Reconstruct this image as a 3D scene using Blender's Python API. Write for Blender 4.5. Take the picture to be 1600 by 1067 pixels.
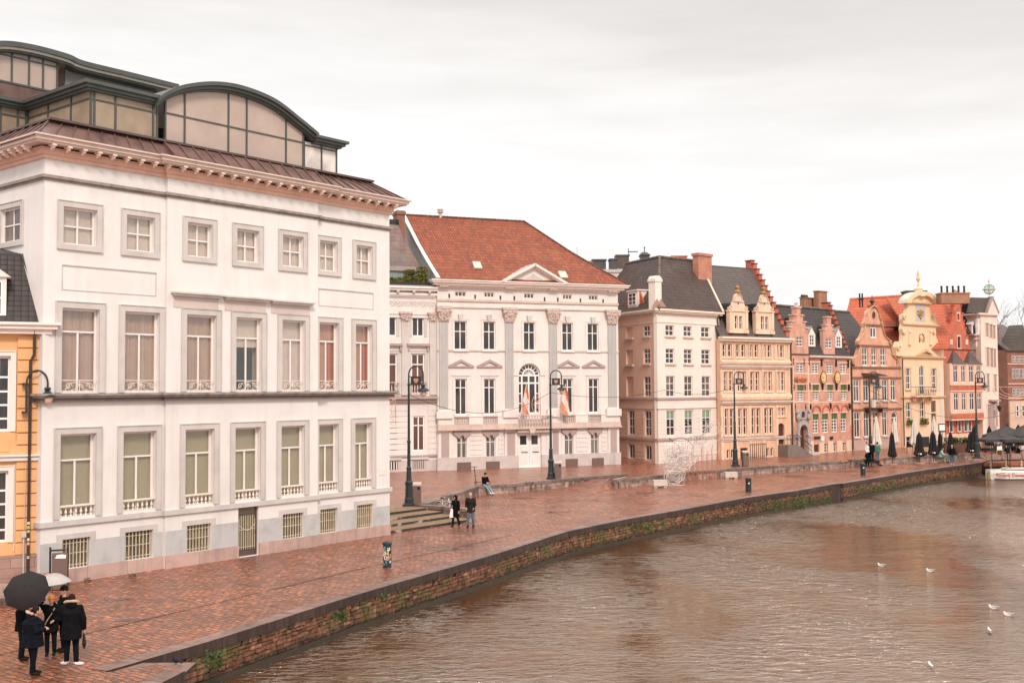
import bpy, bmesh, math, random
from mathutils import Vector, Matrix
from mathutils.geometry import delaunay_2d_cdt
R = math.radians
PI = math.pi
rnd = random.Random(7)
for o in list(bpy.data.objects): bpy.data.objects.remove(o)
sc = bpy.context.scene
COL = sc.collection
# ---------------------------------------------------------------- camera
FPX = 1700.0; EYE = 7.2
camd = bpy.data.cameras.new('camera'); cam = bpy.data.objects.new('camera', camd); COL.objects.link(cam)
camd.sensor_width = 36; camd.lens = FPX/1600*36; camd.clip_end = 3000; camd.clip_start = .3
CM = Matrix.Rotation(PI/2+R(2.475), 4, 'X') @ Matrix.Rotation(-.006, 4, 'Z')
cam.matrix_world = Matrix.Translation((0, 0, EYE)) @ CM
sc.camera = cam
# ---------------------------------------------------------------- world: bright overcast over a faint clear sky
SUN_AZ, SUN_EL = 166, 40
w = bpy.data.worlds.new('World'); sc.world = w; w.use_nodes = True
nt = w.node_tree; N = nt.nodes; Lk = nt.links; N.clear()
out = N.new('ShaderNodeOutputWorld'); bg = N.new('ShaderNodeBackground'); bg.inputs[1].default_value = .1
sky = N.new('ShaderNodeTexSky'); sky.sky_type = 'NISHITA'; sky.sun_disc = False
sky.sun_elevation = R(SUN_EL); sky.sun_rotation = R(SUN_AZ)
tc = N.new('ShaderNodeTexCoord'); sp = N.new('ShaderNodeSeparateXYZ'); Lk.new(tc.outputs['Generated'], sp.inputs[0])
mp = N.new('ShaderNodeMapping'); mp.inputs['Scale'].default_value = (1.4, 1.4, 9); mp.inputs['Location'].default_value = (.35, .1, .12)
Lk.new(tc.outputs['Generated'], mp.inputs[0])
nz = N.new('ShaderNodeTexNoise'); nz.inputs['Scale'].default_value = 1.6; nz.inputs['Detail'].default_value = 6; nz.inputs['Roughness'].default_value = .5
Lk.new(mp.outputs[0], nz.inputs[0])
# elevation ramp (sine of elevation) wobbled by the cloud noise
ad = N.new('ShaderNodeMath'); ad.operation = 'MULTIPLY_ADD'; ad.inputs[1].default_value = .15; Lk.new(nz.outputs[0], ad.inputs[0]); Lk.new(sp.outputs[2], ad.inputs[2])
ad2 = N.new('ShaderNodeMath'); ad2.operation = 'MULTIPLY_ADD'; ad2.inputs[1].default_value = .10; Lk.new(sp.outputs[0], ad2.inputs[0]); Lk.new(ad.outputs[0], ad2.inputs[2])
rp = N.new('ShaderNodeValToRGB'); Lk.new(ad2.outputs[0], rp.inputs[0])
e = rp.color_ramp.elements
e[0].position = 0.0; e[0].color = (.98, .96, .945, 1)
e[1].position = 1.0; e[1].color = (1.75, 1.7, 1.66, 1)
for p, c in ((.17, (.995, .978, .968)), (.27, (1.03, 1.01, 1.0)), (.335, (.96, .935, .915)), (.395, (.80, .765, .74)), (.47, (.74, .70, .675)), (.62, (1.55, 1.49, 1.45))):
    k = e.new(p); k.color = (*c, 1)
nz2 = N.new('ShaderNodeTexNoise'); nz2.inputs['Scale'].default_value = 3.4; nz2.inputs['Detail'].default_value = 7; nz2.inputs['Roughness'].default_value = .55; Lk.new(mp.outputs[0], nz2.inputs[0])
mr = N.new('ShaderNodeMapRange'); mr.inputs[1].default_value = .38; mr.inputs[2].default_value = .62; mr.inputs[3].default_value = 9.3; mr.inputs[4].default_value = 10.0; Lk.new(nz2.outputs[0], mr.inputs[0])
sc10 = N.new('ShaderNodeVectorMath'); sc10.operation = 'SCALE'; Lk.new(mr.outputs[0], sc10.inputs['Scale']); Lk.new(rp.outputs[0], sc10.inputs[0])
sc1 = N.new('ShaderNodeVectorMath'); sc1.operation = 'SCALE'; sc1.inputs['Scale'].default_value = .02; Lk.new(sky.outputs[0], sc1.inputs[0])
av = N.new('ShaderNodeVectorMath'); Lk.new(sc10.outputs[0], av.inputs[0]); Lk.new(sc1.outputs[0], av.inputs[1])
Lk.new(av.outputs[0], bg.inputs[0]); Lk.new(bg.outputs[0], out.inputs[0])
sl = bpy.data.lights.new('sun', 'SUN'); sl.energy = 2.3; sl.angle = R(11); sl.color = (1, .90, .80)
so = bpy.data.objects.new('sun', sl); COL.objects.link(so)
az = R(SUN_AZ); sd = Vector((math.sin(az)*math.cos(R(SUN_EL)), math.cos(az)*math.cos(R(SUN_EL)), math.sin(R(SUN_EL))))
so.rotation_euler = sd.to_track_quat('Z', 'Y').to_euler(); so.location = (30, -20, 60)
sc.view_settings.view_transform = 'Standard'; sc.view_settings.look = 'None'
sc.view_settings.exposure = 0.08; sc.view_settings.gamma = 1
# ---------------------------------------------------------------- pixel of the photograph (1600 wide) to world
M3 = CM.to_3x3()
def ray(px, py): return M3 @ Vector(((px-800)/FPX, (533.5-py)/FPX, -1))
def gp(px, py, z=0.0):
    d = ray(px, py); t = (z-EYE)/d.z
    return Vector((d.x*t, d.y*t, z))
def at(px, py, Y):
    d = ray(px, py); t = Y/d.y
    return Vector((d.x*t, Y, EYE+d.z*t))
# ---------------------------------------------------------------- materials
MATS = {}
def nodes(name):
    m = bpy.data.materials.new(name); m.use_nodes = True
    n = m.node_tree.nodes; l = m.node_tree.links
    return m, n, l, n['Principled BSDF']
def s2l(c):
    return tuple(((x/255)/12.92 if x/255 <= .04045 else ((x/255+.055)/1.055)**2.4) for x in c)
def ramp(n, l, src, stops):
    r = n.new('ShaderNodeValToRGB'); l.new(src, r.inputs[0]); e = r.color_ramp.elements
    e[0].position, e[0].color = stops[0][0], (*stops[0][1], 1)
    e[1].position, e[1].color = stops[-1][0], (*stops[-1][1], 1)
    for p, c in stops[1:-1]:
        k = e.new(p); k.color = (*c, 1)
    return r
def mix(n, l, a, b, fac, mode='MIX'):
    m = n.new('ShaderNodeMix'); m.data_type = 'RGBA'; m.blend_type = mode
    for s, v in ((m.inputs[0], fac), (m.inputs[6], a), (m.inputs[7], b)):
        if hasattr(v, 'links') or hasattr(v, 'is_linked'): l.new(v, s)
        elif isinstance(v, (int, float)): s.default_value = v
        else: s.default_value = (*v, 1)
    return m.outputs[2]
def mth(n, l, op, a, b=None, c=None):
    m = n.new('ShaderNodeMath'); m.operation = op
    for i, v in enumerate((a, b, c)):
        if v is None: continue
        if hasattr(v, 'is_linked'): l.new(v, m.inputs[i])
        else: m.inputs[i].default_value = v
    return m.outputs[0]
def noise(n, l, vec, scale, detail=4, rough=.55, sx=(1, 1, 1), dist=0):
    mpn = n.new('ShaderNodeMapping'); mpn.inputs['Scale'].default_value = sx; l.new(vec, mpn.inputs[0])
    z = n.new('ShaderNodeTexNoise'); z.inputs['Scale'].default_value = scale; z.inputs['Detail'].default_value = detail
    z.inputs['Roughness'].default_value = rough; z.inputs['Distortion'].default_value = dist; l.new(mpn.outputs[0], z.inputs[0])
    return z.outputs[0]
def bumpn(n, l, h, strength, dist, bsdf, prev=None):
    b = n.new('ShaderNodeBump'); b.inputs['Strength'].default_value = strength; b.inputs['Distance'].default_value = dist
    l.new(h, b.inputs['Height'])
    if prev is not None: l.new(prev, b.inputs['Normal'])
    l.new(b.outputs[0], bsdf.inputs['Normal']); return b.outputs[0]
def mat(name, c, rough=.6, var=.12, scale=1.2, streak=0.0, bump=.0, metal=0, dirt=None, island=0.0, spec=None, coat=0):
    """plain procedural surface: tone noise, vertical rain streaks, optional grime colour"""
    if name in MATS: return MATS[name]
    m, n, l, b = nodes(name); g = n.new('ShaderNodeNewGeometry'); P = g.outputs['Position']
    dk = tuple(x*(1-var*1.3) for x in c); lt = tuple(min(1, x*(1+var*.5)) for x in c)
    z = noise(n, l, P, scale, 7, .6)
    col = ramp(n, l, z, ((.3, dk), (.5, c), (.72, lt))).outputs[0]
    if streak:
        s = noise(n, l, P, 2.2, 5, .65, (1, 1, .12))
        f = mth(n, l, 'MULTIPLY', ramp(n, l, s, ((.5, (0, 0, 0)), (.78, (1, 1, 1)))).outputs[0], streak)
        col = mix(n, l, col, dirt or tuple(x*.45 for x in c), f)
    if island:
        rr = ramp(n, l, g.outputs['Random Per Island'], ((0, (1-island,)*3), (1, (1+island*.4,)*3))).outputs[0]
        col = mix(n, l, col, rr, 1.0, 'MULTIPLY')
    l.new(col, b.inputs['Base Color']); b.inputs['Roughness'].default_value = rough; b.inputs['Metallic'].default_value = metal; b.inputs['Specular IOR Level'].default_value = .35
    if spec is not None: b.inputs['Specular IOR Level'].default_value = spec
    if coat: b.inputs['Coat Weight'].default_value = coat
    if bump:
        bumpn(n, l, noise(n, l, P, 18, 6, .65), bump, .02, b)
    MATS[name] = m; return m
def xzvec(n, l, sx=1, sz=1):
    t = n.new('ShaderNodeTexCoord'); s = n.new('ShaderNodeSeparateXYZ'); l.new(t.outputs['Object'], s.inputs[0])
    c = n.new('ShaderNodeCombineXYZ'); l.new(mth(n, l, 'MULTIPLY', s.outputs[0], sx), c.inputs[0]); l.new(mth(n, l, 'MULTIPLY', s.outputs[2], sz), c.inputs[1])
    return c.outputs[0], s
def brickmat(name, c1, c2, mortar, bw=.22, bh=.075, ms=.012, rough=.75, streak=.3, dirt=(.12, .08, .06), squash=1):
    if name in MATS: return MATS[name]
    m, n, l, b = nodes(name); v, _ = xzvec(n, l)
    br = n.new('ShaderNodeTexBrick'); l.new(v, br.inputs['Vector'])
    br.inputs['Scale'].default_value = 1; br.inputs['Brick Width'].default_value = bw; br.inputs['Row Height'].default_value = bh
    br.inputs['Mortar Size'].default_value = ms; br.inputs['Color1'].default_value = (*c1, 1); br.inputs['Color2'].default_value = (*c2, 1)
    br.inputs['Mortar'].default_value = (*mortar, 1); br.inputs['Bias'].default_value = 0
    g = n.new('ShaderNodeNewGeometry'); P = g.outputs['Position']
    z = noise(n, l, P, 1.1, 6, .6)
    col = mix(n, l, br.outputs[0], ramp(n, l, z, ((.3, (.72, .7, .7)), (.7, (1.15, 1.12, 1.1)))).outputs[0], 1.0, 'MULTIPLY')
    s = noise(n, l, P, 1.8, 5, .65, (1, 1, .15))
    col = mix(n, l, col, dirt, mth(n, l, 'MULTIPLY', ramp(n, l, s, ((.52, (0, 0, 0)), (.8, (1, 1, 1)))).outputs[0], streak))
    l.new(col, b.inputs['Base Color']); b.inputs['Roughness'].default_value = rough
    bumpn(n, l, br.outputs['Fac'], -.4, .01, b)
    MATS[name] = m; return m
def tilemat(name, c1, c2, c3, tw=.24, th=.3, rough=.6, amp=.05, moss=None):
    """pantiles: rolls along x, courses along the slope"""
    if name in MATS: return MATS[name]
    m, n, l, b = nodes(name); v, s = xzvec(n, l)
    br = n.new('ShaderNodeTexBrick'); l.new(v, br.inputs['Vector']); br.offset = 0
    br.inputs['Scale'].default_value = 1; br.inputs['Brick Width'].default_value = tw; br.inputs['Row Height'].default_value = th
    br.inputs['Mortar Size'].default_value = .018; br.inputs['Color1'].default_value = (*c1, 1); br.inputs['Color2'].default_value = (*c2, 1)
    br.inputs['Mortar'].default_value = (*[x*.3 for x in c1], 1)
    g = n.new('ShaderNodeNewGeometry'); P = g.outputs['Position']
    z = noise(n, l, P, .9, 7, .65)
    col = mix(n, l, br.outputs[0], c3, ramp(n, l, z, ((.42, (0, 0, 0)), (.7, (.8, .8, .8)))).outputs[0])
    if moss:
        z2 = noise(n, l, P, .35, 8, .7)
        col = mix(n, l, col, moss, ramp(n, l, z2, ((.55, (0, 0, 0)), (.75, (.6, .6, .6)))).outputs[0])
    wx = mth(n, l, 'ABSOLUTE', mth(n, l, 'SINE', mth(n, l, 'MULTIPLY', s.outputs[0], PI/tw)))
    wz = mth(n, l, 'FRACT', mth(n, l, 'MULTIPLY', s.outputs[2], -1/th))
    h = mth(n, l, 'ADD', wx, mth(n, l, 'MULTIPLY', wz, 1.0))
    l.new(col, b.inputs['Base Color']); b.inputs['Roughness'].default_value = rough; b.inputs['Specular IOR Level'].default_value = .22
    bumpn(n, l, h, .9, amp, b)
    MATS[name] = m; return m
stucco = mat('white_stucco', (.72, .672, .648), .85, .06, .6, .3, .12, dirt=(.50, .43, .39), spec=.25)
stucco_grey = mat('grey_plaster_patch', (.47, .455, .445), .85, .16, 1.3, .3, .2)
stone_grey = mat('grey_stone', (.55, .50, .47), .75, .10, 1.0, .25, .15)
stone_palace = mat('palace_stone', (.72, .655, .615), .8, .06, .8, .34, .12, dirt=(.50, .38, .32), spec=.25)
stone_warm = mat('warm_stone', (.60, .465, .40), .75, .12, .9, .4, .15, dirt=(.30, .17, .12))
stone_taupe = mat('taupe_stone', (.40, .30, .27), .75, .1, 1, .25, .1)
corn_pink = mat('pink_cornice', (.70, .43, .325), .7, .1, 1.2, .4, .1, dirt=(.40, .20, .14))
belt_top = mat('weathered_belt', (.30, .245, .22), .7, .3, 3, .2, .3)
belt_dark = mat('brown_belt_moulding', (.16, .125, .11), .7, .15, 3)  # brown lower moulding of the belt
plinth_pink = mat('pink_granite_plinth', (.50, .335, .29), .7, .12, 2.0, .45, .2, island=.14, dirt=(.16, .11, .09))
cream_frame = mat('cream_painted_wood', (.77, .69, .645), .5, .04, 3)
white_frame = mat('white_painted_wood', (.80, .77, .745), .45, .03, 3)
copper = mat('brown_copper', (.155, .085, .07), .36, .35, 1.6, .5, .1, metal=0, dirt=(.03, .028, .028))
zinc = mat('grey_green_metal', (.088, .092, .084), .45, .12, 2, .2, 0, metal=.2)
zinc_l = mat('pale_metal_soffit', (.58, .52, .42), .5, .08, 2)
slate = tilemat('slate_roof', (.05, .040, .036), (.066, .054, .049), (.04, .033, .030), .25, .2, .5, .012)
slate_l = tilemat('grey_slate', (.115, .092, .082), (.14, .115, .103), (.085, .068, .062), .28, .22, .55, .01)
tile_red = tilemat('red_roof_tiles', (.38, .10, .045), (.25, .062, .032), (.16, .05, .03), .24, .3, .65, .06, moss=(.34, .15, .06))
tile_dark = tilemat('dark_glazed_tiles', (.082, .052, .042), (.058, .037, .03), (.098, .066, .054), .26, .32, .5, .06)
tile_orange = tilemat('orange_roof_tiles', (.58, .15, .072), (.48, .115, .06), (.40, .10, .055), .26, .36, .6, .06)
tile_black = tilemat('black_roof_tiles', (.06, .046, .042), (.078, .062, .056), (.048, .038, .035), .26, .32, .45, .06)
yellow_st = mat('yellow_ochre_stucco', (.74, .395, .18), .8, .06, .8, .15, .1, dirt=(.5, .28, .14))
cream_y = mat('cream_yellow_stucco', (.78, .545, .36), .8, .06, .8, .3, .1, dirt=(.52, .33, .2))
shade_stucco = mat('shade_tinted_stucco', (.70, .45, .345), .8, .06, .6, .2, .1, dirt=(.5, .33, .25))  # cream stucco with the left face's shade painted into its colour
white_cb = mat('cream_stucco', (.76, .66, .59), .8, .05, .6, .15, .1, dirt=(.5, .42, .36))
beige_st = mat('beige_sandstone', (.71, .435, .29), .75, .12, 1.2, .5, .15, dirt=(.40, .17, .085))
beige_lt = mat('pale_sandstone', (.74, .53, .385), .75, .12, 1.2, .4, .15, dirt=(.40, .2, .12))
gilt = mat('ochre_gilded_stone', (.36, .20, .06), .6, .3, 6, .3, .3)
brick_pink = brickmat('pink_brick', (.64, .285, .195), (.56, .235, .16), (.62, .42, .33))
brick_or = brickmat('salmon_brick', (.72, .33, .205), (.62, .27, .165), (.64, .42, .32))
brick_red = brickmat('red_brick', (.60, .12, .06), (.48, .095, .05), (.50, .22, .15), ms=.008)
brick_dk = brickmat('dark_red_brick', (.27, .09, .06), (.22, .075, .05), (.30, .17, .12))
brick_ch = brickmat('weathered_chimney_brick', (.42, .16, .085), (.34, .18, .10), (.30, .2, .14), bw=.3, bh=.12, streak=.6)
green_sh = mat('green_shutter_paint', (.06, .12, .03), .45, .1, 3)
black_iron = mat('black_green_iron', (.018, .026, .028), .4, .2, 5, spec=.5)
iron = mat('dark_iron', (.03, .026, .026), .5, .2, 5)
white_iron = mat('white_painted_iron', (.72, .64, .58), .5, .1, 8)
brown_pipe = mat('brown_downpipe', (.055, .034, .028), .45, .2, 3)
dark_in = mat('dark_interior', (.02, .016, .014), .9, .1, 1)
curt_beige = mat('beige_curtain', (.62, .46, .37), .9, .10, 2)
curt_white = mat('pale_blind', (.80, .71, .64), .9, .08, 2)
curt_green = mat('sage_blind', (.55, .53, .39), .9, .05, 1)
curt_red = mat('rust_curtain', (.62, .17, .09), .9, .1, 2)
curt_or = mat('tan_curtain', (.68, .38, .25), .9, .1, 2)
door_brown = mat('dark_brown_door', (.085, .03, .02), .5, .2, 3)
white_door = mat('white_door_paint', (.80, .76, .73), .45, .03, 2)
box_brown = mat('taupe_bin_metal', (.165, .105, .088), .5, .1, 3)
concrete = mat('pale_concrete', (.55, .45, .38), .8, .1, 3, .2, .2)
foliage = mat('foliage', (.055, .085, .018), .7, .5, 6, island=.5)
foliage_y = mat('yellow_green_hedge', (.15, .135, .02), .7, .5, 6, island=.5)
blk = mat('black_cloth', (.012, .012, .014), .75, .3, 6, bump=.3)
canvas_b = mat('black_parasol_canvas', (.016, .014, .015), .8, .2, 4)
canvas_g = mat('charcoal_parasol_canvas', (.048, .042, .042), .75, .2, 2)
canvas_w = mat('cream_parasol_canvas', (.66, .60, .54), .8, .1, 3, .2)
# window glass: nearly opaque far panes and see-through near panes
def glassmat(name, c, rough=.06, wob=.25, curtain=None):
    m, n, l, b = nodes(name); g = n.new('ShaderNodeNewGeometry'); P = g.outputs['Position']
    z = noise(n, l, P, .9, 3, .5)
    c2 = curtain or tuple(x*1.8 for x in c)
    l.new(ramp(n, l, z, ((.40, c), (.68, c2))).outputs[0], b.inputs['Base Color'])
    b.inputs['Roughness'].default_value = rough; b.inputs['Specular IOR Level'].default_value = .6
    bumpn(n, l, noise(n, l, P, 1.5, 2), wob, .02, b)
    MATS[name] = m; return m
pane_dark = glassmat('dark_window_glass', (.022, .022, .026), curtain=(.075, .05, .04))
pane_brown = glassmat('brown_window_glass', (.10, .045, .032), curtain=(.15, .06, .04))
pane_mid = glassmat('grey_window_glass', (.07, .05, .043), curtain=(.19, .135, .11))
pane_green = glassmat('green_blind_glass', (.16, .26, .16), curtain=(.22, .34, .22))
pane_pent = glassmat('beige_blind_glass', (.42, .315, .265), .05, .2, curtain=(.47, .36, .30))
pane_teal = glassmat('teal_window_glass', (.20, .26, .24), curtain=(.32, .36, .32))
m, n, l, b = nodes('clear_glass'); n.remove(b)
tr = n.new('ShaderNodeBsdfTransparent'); tr.inputs[0].default_value = (.90, .88, .86, 1); gl = n.new('ShaderNodeBsdfGlossy'); gl.inputs['Roughness'].default_value = .03
g = n.new('ShaderNodeNewGeometry'); bn = n.new('ShaderNodeBump'); bn.inputs['Strength'].default_value = .25; bn.inputs['Distance'].default_value = .02
l.new(noise(n, l, g.outputs['Position'], 1.2, 2), bn.inputs['Height']); l.new(bn.outputs[0], gl.inputs['Normal'])
fr_ = n.new('ShaderNodeLayerWeight'); fr_.inputs['Blend'].default_value = .5
mx = n.new('ShaderNodeMixShader'); l.new(mth(n, l, 'MULTIPLY_ADD', mth(n, l, 'POWER', fr_.outputs['Facing'], 3.0), .6, .09), mx.inputs[0]); l.new(tr.outputs[0], mx.inputs[1]); l.new(gl.outputs[0], mx.inputs[2])
l.new(mx.outputs[0], n['Material Output'].inputs[0]); clear_glass = m
# ---------------------------------------------------------------- mesh builder
class MB:
    def __init__(s): s.v = []; s.f = []
    def add(s, vs, fs):
        k = len(s.v); s.v += [tuple(p) for p in vs]; s.f += [tuple(i+k for i in f) for f in fs]; return s
    def box(s, x0, x1, y0, y1, z0, z1):
        if x0 > x1: x0, x1 = x1, x0
        if y0 > y1: y0, y1 = y1, y0
        if z0 > z1: z0, z1 = z1, z0
        return s.add([(x0,y0,z0),(x1,y0,z0),(x1,y1,z0),(x0,y1,z0),(x0,y0,z1),(x1,y0,z1),(x1,y1,z1),(x0,y1,z1)],
                     [(0,3,2,1),(4,5,6,7),(0,1,5,4),(1,2,6,5),(2,3,7,6),(3,0,4,7)])
    def fru(s, x0, x1, y0, y1, z0, X0, X1, Y0, Y1, z1):
        return s.add([(x0,y0,z0),(x1,y0,z0),(x1,y1,z0),(x0,y1,z0),(X0,Y0,z1),(X1,Y0,z1),(X1,Y1,z1),(X0,Y1,z1)],
                     [(0,3,2,1),(4,5,6,7),(0,1,5,4),(1,2,6,5),(2,3,7,6),(3,0,4,7)])
    def prism(s, poly, y0, y1, holes=()):
        """polygon in x-z with holes, extruded from y0 (street side) to y1"""
        loops = [list(poly)]+[list(h) for h in holes]
        pts = []; edges = []
        for lp in loops:
            k = len(pts); pts += [Vector(p) for p in lp]; edges += [(k+i, k+(i+1) % len(lp)) for i in range(len(lp))]
        V, E, Fc, *_ = delaunay_2d_cdt(pts, edges, [], 0, 1e-5)
        def inside(p, lp):
            c = False; j = len(lp)-1
            for i in range(len(lp)):
                a, b_ = lp[i], lp[j]
                if (a[1] > p[1]) != (b_[1] > p[1]) and p[0] < (b_[0]-a[0])*(p[1]-a[1])/(b_[1]-a[1])+a[0]: c = not c
                j = i
            return c
        keep = []
        for t in Fc:
            cx = sum(V[i][0] for i in t)/len(t); cz = sum(V[i][1] for i in t)/len(t)
            if inside((cx, cz), loops[0]) and not any(inside((cx, cz), h) for h in loops[1:]): keep.append(t)
        nv = len(V)
        s.add([(p[0], y0, p[1]) for p in V]+[(p[0], y1, p[1]) for p in V],
              [tuple(t) for t in keep]+[tuple(i+nv for i in reversed(t)) for t in keep])
        for li, lp in enumerate(loops):
            area = sum(lp[i][0]*lp[(i+1) % len(lp)][1]-lp[(i+1) % len(lp)][0]*lp[i][1] for i in range(len(lp)))
            L_ = lp if (area > 0) == (li == 0) else lp[::-1]
            q = len(L_)
            s.add([(p[0], y0, p[1]) for p in L_]+[(p[0], y1, p[1]) for p in L_],
                  [((i+1) % q, i, i+q, (i+1) % q+q) for i in range(q)])
        return s
    def prismz(s, poly, z0, z1):
        q = len(poly)
        area = sum(poly[i][0]*poly[(i+1) % q][1]-poly[(i+1) % q][0]*poly[i][1] for i in range(q))
        if area < 0: poly = poly[::-1]
        return s.add([(p[0], p[1], z0) for p in poly]+[(p[0], p[1], z1) for p in poly],
                     [tuple(range(q-1, -1, -1)), tuple(range(q, 2*q))]+[(i, (i+1) % q, (i+1) % q+q, i+q) for i in range(q)])
    def prismx(s, poly, x0, x1):
        """polygon in y-z extruded along x"""
        q = len(poly)
        return s.add([(x0, p[0], p[1]) for p in poly]+[(x1, p[0], p[1]) for p in poly],
                     [tuple(range(q)), tuple(range(2*q-1, q-1, -1))]+[((i+1) % q, i, i+q, (i+1) % q+q) for i in range(q)])
    def slab(s, pts, t=.12):
        """flat polygon in space given a thickness below it"""
        P = [Vector(p) for p in pts]; nn = (P[1]-P[0]).cross(P[2]-P[0]).normalized()
        if nn.z < 0: P = P[::-1]; nn = -nn
        q = len(P); Q = [p-nn*t for p in P]
        return s.add(P+Q, [tuple(range(q)), tuple(range(2*q-1, q-1, -1))]+[((i+1) % q, i, i+q, (i+1) % q+q) for i in range(q)])
    def tube(s, pts, r, n=8, closed=False):
        P = [Vector(p) for p in pts]; k = len(P); rs = r if isinstance(r, (list, tuple)) else [r]*k
        vs = []; up = None
        for i, p in enumerate(P):
            if closed: t = P[(i+1) % k]-P[i-1]
            else: t = P[min(i+1, k-1)]-P[max(i-1, 0)]
            t.normalize()
            if up is None:
                up = Vector((0, 0, 1)) if abs(t.z) < .9 else Vector((1, 0, 0))
            a = t.cross(up)
            if a.length < 1e-4: a = t.cross(Vector((0, 1, 0)))
            a.normalize(); b_ = a.cross(t).normalized(); up = b_
            for j in range(n):
                th = 2*PI*j/n; vs.append(p+(a*math.cos(th)+b_*math.sin(th))*rs[i])
        fs = []
        for i in range(k if closed else k-1):
            for j in range(n):
                a0 = i*n+j; a1 = i*n+(j+1) % n; b0 = ((i+1) % k)*n+j; b1 = ((i+1) % k)*n+(j+1) % n
                fs.append((a0, b0, b1, a1))
        if not closed: fs += [tuple(range(n)), tuple(range(k*n-1, (k-1)*n-1, -1))]
        return s.add(vs, fs)
    def lathe(s, prof, cx=0, cy=0, n=16, z0=0):
        k = len(prof); vs = [(cx+r*math.cos(2*PI*j/n), cy+r*math.sin(2*PI*j/n), z0+z) for r, z in prof for j in range(n)]
        fs = [(i*n+j, i*n+(j+1) % n, (i+1)*n+(j+1) % n, (i+1)*n+j) for i in range(k-1) for j in range(n)]
        fs += [tuple(range(n-1, -1, -1)), tuple(range((k-1)*n, k*n))]
        return s.add(vs, fs)
    def ball(s, c, r, n=12, m=8, rot=None):
        if not isinstance(r, (list, tuple)): r = (r, r, r)
        vs = []
        for i in range(1, m):
            ph = PI*i/m
            for j in range(n):
                th = 2*PI*j/n; vs.append(Vector((r[0]*math.sin(ph)*math.cos(th), r[1]*math.sin(ph)*math.sin(th), r[2]*math.cos(ph))))
        vs += [Vector((0, 0, r[2])), Vector((0, 0, -r[2]))]
        if rot: vs = [rot @ v for v in vs]
        vs = [v+Vector(c) for v in vs]; T = len(vs)-2
        fs = [(i*n+j, (i+1)*n+j, (i+1)*n+(j+1) % n, i*n+(j+1) % n) for i in range(m-2) for j in range(n)]
        fs += [(T, j, (j+1) % n) for j in range(n)]+[(T+1, (m-2)*n+(j+1) % n, (m-2)*n+j) for j in range(n)]
        return s.add(vs, fs)
    def mesh(s, name, m, smooth=False):
        me = bpy.data.meshes.new(name); me.from_pydata(s.v, [], s.f); me.materials.append(m)
        if smooth: me.shade_smooth()
        me.update(); return me
def link(name, me, parent=None, loc=(0, 0, 0), rot=0):
    o = bpy.data.objects.new(name, me); COL.objects.link(o); o.parent = parent; o.location = loc; o.rotation_euler = (0, 0, rot); return o
def tag(o, label, cat, group=None):
    o['label'] = label; o['category'] = cat
    if group: o['group'] = group
    return o
def thing(name, label, cat, loc=(0, 0, 0), rz=0, group=None):
    return tag(link(name, None, None, loc, rz), label, cat, group)
def struct(name, mb, m, smooth=False):
    o = link(name, mb.mesh(name, m, smooth)); o['kind'] = 'structure'; return o
def dup(root, loc, rz=0, label=None):
    r = root.copy(); COL.objects.link(r); r.location = loc; r.rotation_euler = (0, 0, rz)
    if label: r['label'] = label
    for ch in list(root.children):
        c = ch.copy(); COL.objects.link(c); c.parent = r
        for g_ in list(ch.children):
            d = g_.copy(); COL.objects.link(d); d.parent = c
    return r
# ---------------------------------------------------------------- facade frames
class Frame:
    """x along the facade, y into the building, z up; can turn photo pixels into facade coordinates"""
    def __init__(s, root, O, ang, R0=None):
        s.root = root; s.O = Vector(O); s.ang = ang; s.M = Matrix.Translation(s.O) @ Matrix.Rotation(ang, 4, 'Z')
        s.R0 = R0 or s.M; s.rel = s.R0.inverted() @ s.M
        s.U = Vector((math.cos(ang), math.sin(ang), 0)); s.Nn = Vector((-math.sin(ang), math.cos(ang), 0))
    def sub(s, x, y, z, dang):
        return Frame(s.root, s.M @ Vector((x, y, z)), s.ang+dang, s.R0)
    def L(s, px, py, y=0):
        d = ray(px, py); C_ = Vector((0, 0, EYE)); t = (y-(C_-s.O).dot(s.Nn))/d.dot(s.Nn)
        p = C_+d*t; return (p-s.O).dot(s.U), p.z-s.O.z
    def at_x(s, px, py, x):
        """point of the pixel's ray on the plane x = const: returns (y, z)"""
        d = ray(px, py); C_ = Vector((0, 0, EYE)); t = (x-(C_-s.O).dot(s.U))/d.dot(s.U)
        p = C_+d*t; return (p-s.O).dot(s.Nn), p.z-s.O.z
    def cols(s, py, prs, y=0): return [(s.L(a, py, y)[0], s.L(b_, py, y)[0]) for a, b_ in prs]
    def rows(s, px, prs, y=0): return [(s.L(px, b_, y)[1], s.L(px, a, y)[1]) for a, b_ in prs]
    def u(s, px, py, y=0): return s.L(px, py, y)[0]
    def z(s, px, py, y=0): return s.L(px, py, y)[1]
    def P(s, pts, y=0): return [s.L(a, b_, y) for a, b_ in pts]
    def put(s, name, mb, m, loc=(0, 0, 0), parent=None, smooth=False):
        me = mb if isinstance(mb, bpy.types.Mesh) else mb.mesh(name, m, smooth)
        o = bpy.data.objects.new(name, me); COL.objects.link(o)
        if parent is not None:
            o.parent = parent; o.location = loc
        else:
            o.parent = s.root; o.matrix_local = s.rel @ Matrix.Translation(loc)
        return o
def building(name, label, cat, a, b_, z0, group=None):
    A = gp(*a, z0); B_ = gp(*b_, z0); ang = math.atan2(B_.y-A.y, B_.x-A.x)
    r = thing(name, label, cat, A, ang, group); f = Frame(r, A, ang); f.len = (B_-A).length
    return f
def rect(u0, z0, u1, z1): return [(u0, z0), (u1, z0), (u1, z1), (u0, z1)]
def archp(u0, z0, u1, z1, n=10):
    r = (u1-u0)/2; c = (u0+u1)/2
    return [(u0, z0), (u1, z0)]+[(c+r*math.cos(PI*i/n), z1-r+r*math.sin(PI*i/n)) for i in range(n+1)]
CACHE = {}
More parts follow.
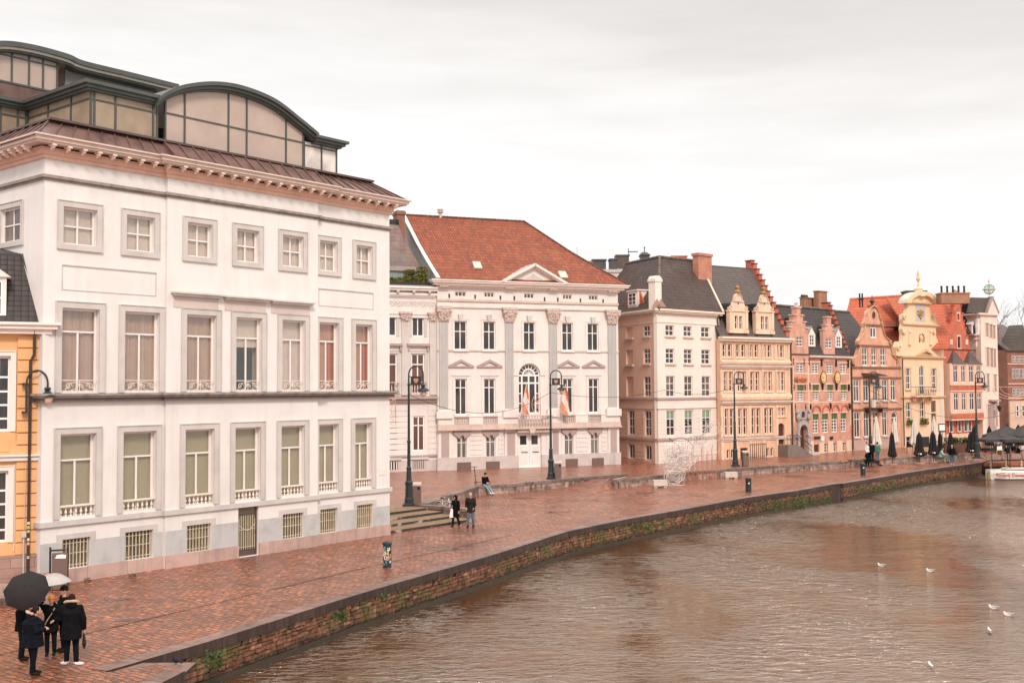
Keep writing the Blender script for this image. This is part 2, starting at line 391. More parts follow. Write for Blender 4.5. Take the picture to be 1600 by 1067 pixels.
def win(f, u0, z0, u1, z1, dep=.16, vs=(.5,), hs=(.3,), fw=.06, fm=None, pm=None, arch=False, split=None, sill=None, surround=None, sdep=.06, sm=None, name='window', y=0, vlow=False, parent=None, foot=False):
    """sash window in an opening: frame (thing's part) > pane, sill, surround"""
    fm = fm or white_frame; pm = pm or pane_dark
    w_, h_ = round(u1-u0, 2), round(z1-z0, 2)
    key = (w_, h_, vs, hs, fw, fm.name, arch, vlow)
    if key not in CACHE:
        q = MB()
        if arch:
            o_ = archp(0, 0, w_, h_, 12); i_ = archp(fw, fw, w_-fw, h_-fw, 12)
            q.prism(o_, -.035, .035, [i_])
        else:
            q.box(0, fw, -.035, .035, 0, h_).box(w_-fw, w_, -.035, .035, 0, h_)
            q.box(fw, w_-fw, -.034, .034, 0, fw).box(fw, w_-fw, -.034, .034, h_-fw, h_)
        top = h_-w_/2 if arch else h_
        hh = [h_*(1-t) for t in hs]
        vt = (max(hh) if (vlow and hh) else h_)-(fw if not vlow else 0)
        for v_ in vs: q.box(w_*v_-fw*.45, w_*v_+fw*.45, -.03, .03, fw, min(vt, h_-fw*.8))
        for i, z_ in enumerate(hh): q.box(fw, w_-fw, -.042 if i == 0 else -.02, .028 if i == 0 else .018, z_-fw*.4, z_+fw*.4)
        CACHE[key] = q.mesh('window', fm)
    o = f.put(name, CACHE[key], None, (u0, y+dep, z0), parent)
    pk = ('p', w_, h_, pm.name, arch)
    if pk not in CACHE:
        q = MB()
        if arch: q.prism(archp(.02, .02, w_-.02, h_-.02, 12), -.006, .006)
        else: q.box(.02, w_-.02, -.006, .006, .02, h_-.02)
        CACHE[pk] = q.mesh('pane', pm)
    f.put('pane', CACHE[pk], None, (0, 0, 0), o)
    if split:   # upper part of the window covered by a shutter of another colour
        t, m_ = split; q = MB().box(.01, w_*.5-.03, -.06, -.045, h_*(1-t)+.03, h_-.02).box(w_*.5+.03, w_-.01, -.06, -.045, h_*(1-t)+.03, h_-.02)
        f.put('shutter', q, m_, (0, 0, 0), o)
    if sill:
        q = MB().box(-.12, w_+.12, -dep-.14, 0, -.14, -.005)
        f.put('sill', q, sill, (0, 0, 0), o)
    if surround:
        sw = surround; q = MB()
        q.box(-sw, -.001, -dep-sdep, -dep, 0, h_+sw).box(w_+.001, w_+sw, -dep-sdep, -dep, 0, h_+sw).box(-.001, w_+.001, -dep-sdep, -dep, h_+.001, h_+sw)
        q.box(-sw-.03, -sw, -dep-sdep-.03, -dep, 0, h_+sw+.03).box(w_+sw, w_+sw+.03, -dep-sdep-.03, -dep, 0, h_+sw+.03).box(-sw, w_+sw, -dep-sdep-.03, -dep, h_+sw, h_+sw+.03)
        if foot: q.box(-sw-.03, w_+sw+.03, -dep-sdep-.03, -dep, -sw, -.001)
        f.put('surround', q, sm or stone_grey, (0, 0, 0), o)
    return o
def arcpts(cx, cz, r, a0, a1, n): return [(cx+r*math.cos(R(a0+(a1-a0)*i/n)), cz+r*math.sin(R(a0+(a1-a0)*i/n))) for i in range(n+1)]
# ================================================================ GROUND, QUAY, WATER
RIDGE, WDIST = .5, .052
PZ = .5        # upper square
WZ = -1.25     # water
# paving material (wet brick setts)
def paving(name, ang, dark=1.0):
    m, n, l, b = nodes(name); g = n.new('ShaderNodeNewGeometry'); P = g.outputs['Position']
    mp = n.new('ShaderNodeMapping'); mp.inputs['Rotation'].default_value = (0, 0, ang); l.new(P, mp.inputs[0])
    # courses wander a little, as hand laid
    wv = n.new('ShaderNodeTexNoise'); wv.inputs['Scale'].default_value = .9; l.new(P, wv.inputs[0])
    ws = n.new('ShaderNodeVectorMath'); ws.operation = 'SCALE'; ws.inputs['Scale'].default_value = .35; l.new(wv.outputs[1], ws.inputs[0])
    va = n.new('ShaderNodeVectorMath'); l.new(mp.outputs[0], va.inputs[0]); l.new(ws.outputs[0], va.inputs[1])
    br = n.new('ShaderNodeTexBrick'); l.new(va.outputs[0], br.inputs['Vector']); br.inputs['Scale'].default_value = 1
    br.inputs['Brick Width'].default_value = .34; br.inputs['Row Height'].default_value = .19; br.inputs['Mortar Size'].default_value = .022
    br.inputs['Color1'].default_value = (.47*dark, .17*dark, .09*dark, 1); br.inputs['Color2'].default_value = (.22*dark, .08*dark, .045*dark, 1)
    br.inputs['Mortar'].default_value = (.06*dark, .028*dark, .02*dark, 1)
    z = noise(n, l, P, .35, 8, .68); z2 = noise(n, l, P, 2.6, 6, .7); z3 = noise(n, l, mp.outputs[0], 3.4, 5, .75, (1, 3.0, 1))
    c = mix(n, l, br.outputs[0], ramp(n, l, z, ((.3, (.62, .58, .56)), (.5, (1, 1, 1)), (.7, (1.25, 1.2, 1.16)))).outputs[0], 1, 'MULTIPLY')
    c = mix(n, l, c, ramp(n, l, z2, ((.33, (.55, .52, .5)), (.62, (1.25, 1.24, 1.2)))).outputs[0], .9, 'MULTIPLY')
    c = mix(n, l, c, ramp(n, l, z3, ((.38, (.5, .46, .44)), (.58, (1.25, 1.23, 1.2)))).outputs[0], .9, 'MULTIPLY')
    l.new(c, b.inputs['Base Color'])
    l.new(ramp(n, l, z, ((.35, (.13,)*3), (.55, (.27,)*3), (.7, (.2,)*3))).outputs[0], b.inputs['Roughness'])
    b.inputs['Specular IOR Level'].default_value = .7
    h = mth(n, l, 'ADD', mth(n, l, 'MULTIPLY', br.outputs['Fac'], -.6), mth(n, l, 'MULTIPLY', z3, 1.6))
    h = mth(n, l, 'ADD', h, mth(n, l, 'MULTIPLY', z2, .8))
    bumpn(n, l, h, .75, .028, b); MATS[name] = m; return m
pave = paving('wet_brick_paving', R(38)); pave2 = paving('upper_brick_paving', R(-14), 1.05)
# quay edge: arris of the coping
EDGE = [gp(165, 1048), gp(330, 1001), gp(550, 931), gp(753, 872), gp(887, 830), gp(985, 810), gp(1050, 799), gp(1167, 777.5), gp(1250, 766), gp(1299, 757)]
NOTCH = [gp(1316, 755.5)]
EDGE2 = [gp(1316, 755.5), gp(1450, 733.5), gp(1535, 722.5)]
A1 = gp(62, 916.5); B1 = gp(609, 835)
# steps from the square down to the quay continue the line of the first facade
d1 = (B1-A1).normalized(); n1 = Vector((-d1.y, d1.x, 0))
near = [gp(288, 1048), gp(215, 1085), gp(20, 1180)]
allg = [Vector((-70, 8, 0)), Vector((near[-1].x+4, 8, 0)), near[-1], near[1], near[0], near[0]+Vector((-.9, .75, 0)), gp(166, 1050)]
quay_poly = [(p.x, p.y) for p in allg] + [(p.x, p.y) for p in EDGE]+[(p.x, p.y) for p in EDGE2]
e2 = EDGE2[-1]
quay_poly += [(e2.x+2, e2.y+3.2), (e2.x+25, e2.y+8), (e2.x+90, e2.y+20), (500, 400), (-500, 400), (-500, 8)]
# the recess with the sunk landing at the near end is cut by the polygon order
q = MB(); q.prismz(quay_poly, -3, 0)
# polygon is concave: build it as triangles instead
def ground_sheet(name, poly, z, m, depth=0.0):
    pts = [Vector(p) for p in poly]; k = len(pts)
    V, E, Fc, *_ = delaunay_2d_cdt(pts, [(i, (i+1) % k) for i in range(k)], [], 1, 1e-4)
    mb = MB(); mb.add([(p[0], p[1], z) for p in V], [tuple(t) for t in Fc])
    if depth:
        mb.add([(p[0], p[1], z) for p in poly]+[(p[0], p[1], z-depth) for p in poly], [(i, (i+1) % k, (i+1) % k+k, i+k) for i in range(k)])
    return struct(name, mb, m)
ground_sheet('quay', quay_poly, 0, pave, 0)
# coping stones and wall stones
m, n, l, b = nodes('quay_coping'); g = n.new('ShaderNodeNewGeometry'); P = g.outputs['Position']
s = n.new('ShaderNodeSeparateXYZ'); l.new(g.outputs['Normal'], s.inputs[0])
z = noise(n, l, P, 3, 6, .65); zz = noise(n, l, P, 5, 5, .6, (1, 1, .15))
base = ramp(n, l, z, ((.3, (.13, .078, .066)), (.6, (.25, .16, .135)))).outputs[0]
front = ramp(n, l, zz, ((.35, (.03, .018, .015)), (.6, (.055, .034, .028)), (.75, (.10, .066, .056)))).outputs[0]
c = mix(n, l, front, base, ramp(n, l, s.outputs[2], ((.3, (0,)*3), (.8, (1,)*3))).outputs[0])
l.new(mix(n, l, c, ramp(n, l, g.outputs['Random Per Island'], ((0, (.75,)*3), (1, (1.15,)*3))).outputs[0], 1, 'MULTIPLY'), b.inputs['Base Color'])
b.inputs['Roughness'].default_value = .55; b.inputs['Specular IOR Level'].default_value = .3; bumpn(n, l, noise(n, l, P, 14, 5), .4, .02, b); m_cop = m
m, n, l, b = nodes('quay_masonry'); g = n.new('ShaderNodeNewGeometry'); P = g.outputs['Position']
c = ramp(n, l, g.outputs['Random Per Island'], ((0, (.055, .026, .015)), (.3, (.18, .07, .036)), (.55, (.25, .10, .055)), (.8, (.12, .055, .026)), (1, (.34, .17, .11)))).outputs[0]
c = mix(n, l, c, ramp(n, l, noise(n, l, P, 5, 6, .7), ((.35, (.4, .36, .34)), (.65, (1.25, 1.2, 1.15)))).outputs[0], 1, 'MULTIPLY')
s = n.new('ShaderNodeSeparateXYZ'); l.new(P, s.inputs[0])
mossf = mth(n, l, 'MULTIPLY', ramp(n, l, noise(n, l, P, .55, 6, .7), ((.48, (0,)*3), (.62, (1,)*3))).outputs[0], .85)
c = mix(n, l, c, (.085, .085, .018), mossf)
wet = ramp(n, l, mth(n, l, 'ADD', s.outputs[2], mth(n, l, 'MULTIPLY', noise(n, l, P, 2, 4), .35)), ((0.0, (1,)*3), (1, (0,)*3)))
wet.color_ramp.elements[0].position = 0; 
mr = n.new('ShaderNodeMapRange'); l.new(s.outputs[2], mr.inputs[0]); mr.inputs[1].default_value = -1.12; mr.inputs[2].default_value = -.85; mr.inputs[3].default_value = .85; mr.inputs[4].default_value = 0
n.remove(wet)
c = mix(n, l, c, (.022, .018, .012), mr.outputs[0])
l.new(c, b.inputs['Base Color']); b.inputs['Roughness'].default_value = .55
bumpn(n, l, noise(n, l, P, 9, 6, .7), .8, .05, b); m_mas = m
m_joint = mat('dark_mortar', (.05, .035, .025), .9, .4, 4)
def along(poly):
    L = 0; out = []
    for a, b_ in zip(poly, poly[1:]): out.append((a, (b_-a).normalized(), (b_-a).length)); L += (b_-a).length
    return out
def obox(mb, a, d, x0, x1, y0, y1, z0, z1, jit=0):
    """box along direction d from a; y to the left (inland)"""
    nrm = Vector((-d.y, d.x, 0)); P = []
    for z_ in (z0, z1):
        for (x, y) in ((x0, y0), (x1, y0), (x1, y1), (x0, y1)):
            p = a+d*x+nrm*y; P.append((p.x+rnd.uniform(-jit, jit), p.y+rnd.uniform(-jit, jit), z_+rnd.uniform(-jit, jit)))
    mb.add(P, [(0,3,2,1),(4,5,6,7),(0,1,5,4),(1,2,6,5),(2,3,7,6),(3,0,4,7)])
def quay_wall(name, poly, label, rough=.74, cop=.27):
    root = thing(name, label, 'quay wall', poly[0]); off = poly[0]
    cp = MB(); ms = MB(); bk = MB()
    for a, d, Ls in along([p-off for p in poly]):
        x = 0
        while x < Ls-.02:
            w_ = min(rnd.uniform(1.1, 1.5), Ls-x)
            if Ls-x-w_ < .5: w_ = Ls-x
            obox(cp, a, d, x+.005, x+w_-.005, -.03, .52, -cop, .012+rnd.uniform(0, .008)); x += w_
        obox(bk, a, d, -.1, Ls+.1, .12, .5, -2.6, -cop-.01)
        z_ = -cop-.01
        while z_ > -1.5:
            h_ = rnd.uniform(.13, .24)*rough; x = 0
            while x < Ls:
                w_ = rnd.uniform(.2, .52)*rough
                if Ls-x-w_ < .15: w_ = Ls-x
                pj = rnd.uniform(.0, .05)
                obox(ms, a, d, x+.012, x+w_-.012, .03+pj, .3, z_-h_+.012, z_-.012, .016); x += w_
            z_ -= h_
        obox(ms, a, d, 0, Ls, -.06, .25, -1.7, -1.08, .0)
    link('coping', cp.mesh('coping', m_cop), root); link('masonry', ms.mesh('masonry', m_mas), root); link('mortar_core', bk.mesh('mortar_core', m_joint), root)
    return root
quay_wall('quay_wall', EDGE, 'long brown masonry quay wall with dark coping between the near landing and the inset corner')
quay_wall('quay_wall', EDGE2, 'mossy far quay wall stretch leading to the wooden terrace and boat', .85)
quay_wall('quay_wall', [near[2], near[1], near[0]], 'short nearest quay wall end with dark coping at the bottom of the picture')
q = MB(); a = near[0]; bq = gp(170, 1049)
d = (bq-a).normalized(); obox(q, a, d, 0, (bq-a).length, -1.1, .0, -.14, -.05)
o = link('landing_slab', q.mesh('landing_slab', m_cop)); tag(o, 'dark sunken landing slab between the nearest quay wall end and the long coping', 'slab')
q = MB(); pn = EDGE[-1]; dn = (NOTCH[0]-pn).normalized(); obox(q, pn, dn, 0, (NOTCH[0]-pn).length+.3, .1, 1.0, -1.6, .012)
o = link('inset_corner', q.mesh('inset_corner', m_cop)); tag(o, 'small dark inset corner block joining the two long quay walls', 'wall')
# water
m, n, l, b = nodes('river_water'); g = n.new('ShaderNodeNewGeometry'); P = g.outputs['Position']
z = noise(n, l, P, .12, 4, .5, (1, .6, 1))
l.new(ramp(n, l, z, ((.35, (.045, .019, .006)), (.65, (.085, .036, .013)))).outputs[0], b.inputs['Base Color'])
b.inputs['Roughness'].default_value = .075; b.inputs['IOR'].default_value = 4.6; b.inputs['Specular Tint'].default_value = (1, .86, .74, 1)
h1 = noise(n, l, P, 1.5, 4, .6, (.75, 1.5, 1), .8); h2 = noise(n, l, P, 4.5, 3, .6, (.8, 1.4, 1), .5); h3 = noise(n, l, P, .4, 2, .5, (.5, 1.3, 1))
calm = ramp(n, l, noise(n, l, P, .09, 3, .5, (1.4, .7, 1)), ((.42, (.18,)*3), (.58, (1.5,)*3))).outputs[0]
rid = ramp(n, l, noise(n, l, P, 1.9, 4, .62, (.8, 1.9, 1), .7), ((.46, (0,)*3), (.54, (.6,)*3), (.58, (1,)*3))).outputs[0]
fine = ramp(n, l, h2, ((.35, (0,)*3), (.65, (1,)*3))).outputs[0]
h = mth(n, l, 'ADD', mth(n, l, 'MULTIPLY', h1, .8), mth(n, l, 'MULTIPLY', fine, .16))
h = mth(n, l, 'ADD', h, mth(n, l, 'MULTIPLY', rid, RIDGE))
h = mth(n, l, 'ADD', mth(n, l, 'MULTIPLY', h, calm), mth(n, l, 'MULTIPLY', h3, 1.0))
bumpn(n, l, h, 1.0, WDIST, b)
q = MB(); q.add([(-60, 5, WZ), (400, 5, WZ), (400, 300, WZ), (-60, 300, WZ)], [(0, 1, 2, 3)]); struct('water', q, m)
# river bed closes the view below
# ---------------------------------------------------------------- upper square
F1 = Frame(None, A1, math.atan2(d1.y, d1.x)); L1 = (B1-A1).length
K = [gp(665, 786, .62), gp(748, 759, .62), gp(800, 756, .62), gp(862, 750, .62), gp(930, 744, .62), gp(981, 740, .62)]
Kc = [gp(964, 749.5, .62), gp(1073, 738, .62), gp(1190, 728.6, .62), gp(1314, 720.4, .62)]
Kd = [gp(1330, 718, .62), gp(1434, 713, .62), gp(1515, 708.5, .62)]
A0 = gp(650, 788, .62); A9 = gp(735, 795, .62)
s0 = B1+d1*.15+n1*4.2
sq = [(s0.x, s0.y), (A0.x, A0.y)]+[(p.x, p.y) for p in K+Kc+Kd]+[(120, Kd[-1].y+15), (400, 390), (-380, 390), (-60, 95), (B1.x-12, B1.y+14)]
ground_sheet('upper_square', sq, PZ, pave2, 0)
# ramp between the two low walls
q = MB(); r1 = gp(862, 757, .006); r2 = gp(925, 772, .006); r3 = gp(963, 762.5, .006); t1 = K[-1]; t2 = Kc[0]+Vector((-.4, 1.9, 0))
q.add([(r1.x, r1.y, .006), (r2.x, r2.y, .006), (t2.x, t2.y, .503), (t1.x, t1.y+.3, .503), (r3.x, r3.y, .006)], [(0, 1, 2, 3), (1, 4, 2)]); struct('ramp', q, pave2)
# low walls
m, n, l, b = nodes('low_wall_stone'); g = n.new('ShaderNodeNewGeometry'); P = g.outputs['Position']
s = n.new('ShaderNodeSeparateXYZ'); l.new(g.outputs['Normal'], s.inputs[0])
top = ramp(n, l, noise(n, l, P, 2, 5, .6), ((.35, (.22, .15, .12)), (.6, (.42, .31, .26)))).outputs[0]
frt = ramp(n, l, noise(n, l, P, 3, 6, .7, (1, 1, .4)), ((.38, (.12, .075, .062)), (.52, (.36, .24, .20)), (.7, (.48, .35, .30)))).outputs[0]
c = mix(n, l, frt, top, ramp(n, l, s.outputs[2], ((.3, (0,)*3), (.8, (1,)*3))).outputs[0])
l.new(mix(n, l, c, ramp(n, l, g.outputs['Random Per Island'], ((0, (.6,)*3), (1, (1.2,)*3))).outputs[0], 1, 'MULTIPLY'), b.inputs['Base Color'])
b.inputs['Roughness'].default_value = .5; bumpn(n, l, noise(n, l, P, 12, 5), .3, .02, b); m_low = m
m_lowcap = mat('low_wall_cap', (.20, .145, .125), .42, .45, 2.2, 0, .25, island=.35)
def low_wall(poly, label, th=.42):
    root = thing('low_wall', label, 'wall', (poly[0].x, poly[0].y, 0)); off = Vector((poly[0].x, poly[0].y, poly[0].z)); cap = MB(); body = MB()
    for a, d, Ls in along([Vector((p.x-off.x, p.y-off.y, 0)) for p in poly]):
        x = 0
        while x < Ls-.02:
            w_ = min(rnd.uniform(.9, 1.25), Ls-x)
            if Ls-x-w_ < .4: w_ = Ls-x
            obox(cap, a, d, x+.006, x+w_-.006, -.04, th+.04, .44, .62+rnd.uniform(0, .008)); x += w_
        for zi, (z0_, z1_) in enumerate(((0, .21), (.22, .43))):
            x = 0
            while x < Ls-.02:
                w_ = min(rnd.uniform(.45, .8), Ls-x)
                if Ls-x-w_ < .25: w_ = Ls-x
                obox(body, a, d, x+.004, x+w_-.004, 0, th, z0_, z1_); x += w_
    link('cap', cap.mesh('cap', m_lowcap), root); link('stone_course', body.mesh('stone_course', m_low), root); return root
low_wall([A0, A9], 'short low wall with flat cap beside the mossy steps, in front of the parked bicycle')
low_wall([K[0]+Vector((.1, 0, 0)), K[1]], 'low slanting wall between the parked bicycle and the seated person')
low_wall(K[1:], 'long low wall running right from the seated person past the second street lamp')
low_wall(Kc, 'long low stone wall behind the wire light sculpture')
low_wall(Kd, 'low wall farther along, behind the closed black parasols')
# steps
q = thing('stone_steps', 'four mossy stone steps beside the corner of the white mansion', 'steps', B1, F1.ang)
m, n, l, b = nodes('mossy_step'); g = n.new('ShaderNodeNewGeometry'); P = g.outputs['Position']
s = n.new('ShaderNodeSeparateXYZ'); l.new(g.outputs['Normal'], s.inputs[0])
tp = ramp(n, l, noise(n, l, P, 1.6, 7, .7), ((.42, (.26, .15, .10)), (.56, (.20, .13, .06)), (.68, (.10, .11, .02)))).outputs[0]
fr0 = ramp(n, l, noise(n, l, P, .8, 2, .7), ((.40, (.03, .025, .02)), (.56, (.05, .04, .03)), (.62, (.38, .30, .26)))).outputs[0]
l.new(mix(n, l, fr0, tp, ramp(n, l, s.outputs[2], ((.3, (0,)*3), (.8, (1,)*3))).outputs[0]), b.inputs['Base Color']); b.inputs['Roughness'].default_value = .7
uA = ((A0-B1).dot(d1)); 
for i in range(4):
    st = MB(); st.box(.16, uA-.02, .3+i*1.15, 5.2 if i == 3 else .3+(i+1)*1.15+.05, -.02, .125*(i+1)+ (.006 if i == 3 else 0))
    link('step', st.mesh('step', m), q)

# drainage channel let into the paving along the quay
q = MB(); dr_ = [gp(-60, 1040, .004), gp(41, 1012, .004), gp(574, 886, .004), gp(800, 836, .004)]
for a, d, Ls in along(dr_):
    x = 0
    while x < Ls: obox(q, a, d, x, min(Ls, x+1.4), 0, .07, .001, .005, .006); x += 1.42
struct('drainage_channel', q, mat('dark_channel', (.03, .018, .014), .5, .3, 4))
q = MB()
for (px, py, r_) in ((205, 968, .35), (180, 936, .3), (690, 858, .5), (870, 800, .5), (935, 781, .6), (1010, 770, .55), (1245, 744, .6), (1232, 743, .5), (1325, 736, .5), (820, 778, .5), (1400, 731, .5)):
    p = gp(px, py, .004); q.add([(p.x+r_*(1.5+.4*math.sin(k*2.1))*math.cos(k*PI/8), p.y+r_*(.6+.2*math.sin(k*3.3))*math.sin(k*PI/8), .005) for k in range(16)], [tuple(range(16))])
struct('wet_patches', q, mat('wet_dark_paving', (.07, .03, .022), .15, .4, 5))

q = MB()
for path in ([A0]+K, [K[-1], t2, Kc[0]], Kc, [Kc[-1], Kd[0]], Kd+[Kd[-1]+Vector((60, 8, 0))]):
    for a, d, Ls in along([Vector((p.x, p.y, 0)) for p in path]): obox(q, a, d, -.05, Ls+.05, .12, .35, -.3, .492)
struct('square_edge', q, m_low)
# ================================================================ WHITE MANSION (nearest large building)
f = Frame(None, A1, F1.ang); r = thing('white_mansion', 'large white stuccoed mansion with seven window bays, pink bracketed cornice and glazed penthouse', 'building', A1, F1.ang)
f = Frame(r, A1, F1.ang); f.len = L1; LN = L1; f1 = f
ub1, ub2 = f.u(256, 620), f.u(493, 600)
PJ = .16
zc = f.z(249, 240, -.9)            # top of the crown
zw = zc-.55                        # wall head
c3 = f.cols(560, [(95.6, 154.5), (194, 248.5), (287.4, 333.5), (364.5, 405), (436.6, 472.5), (498, 528.7), (555, 581.3)])
c1 = f.cols(370, [(98, 151), (197, 241), (289, 327.5), (366, 400.5), (437.5, 470), (499, 526.5), (556, 581)])
c4 = f.cols(740, [(93, 149), (191.5, 243), (285, 330), (363, 403), (435, 471.5), (497.5, 528), (554, 580.5)])
cb = f.cols(860, [(97, 141), (195, 239), (288, 326), None or (368.5, 400), (438, 470.5), (500.5, 527.5), (558, 583)])
r1 = f.rows(123, [(325.5, 383.5)])[0]; r2 = f.rows(123, [(482, 613.5)])[0]; r3 = f.rows(120, [(677.4, 808)])[0]
rb = f.rows(120, [(840.4, 886.5)])[0]; zpl = f.z(105, 888.5)
zb1, zb0 = f.z(122, 616), f.z(122, 627.5)          # belt
zs1, zs0 = f.z(122, 811, -.06), f.z(122, 819, -.06)
zst = f.z(58, 273)                                  # string under the cornice
zcb = f.z(58, 244)                                  # lowest cornice band
holes = []
for i in range(7):
    holes += [rect(c1[i][0], r1[0], c1[i][1], r1[1]), rect(c3[i][0], r2[0], c3[i][1], r2[1]), rect(c4[i][0], r3[0], c4[i][1], r3[1])]
    if i != 3: holes.append(rect(cb[i][0], rb[0], cb[i][1], rb[1]))
zd = f.z(384, 788)
holes.append(rect(cb[3][0], .02, cb[3][1], zd))
segs = [(0, ub1, 0), (ub1, ub2, -PJ), (ub2, LN, 0)]
def seg_y(u): return -PJ if ub1 < u < ub2 else 0
q = MB()
for a, b_, y in segs:
    q.prism([(a, -.4), (b_, -.4), (b_, zw), (a, zw)], y, .5, [h for h in holes if a < h[0][0] < b_])
f.put('wall', q, stucco)
q = MB().box(.5, LN-.01, 14, 14.4, -.3, zw).box(LN-.42, LN-.002, .5, 14, -.3, zw); f.put('rear_wall', q, stucco)
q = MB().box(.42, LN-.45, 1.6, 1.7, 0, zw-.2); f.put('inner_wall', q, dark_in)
# left side wall with its one visible window
fs = f.sub(0, 14, 0, -PI/2)
yw = [fs.u(2, 350), fs.u(33, 350)]; zr = fs.rows(18, [(325, 378)])[0]
q = MB().prism([(0, -.3), (14-.502, -.3), (14-.502, zw), (0, zw)], 0, .42, [rect(yw[0], zr[0], yw[1], zr[1])]); fs.put('side_wall', q, stucco)
win(fs, yw[0], zr[0], yw[1], zr[1], .14, (.5,), (.5,), .07, cream_frame, pane_mid, surround=.2, sdep=.05, foot=True)
# plinth
q = MB()
for a, b_, y in segs:
    x = a
    while x < b_-.05:
        w_ = min(rnd.uniform(1.2, 1.9), b_-x)
        if b_-x-w_ < .6: w_ = b_-x
        if not (x < cb[3][1] and x+w_ > cb[3][0]): q.box(x+.006, x+w_-.006, y-.07, y, -.3, zpl+rnd.uniform(-.01, .01))
        else:
            if cb[3][0]-x > .1: q.box(x+.006, cb[3][0]-.01, y-.07, y, -.3, zpl)
            if x+w_-cb[3][1] > .1: q.box(cb[3][1]+.01, x+w_-.006, y-.07, y, -.3, zpl)
        x += w_
q.box(-.07, 0, -.07, 1.5, -.3, zpl); f.put('plinth', q, plinth_pink)
# grey plaster patches between basement windows
q = MB(); pe = [0]+[v for c in cb for v in c]+[LN]
zg = rb[1]-.12
for i in range(0, len(pe), 2):
    a, b_ = pe[i]+(.01 if i else 0), pe[i+1]-.01
    for lo, hi in ((a, min(b_, ub1-.02)), (max(a, ub1+.02), min(b_, ub2-.02)), (max(a, ub2+.02), b_)):
        if hi-lo > .15: f.put('plaster_patch', MB().box(lo, hi, seg_y((lo+hi)/2)-.012, seg_y((lo+hi)/2), zpl+.01, zg+rnd.uniform(-.06, .05)), stucco_grey)
# belts and strings: a profile swept over the three segments and round the corner
def molding(name, prof, m, endL=.0, endR=.0, side=10):
    """prof: list of (z0, z1, projection)"""
    q = MB()
    for z0, z1, p in prof:
        for a, b_, y in segs:
            aa = a-(p if a == 0 else p*(y < 0)); bb = b_+(p+endR if b_ == LN else p*(y < 0))
            if y == 0 and a == ub2: aa = ub2+p+.001
            if y == 0 and b_ == ub1: bb = ub1-p-.001
            q.box(aa, bb, y-p, .0 if y == 0 else -.001, z0, z1)
        q.box(-p, -.001, .001, side, z0, z1)
        q.box(LN+.001, LN+p+endR, .001, 2, z0, z1)
    return f.put(name, q, m)
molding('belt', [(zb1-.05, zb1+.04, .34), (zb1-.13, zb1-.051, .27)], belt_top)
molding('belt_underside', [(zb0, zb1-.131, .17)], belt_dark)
molding('sill_course', [(zs0, zs1, .10)], stone_grey)
molding('string_course', [(zst-.06, zst+.05, .14), (zst-.14, zst-.061, .05)], belt_top)
molding('cornice_band', [(zcb-.03, zcb+.12, .10), (zcb+.121, zcb+.34, .16), (zcb+.341, zc-.40, .30)], corn_pink)
cr = molding('cornice', [(zc-.20, zc-.06, .70), (zc-.059, zc, .80), (zc-.28, zc-.201, .62)], mat('peach_cornice_crown', (.66, .50, .43), .7, .06, 1, .3, .1))
bk = MB().box(-.085, .085, -.33, 0, -.07, 0).ball((0, -.17, -.10), (.075, .14, .085), 8, 6).ball((0, -.08, -.17), (.055, .08, .06), 8, 6).mesh('bracket', mat('pale_bracket', (.74, .56, .47), .7, .1, 3))
nb = 30
for i in range(nb):
    u_ = .05+(LN-.1)*i/(nb-1)
    f.put('bracket', bk, None, (u_, seg_y(u_)-.30, zc-.285), cr)
for i in range(9):
    o = f.put('bracket', bk, None, (-.30, .5+i*.55, zc-.285), cr); o.rotation_euler = (0, 0, -PI/2)
# windows
def balconet(w_):
    q = MB(); h = .46
    q.tube([(0, 0, h), (w_, 0, h)], .018, 6).tube([(0, 0, .03), (w_, 0, .03)], .014, 6).tube([(0, 0, 0), (0, 0, h)], .014, 6).tube([(w_, 0, 0), (w_, 0, h)], .014, 6).tube([(w_/2, 0, 0), (w_/2, 0, h)], .014, 6)
    for c_, sg in ((w_*.2, 1), (w_*.8, -1)):
        for kk, (r0, tt) in enumerate(((.15, 2.2), (.11, 1.6))):
            pts = [(c_+sg*(kk*.24*w_)+sg*(r0*(1-t_/20*.8))*math.cos(t_/20*PI*tt), 0, .23+(r0*(1-t_/20*.8))*math.sin(t_/20*PI*tt)) for t_ in range(21)]
            q.tube(pts, .012, 5)
        q.tube([(c_-sg*.14, 0, .1), (c_+sg*.1, 0, .36), (w_/2-sg*.03, 0, .40)], .012, 5)
        q.tube([(c_, 0, .04), (w_/2-sg*.12, 0, .16), (w_/2-sg*.02, 0, .34)], .012, 5)
    return q
def baluster_mesh(h):
    return [(.05, 0), (.05, .04), (.022, .07), (.028, .12), (.058, h*.38), (.05, h*.5), (.024, h*.75), (.03, h*.86), (.048, h*.9), (.048, h)]
def balustrade(f_, u0, u1, z0, h, y, m_, n_, parent=None, name='balustrade', lh=.06):
    q = MB().box(u0, u1, y-.09, y+.09, z0+h-lh, z0+h).box(u0, u1, y-.08, y+.08, z0, z0+.05)
    o = f_.put(name, q, m_, (0, 0, 0), parent)
    bm_ = MB().lathe(baluster_mesh(h-lh-.05), n=8).mesh('baluster', m_, True)
    for i in range(n_): f_.put('baluster', bm_, None, (u0+(u1-u0)*(i+.5)/n_, y, z0+.05), o)
    return o
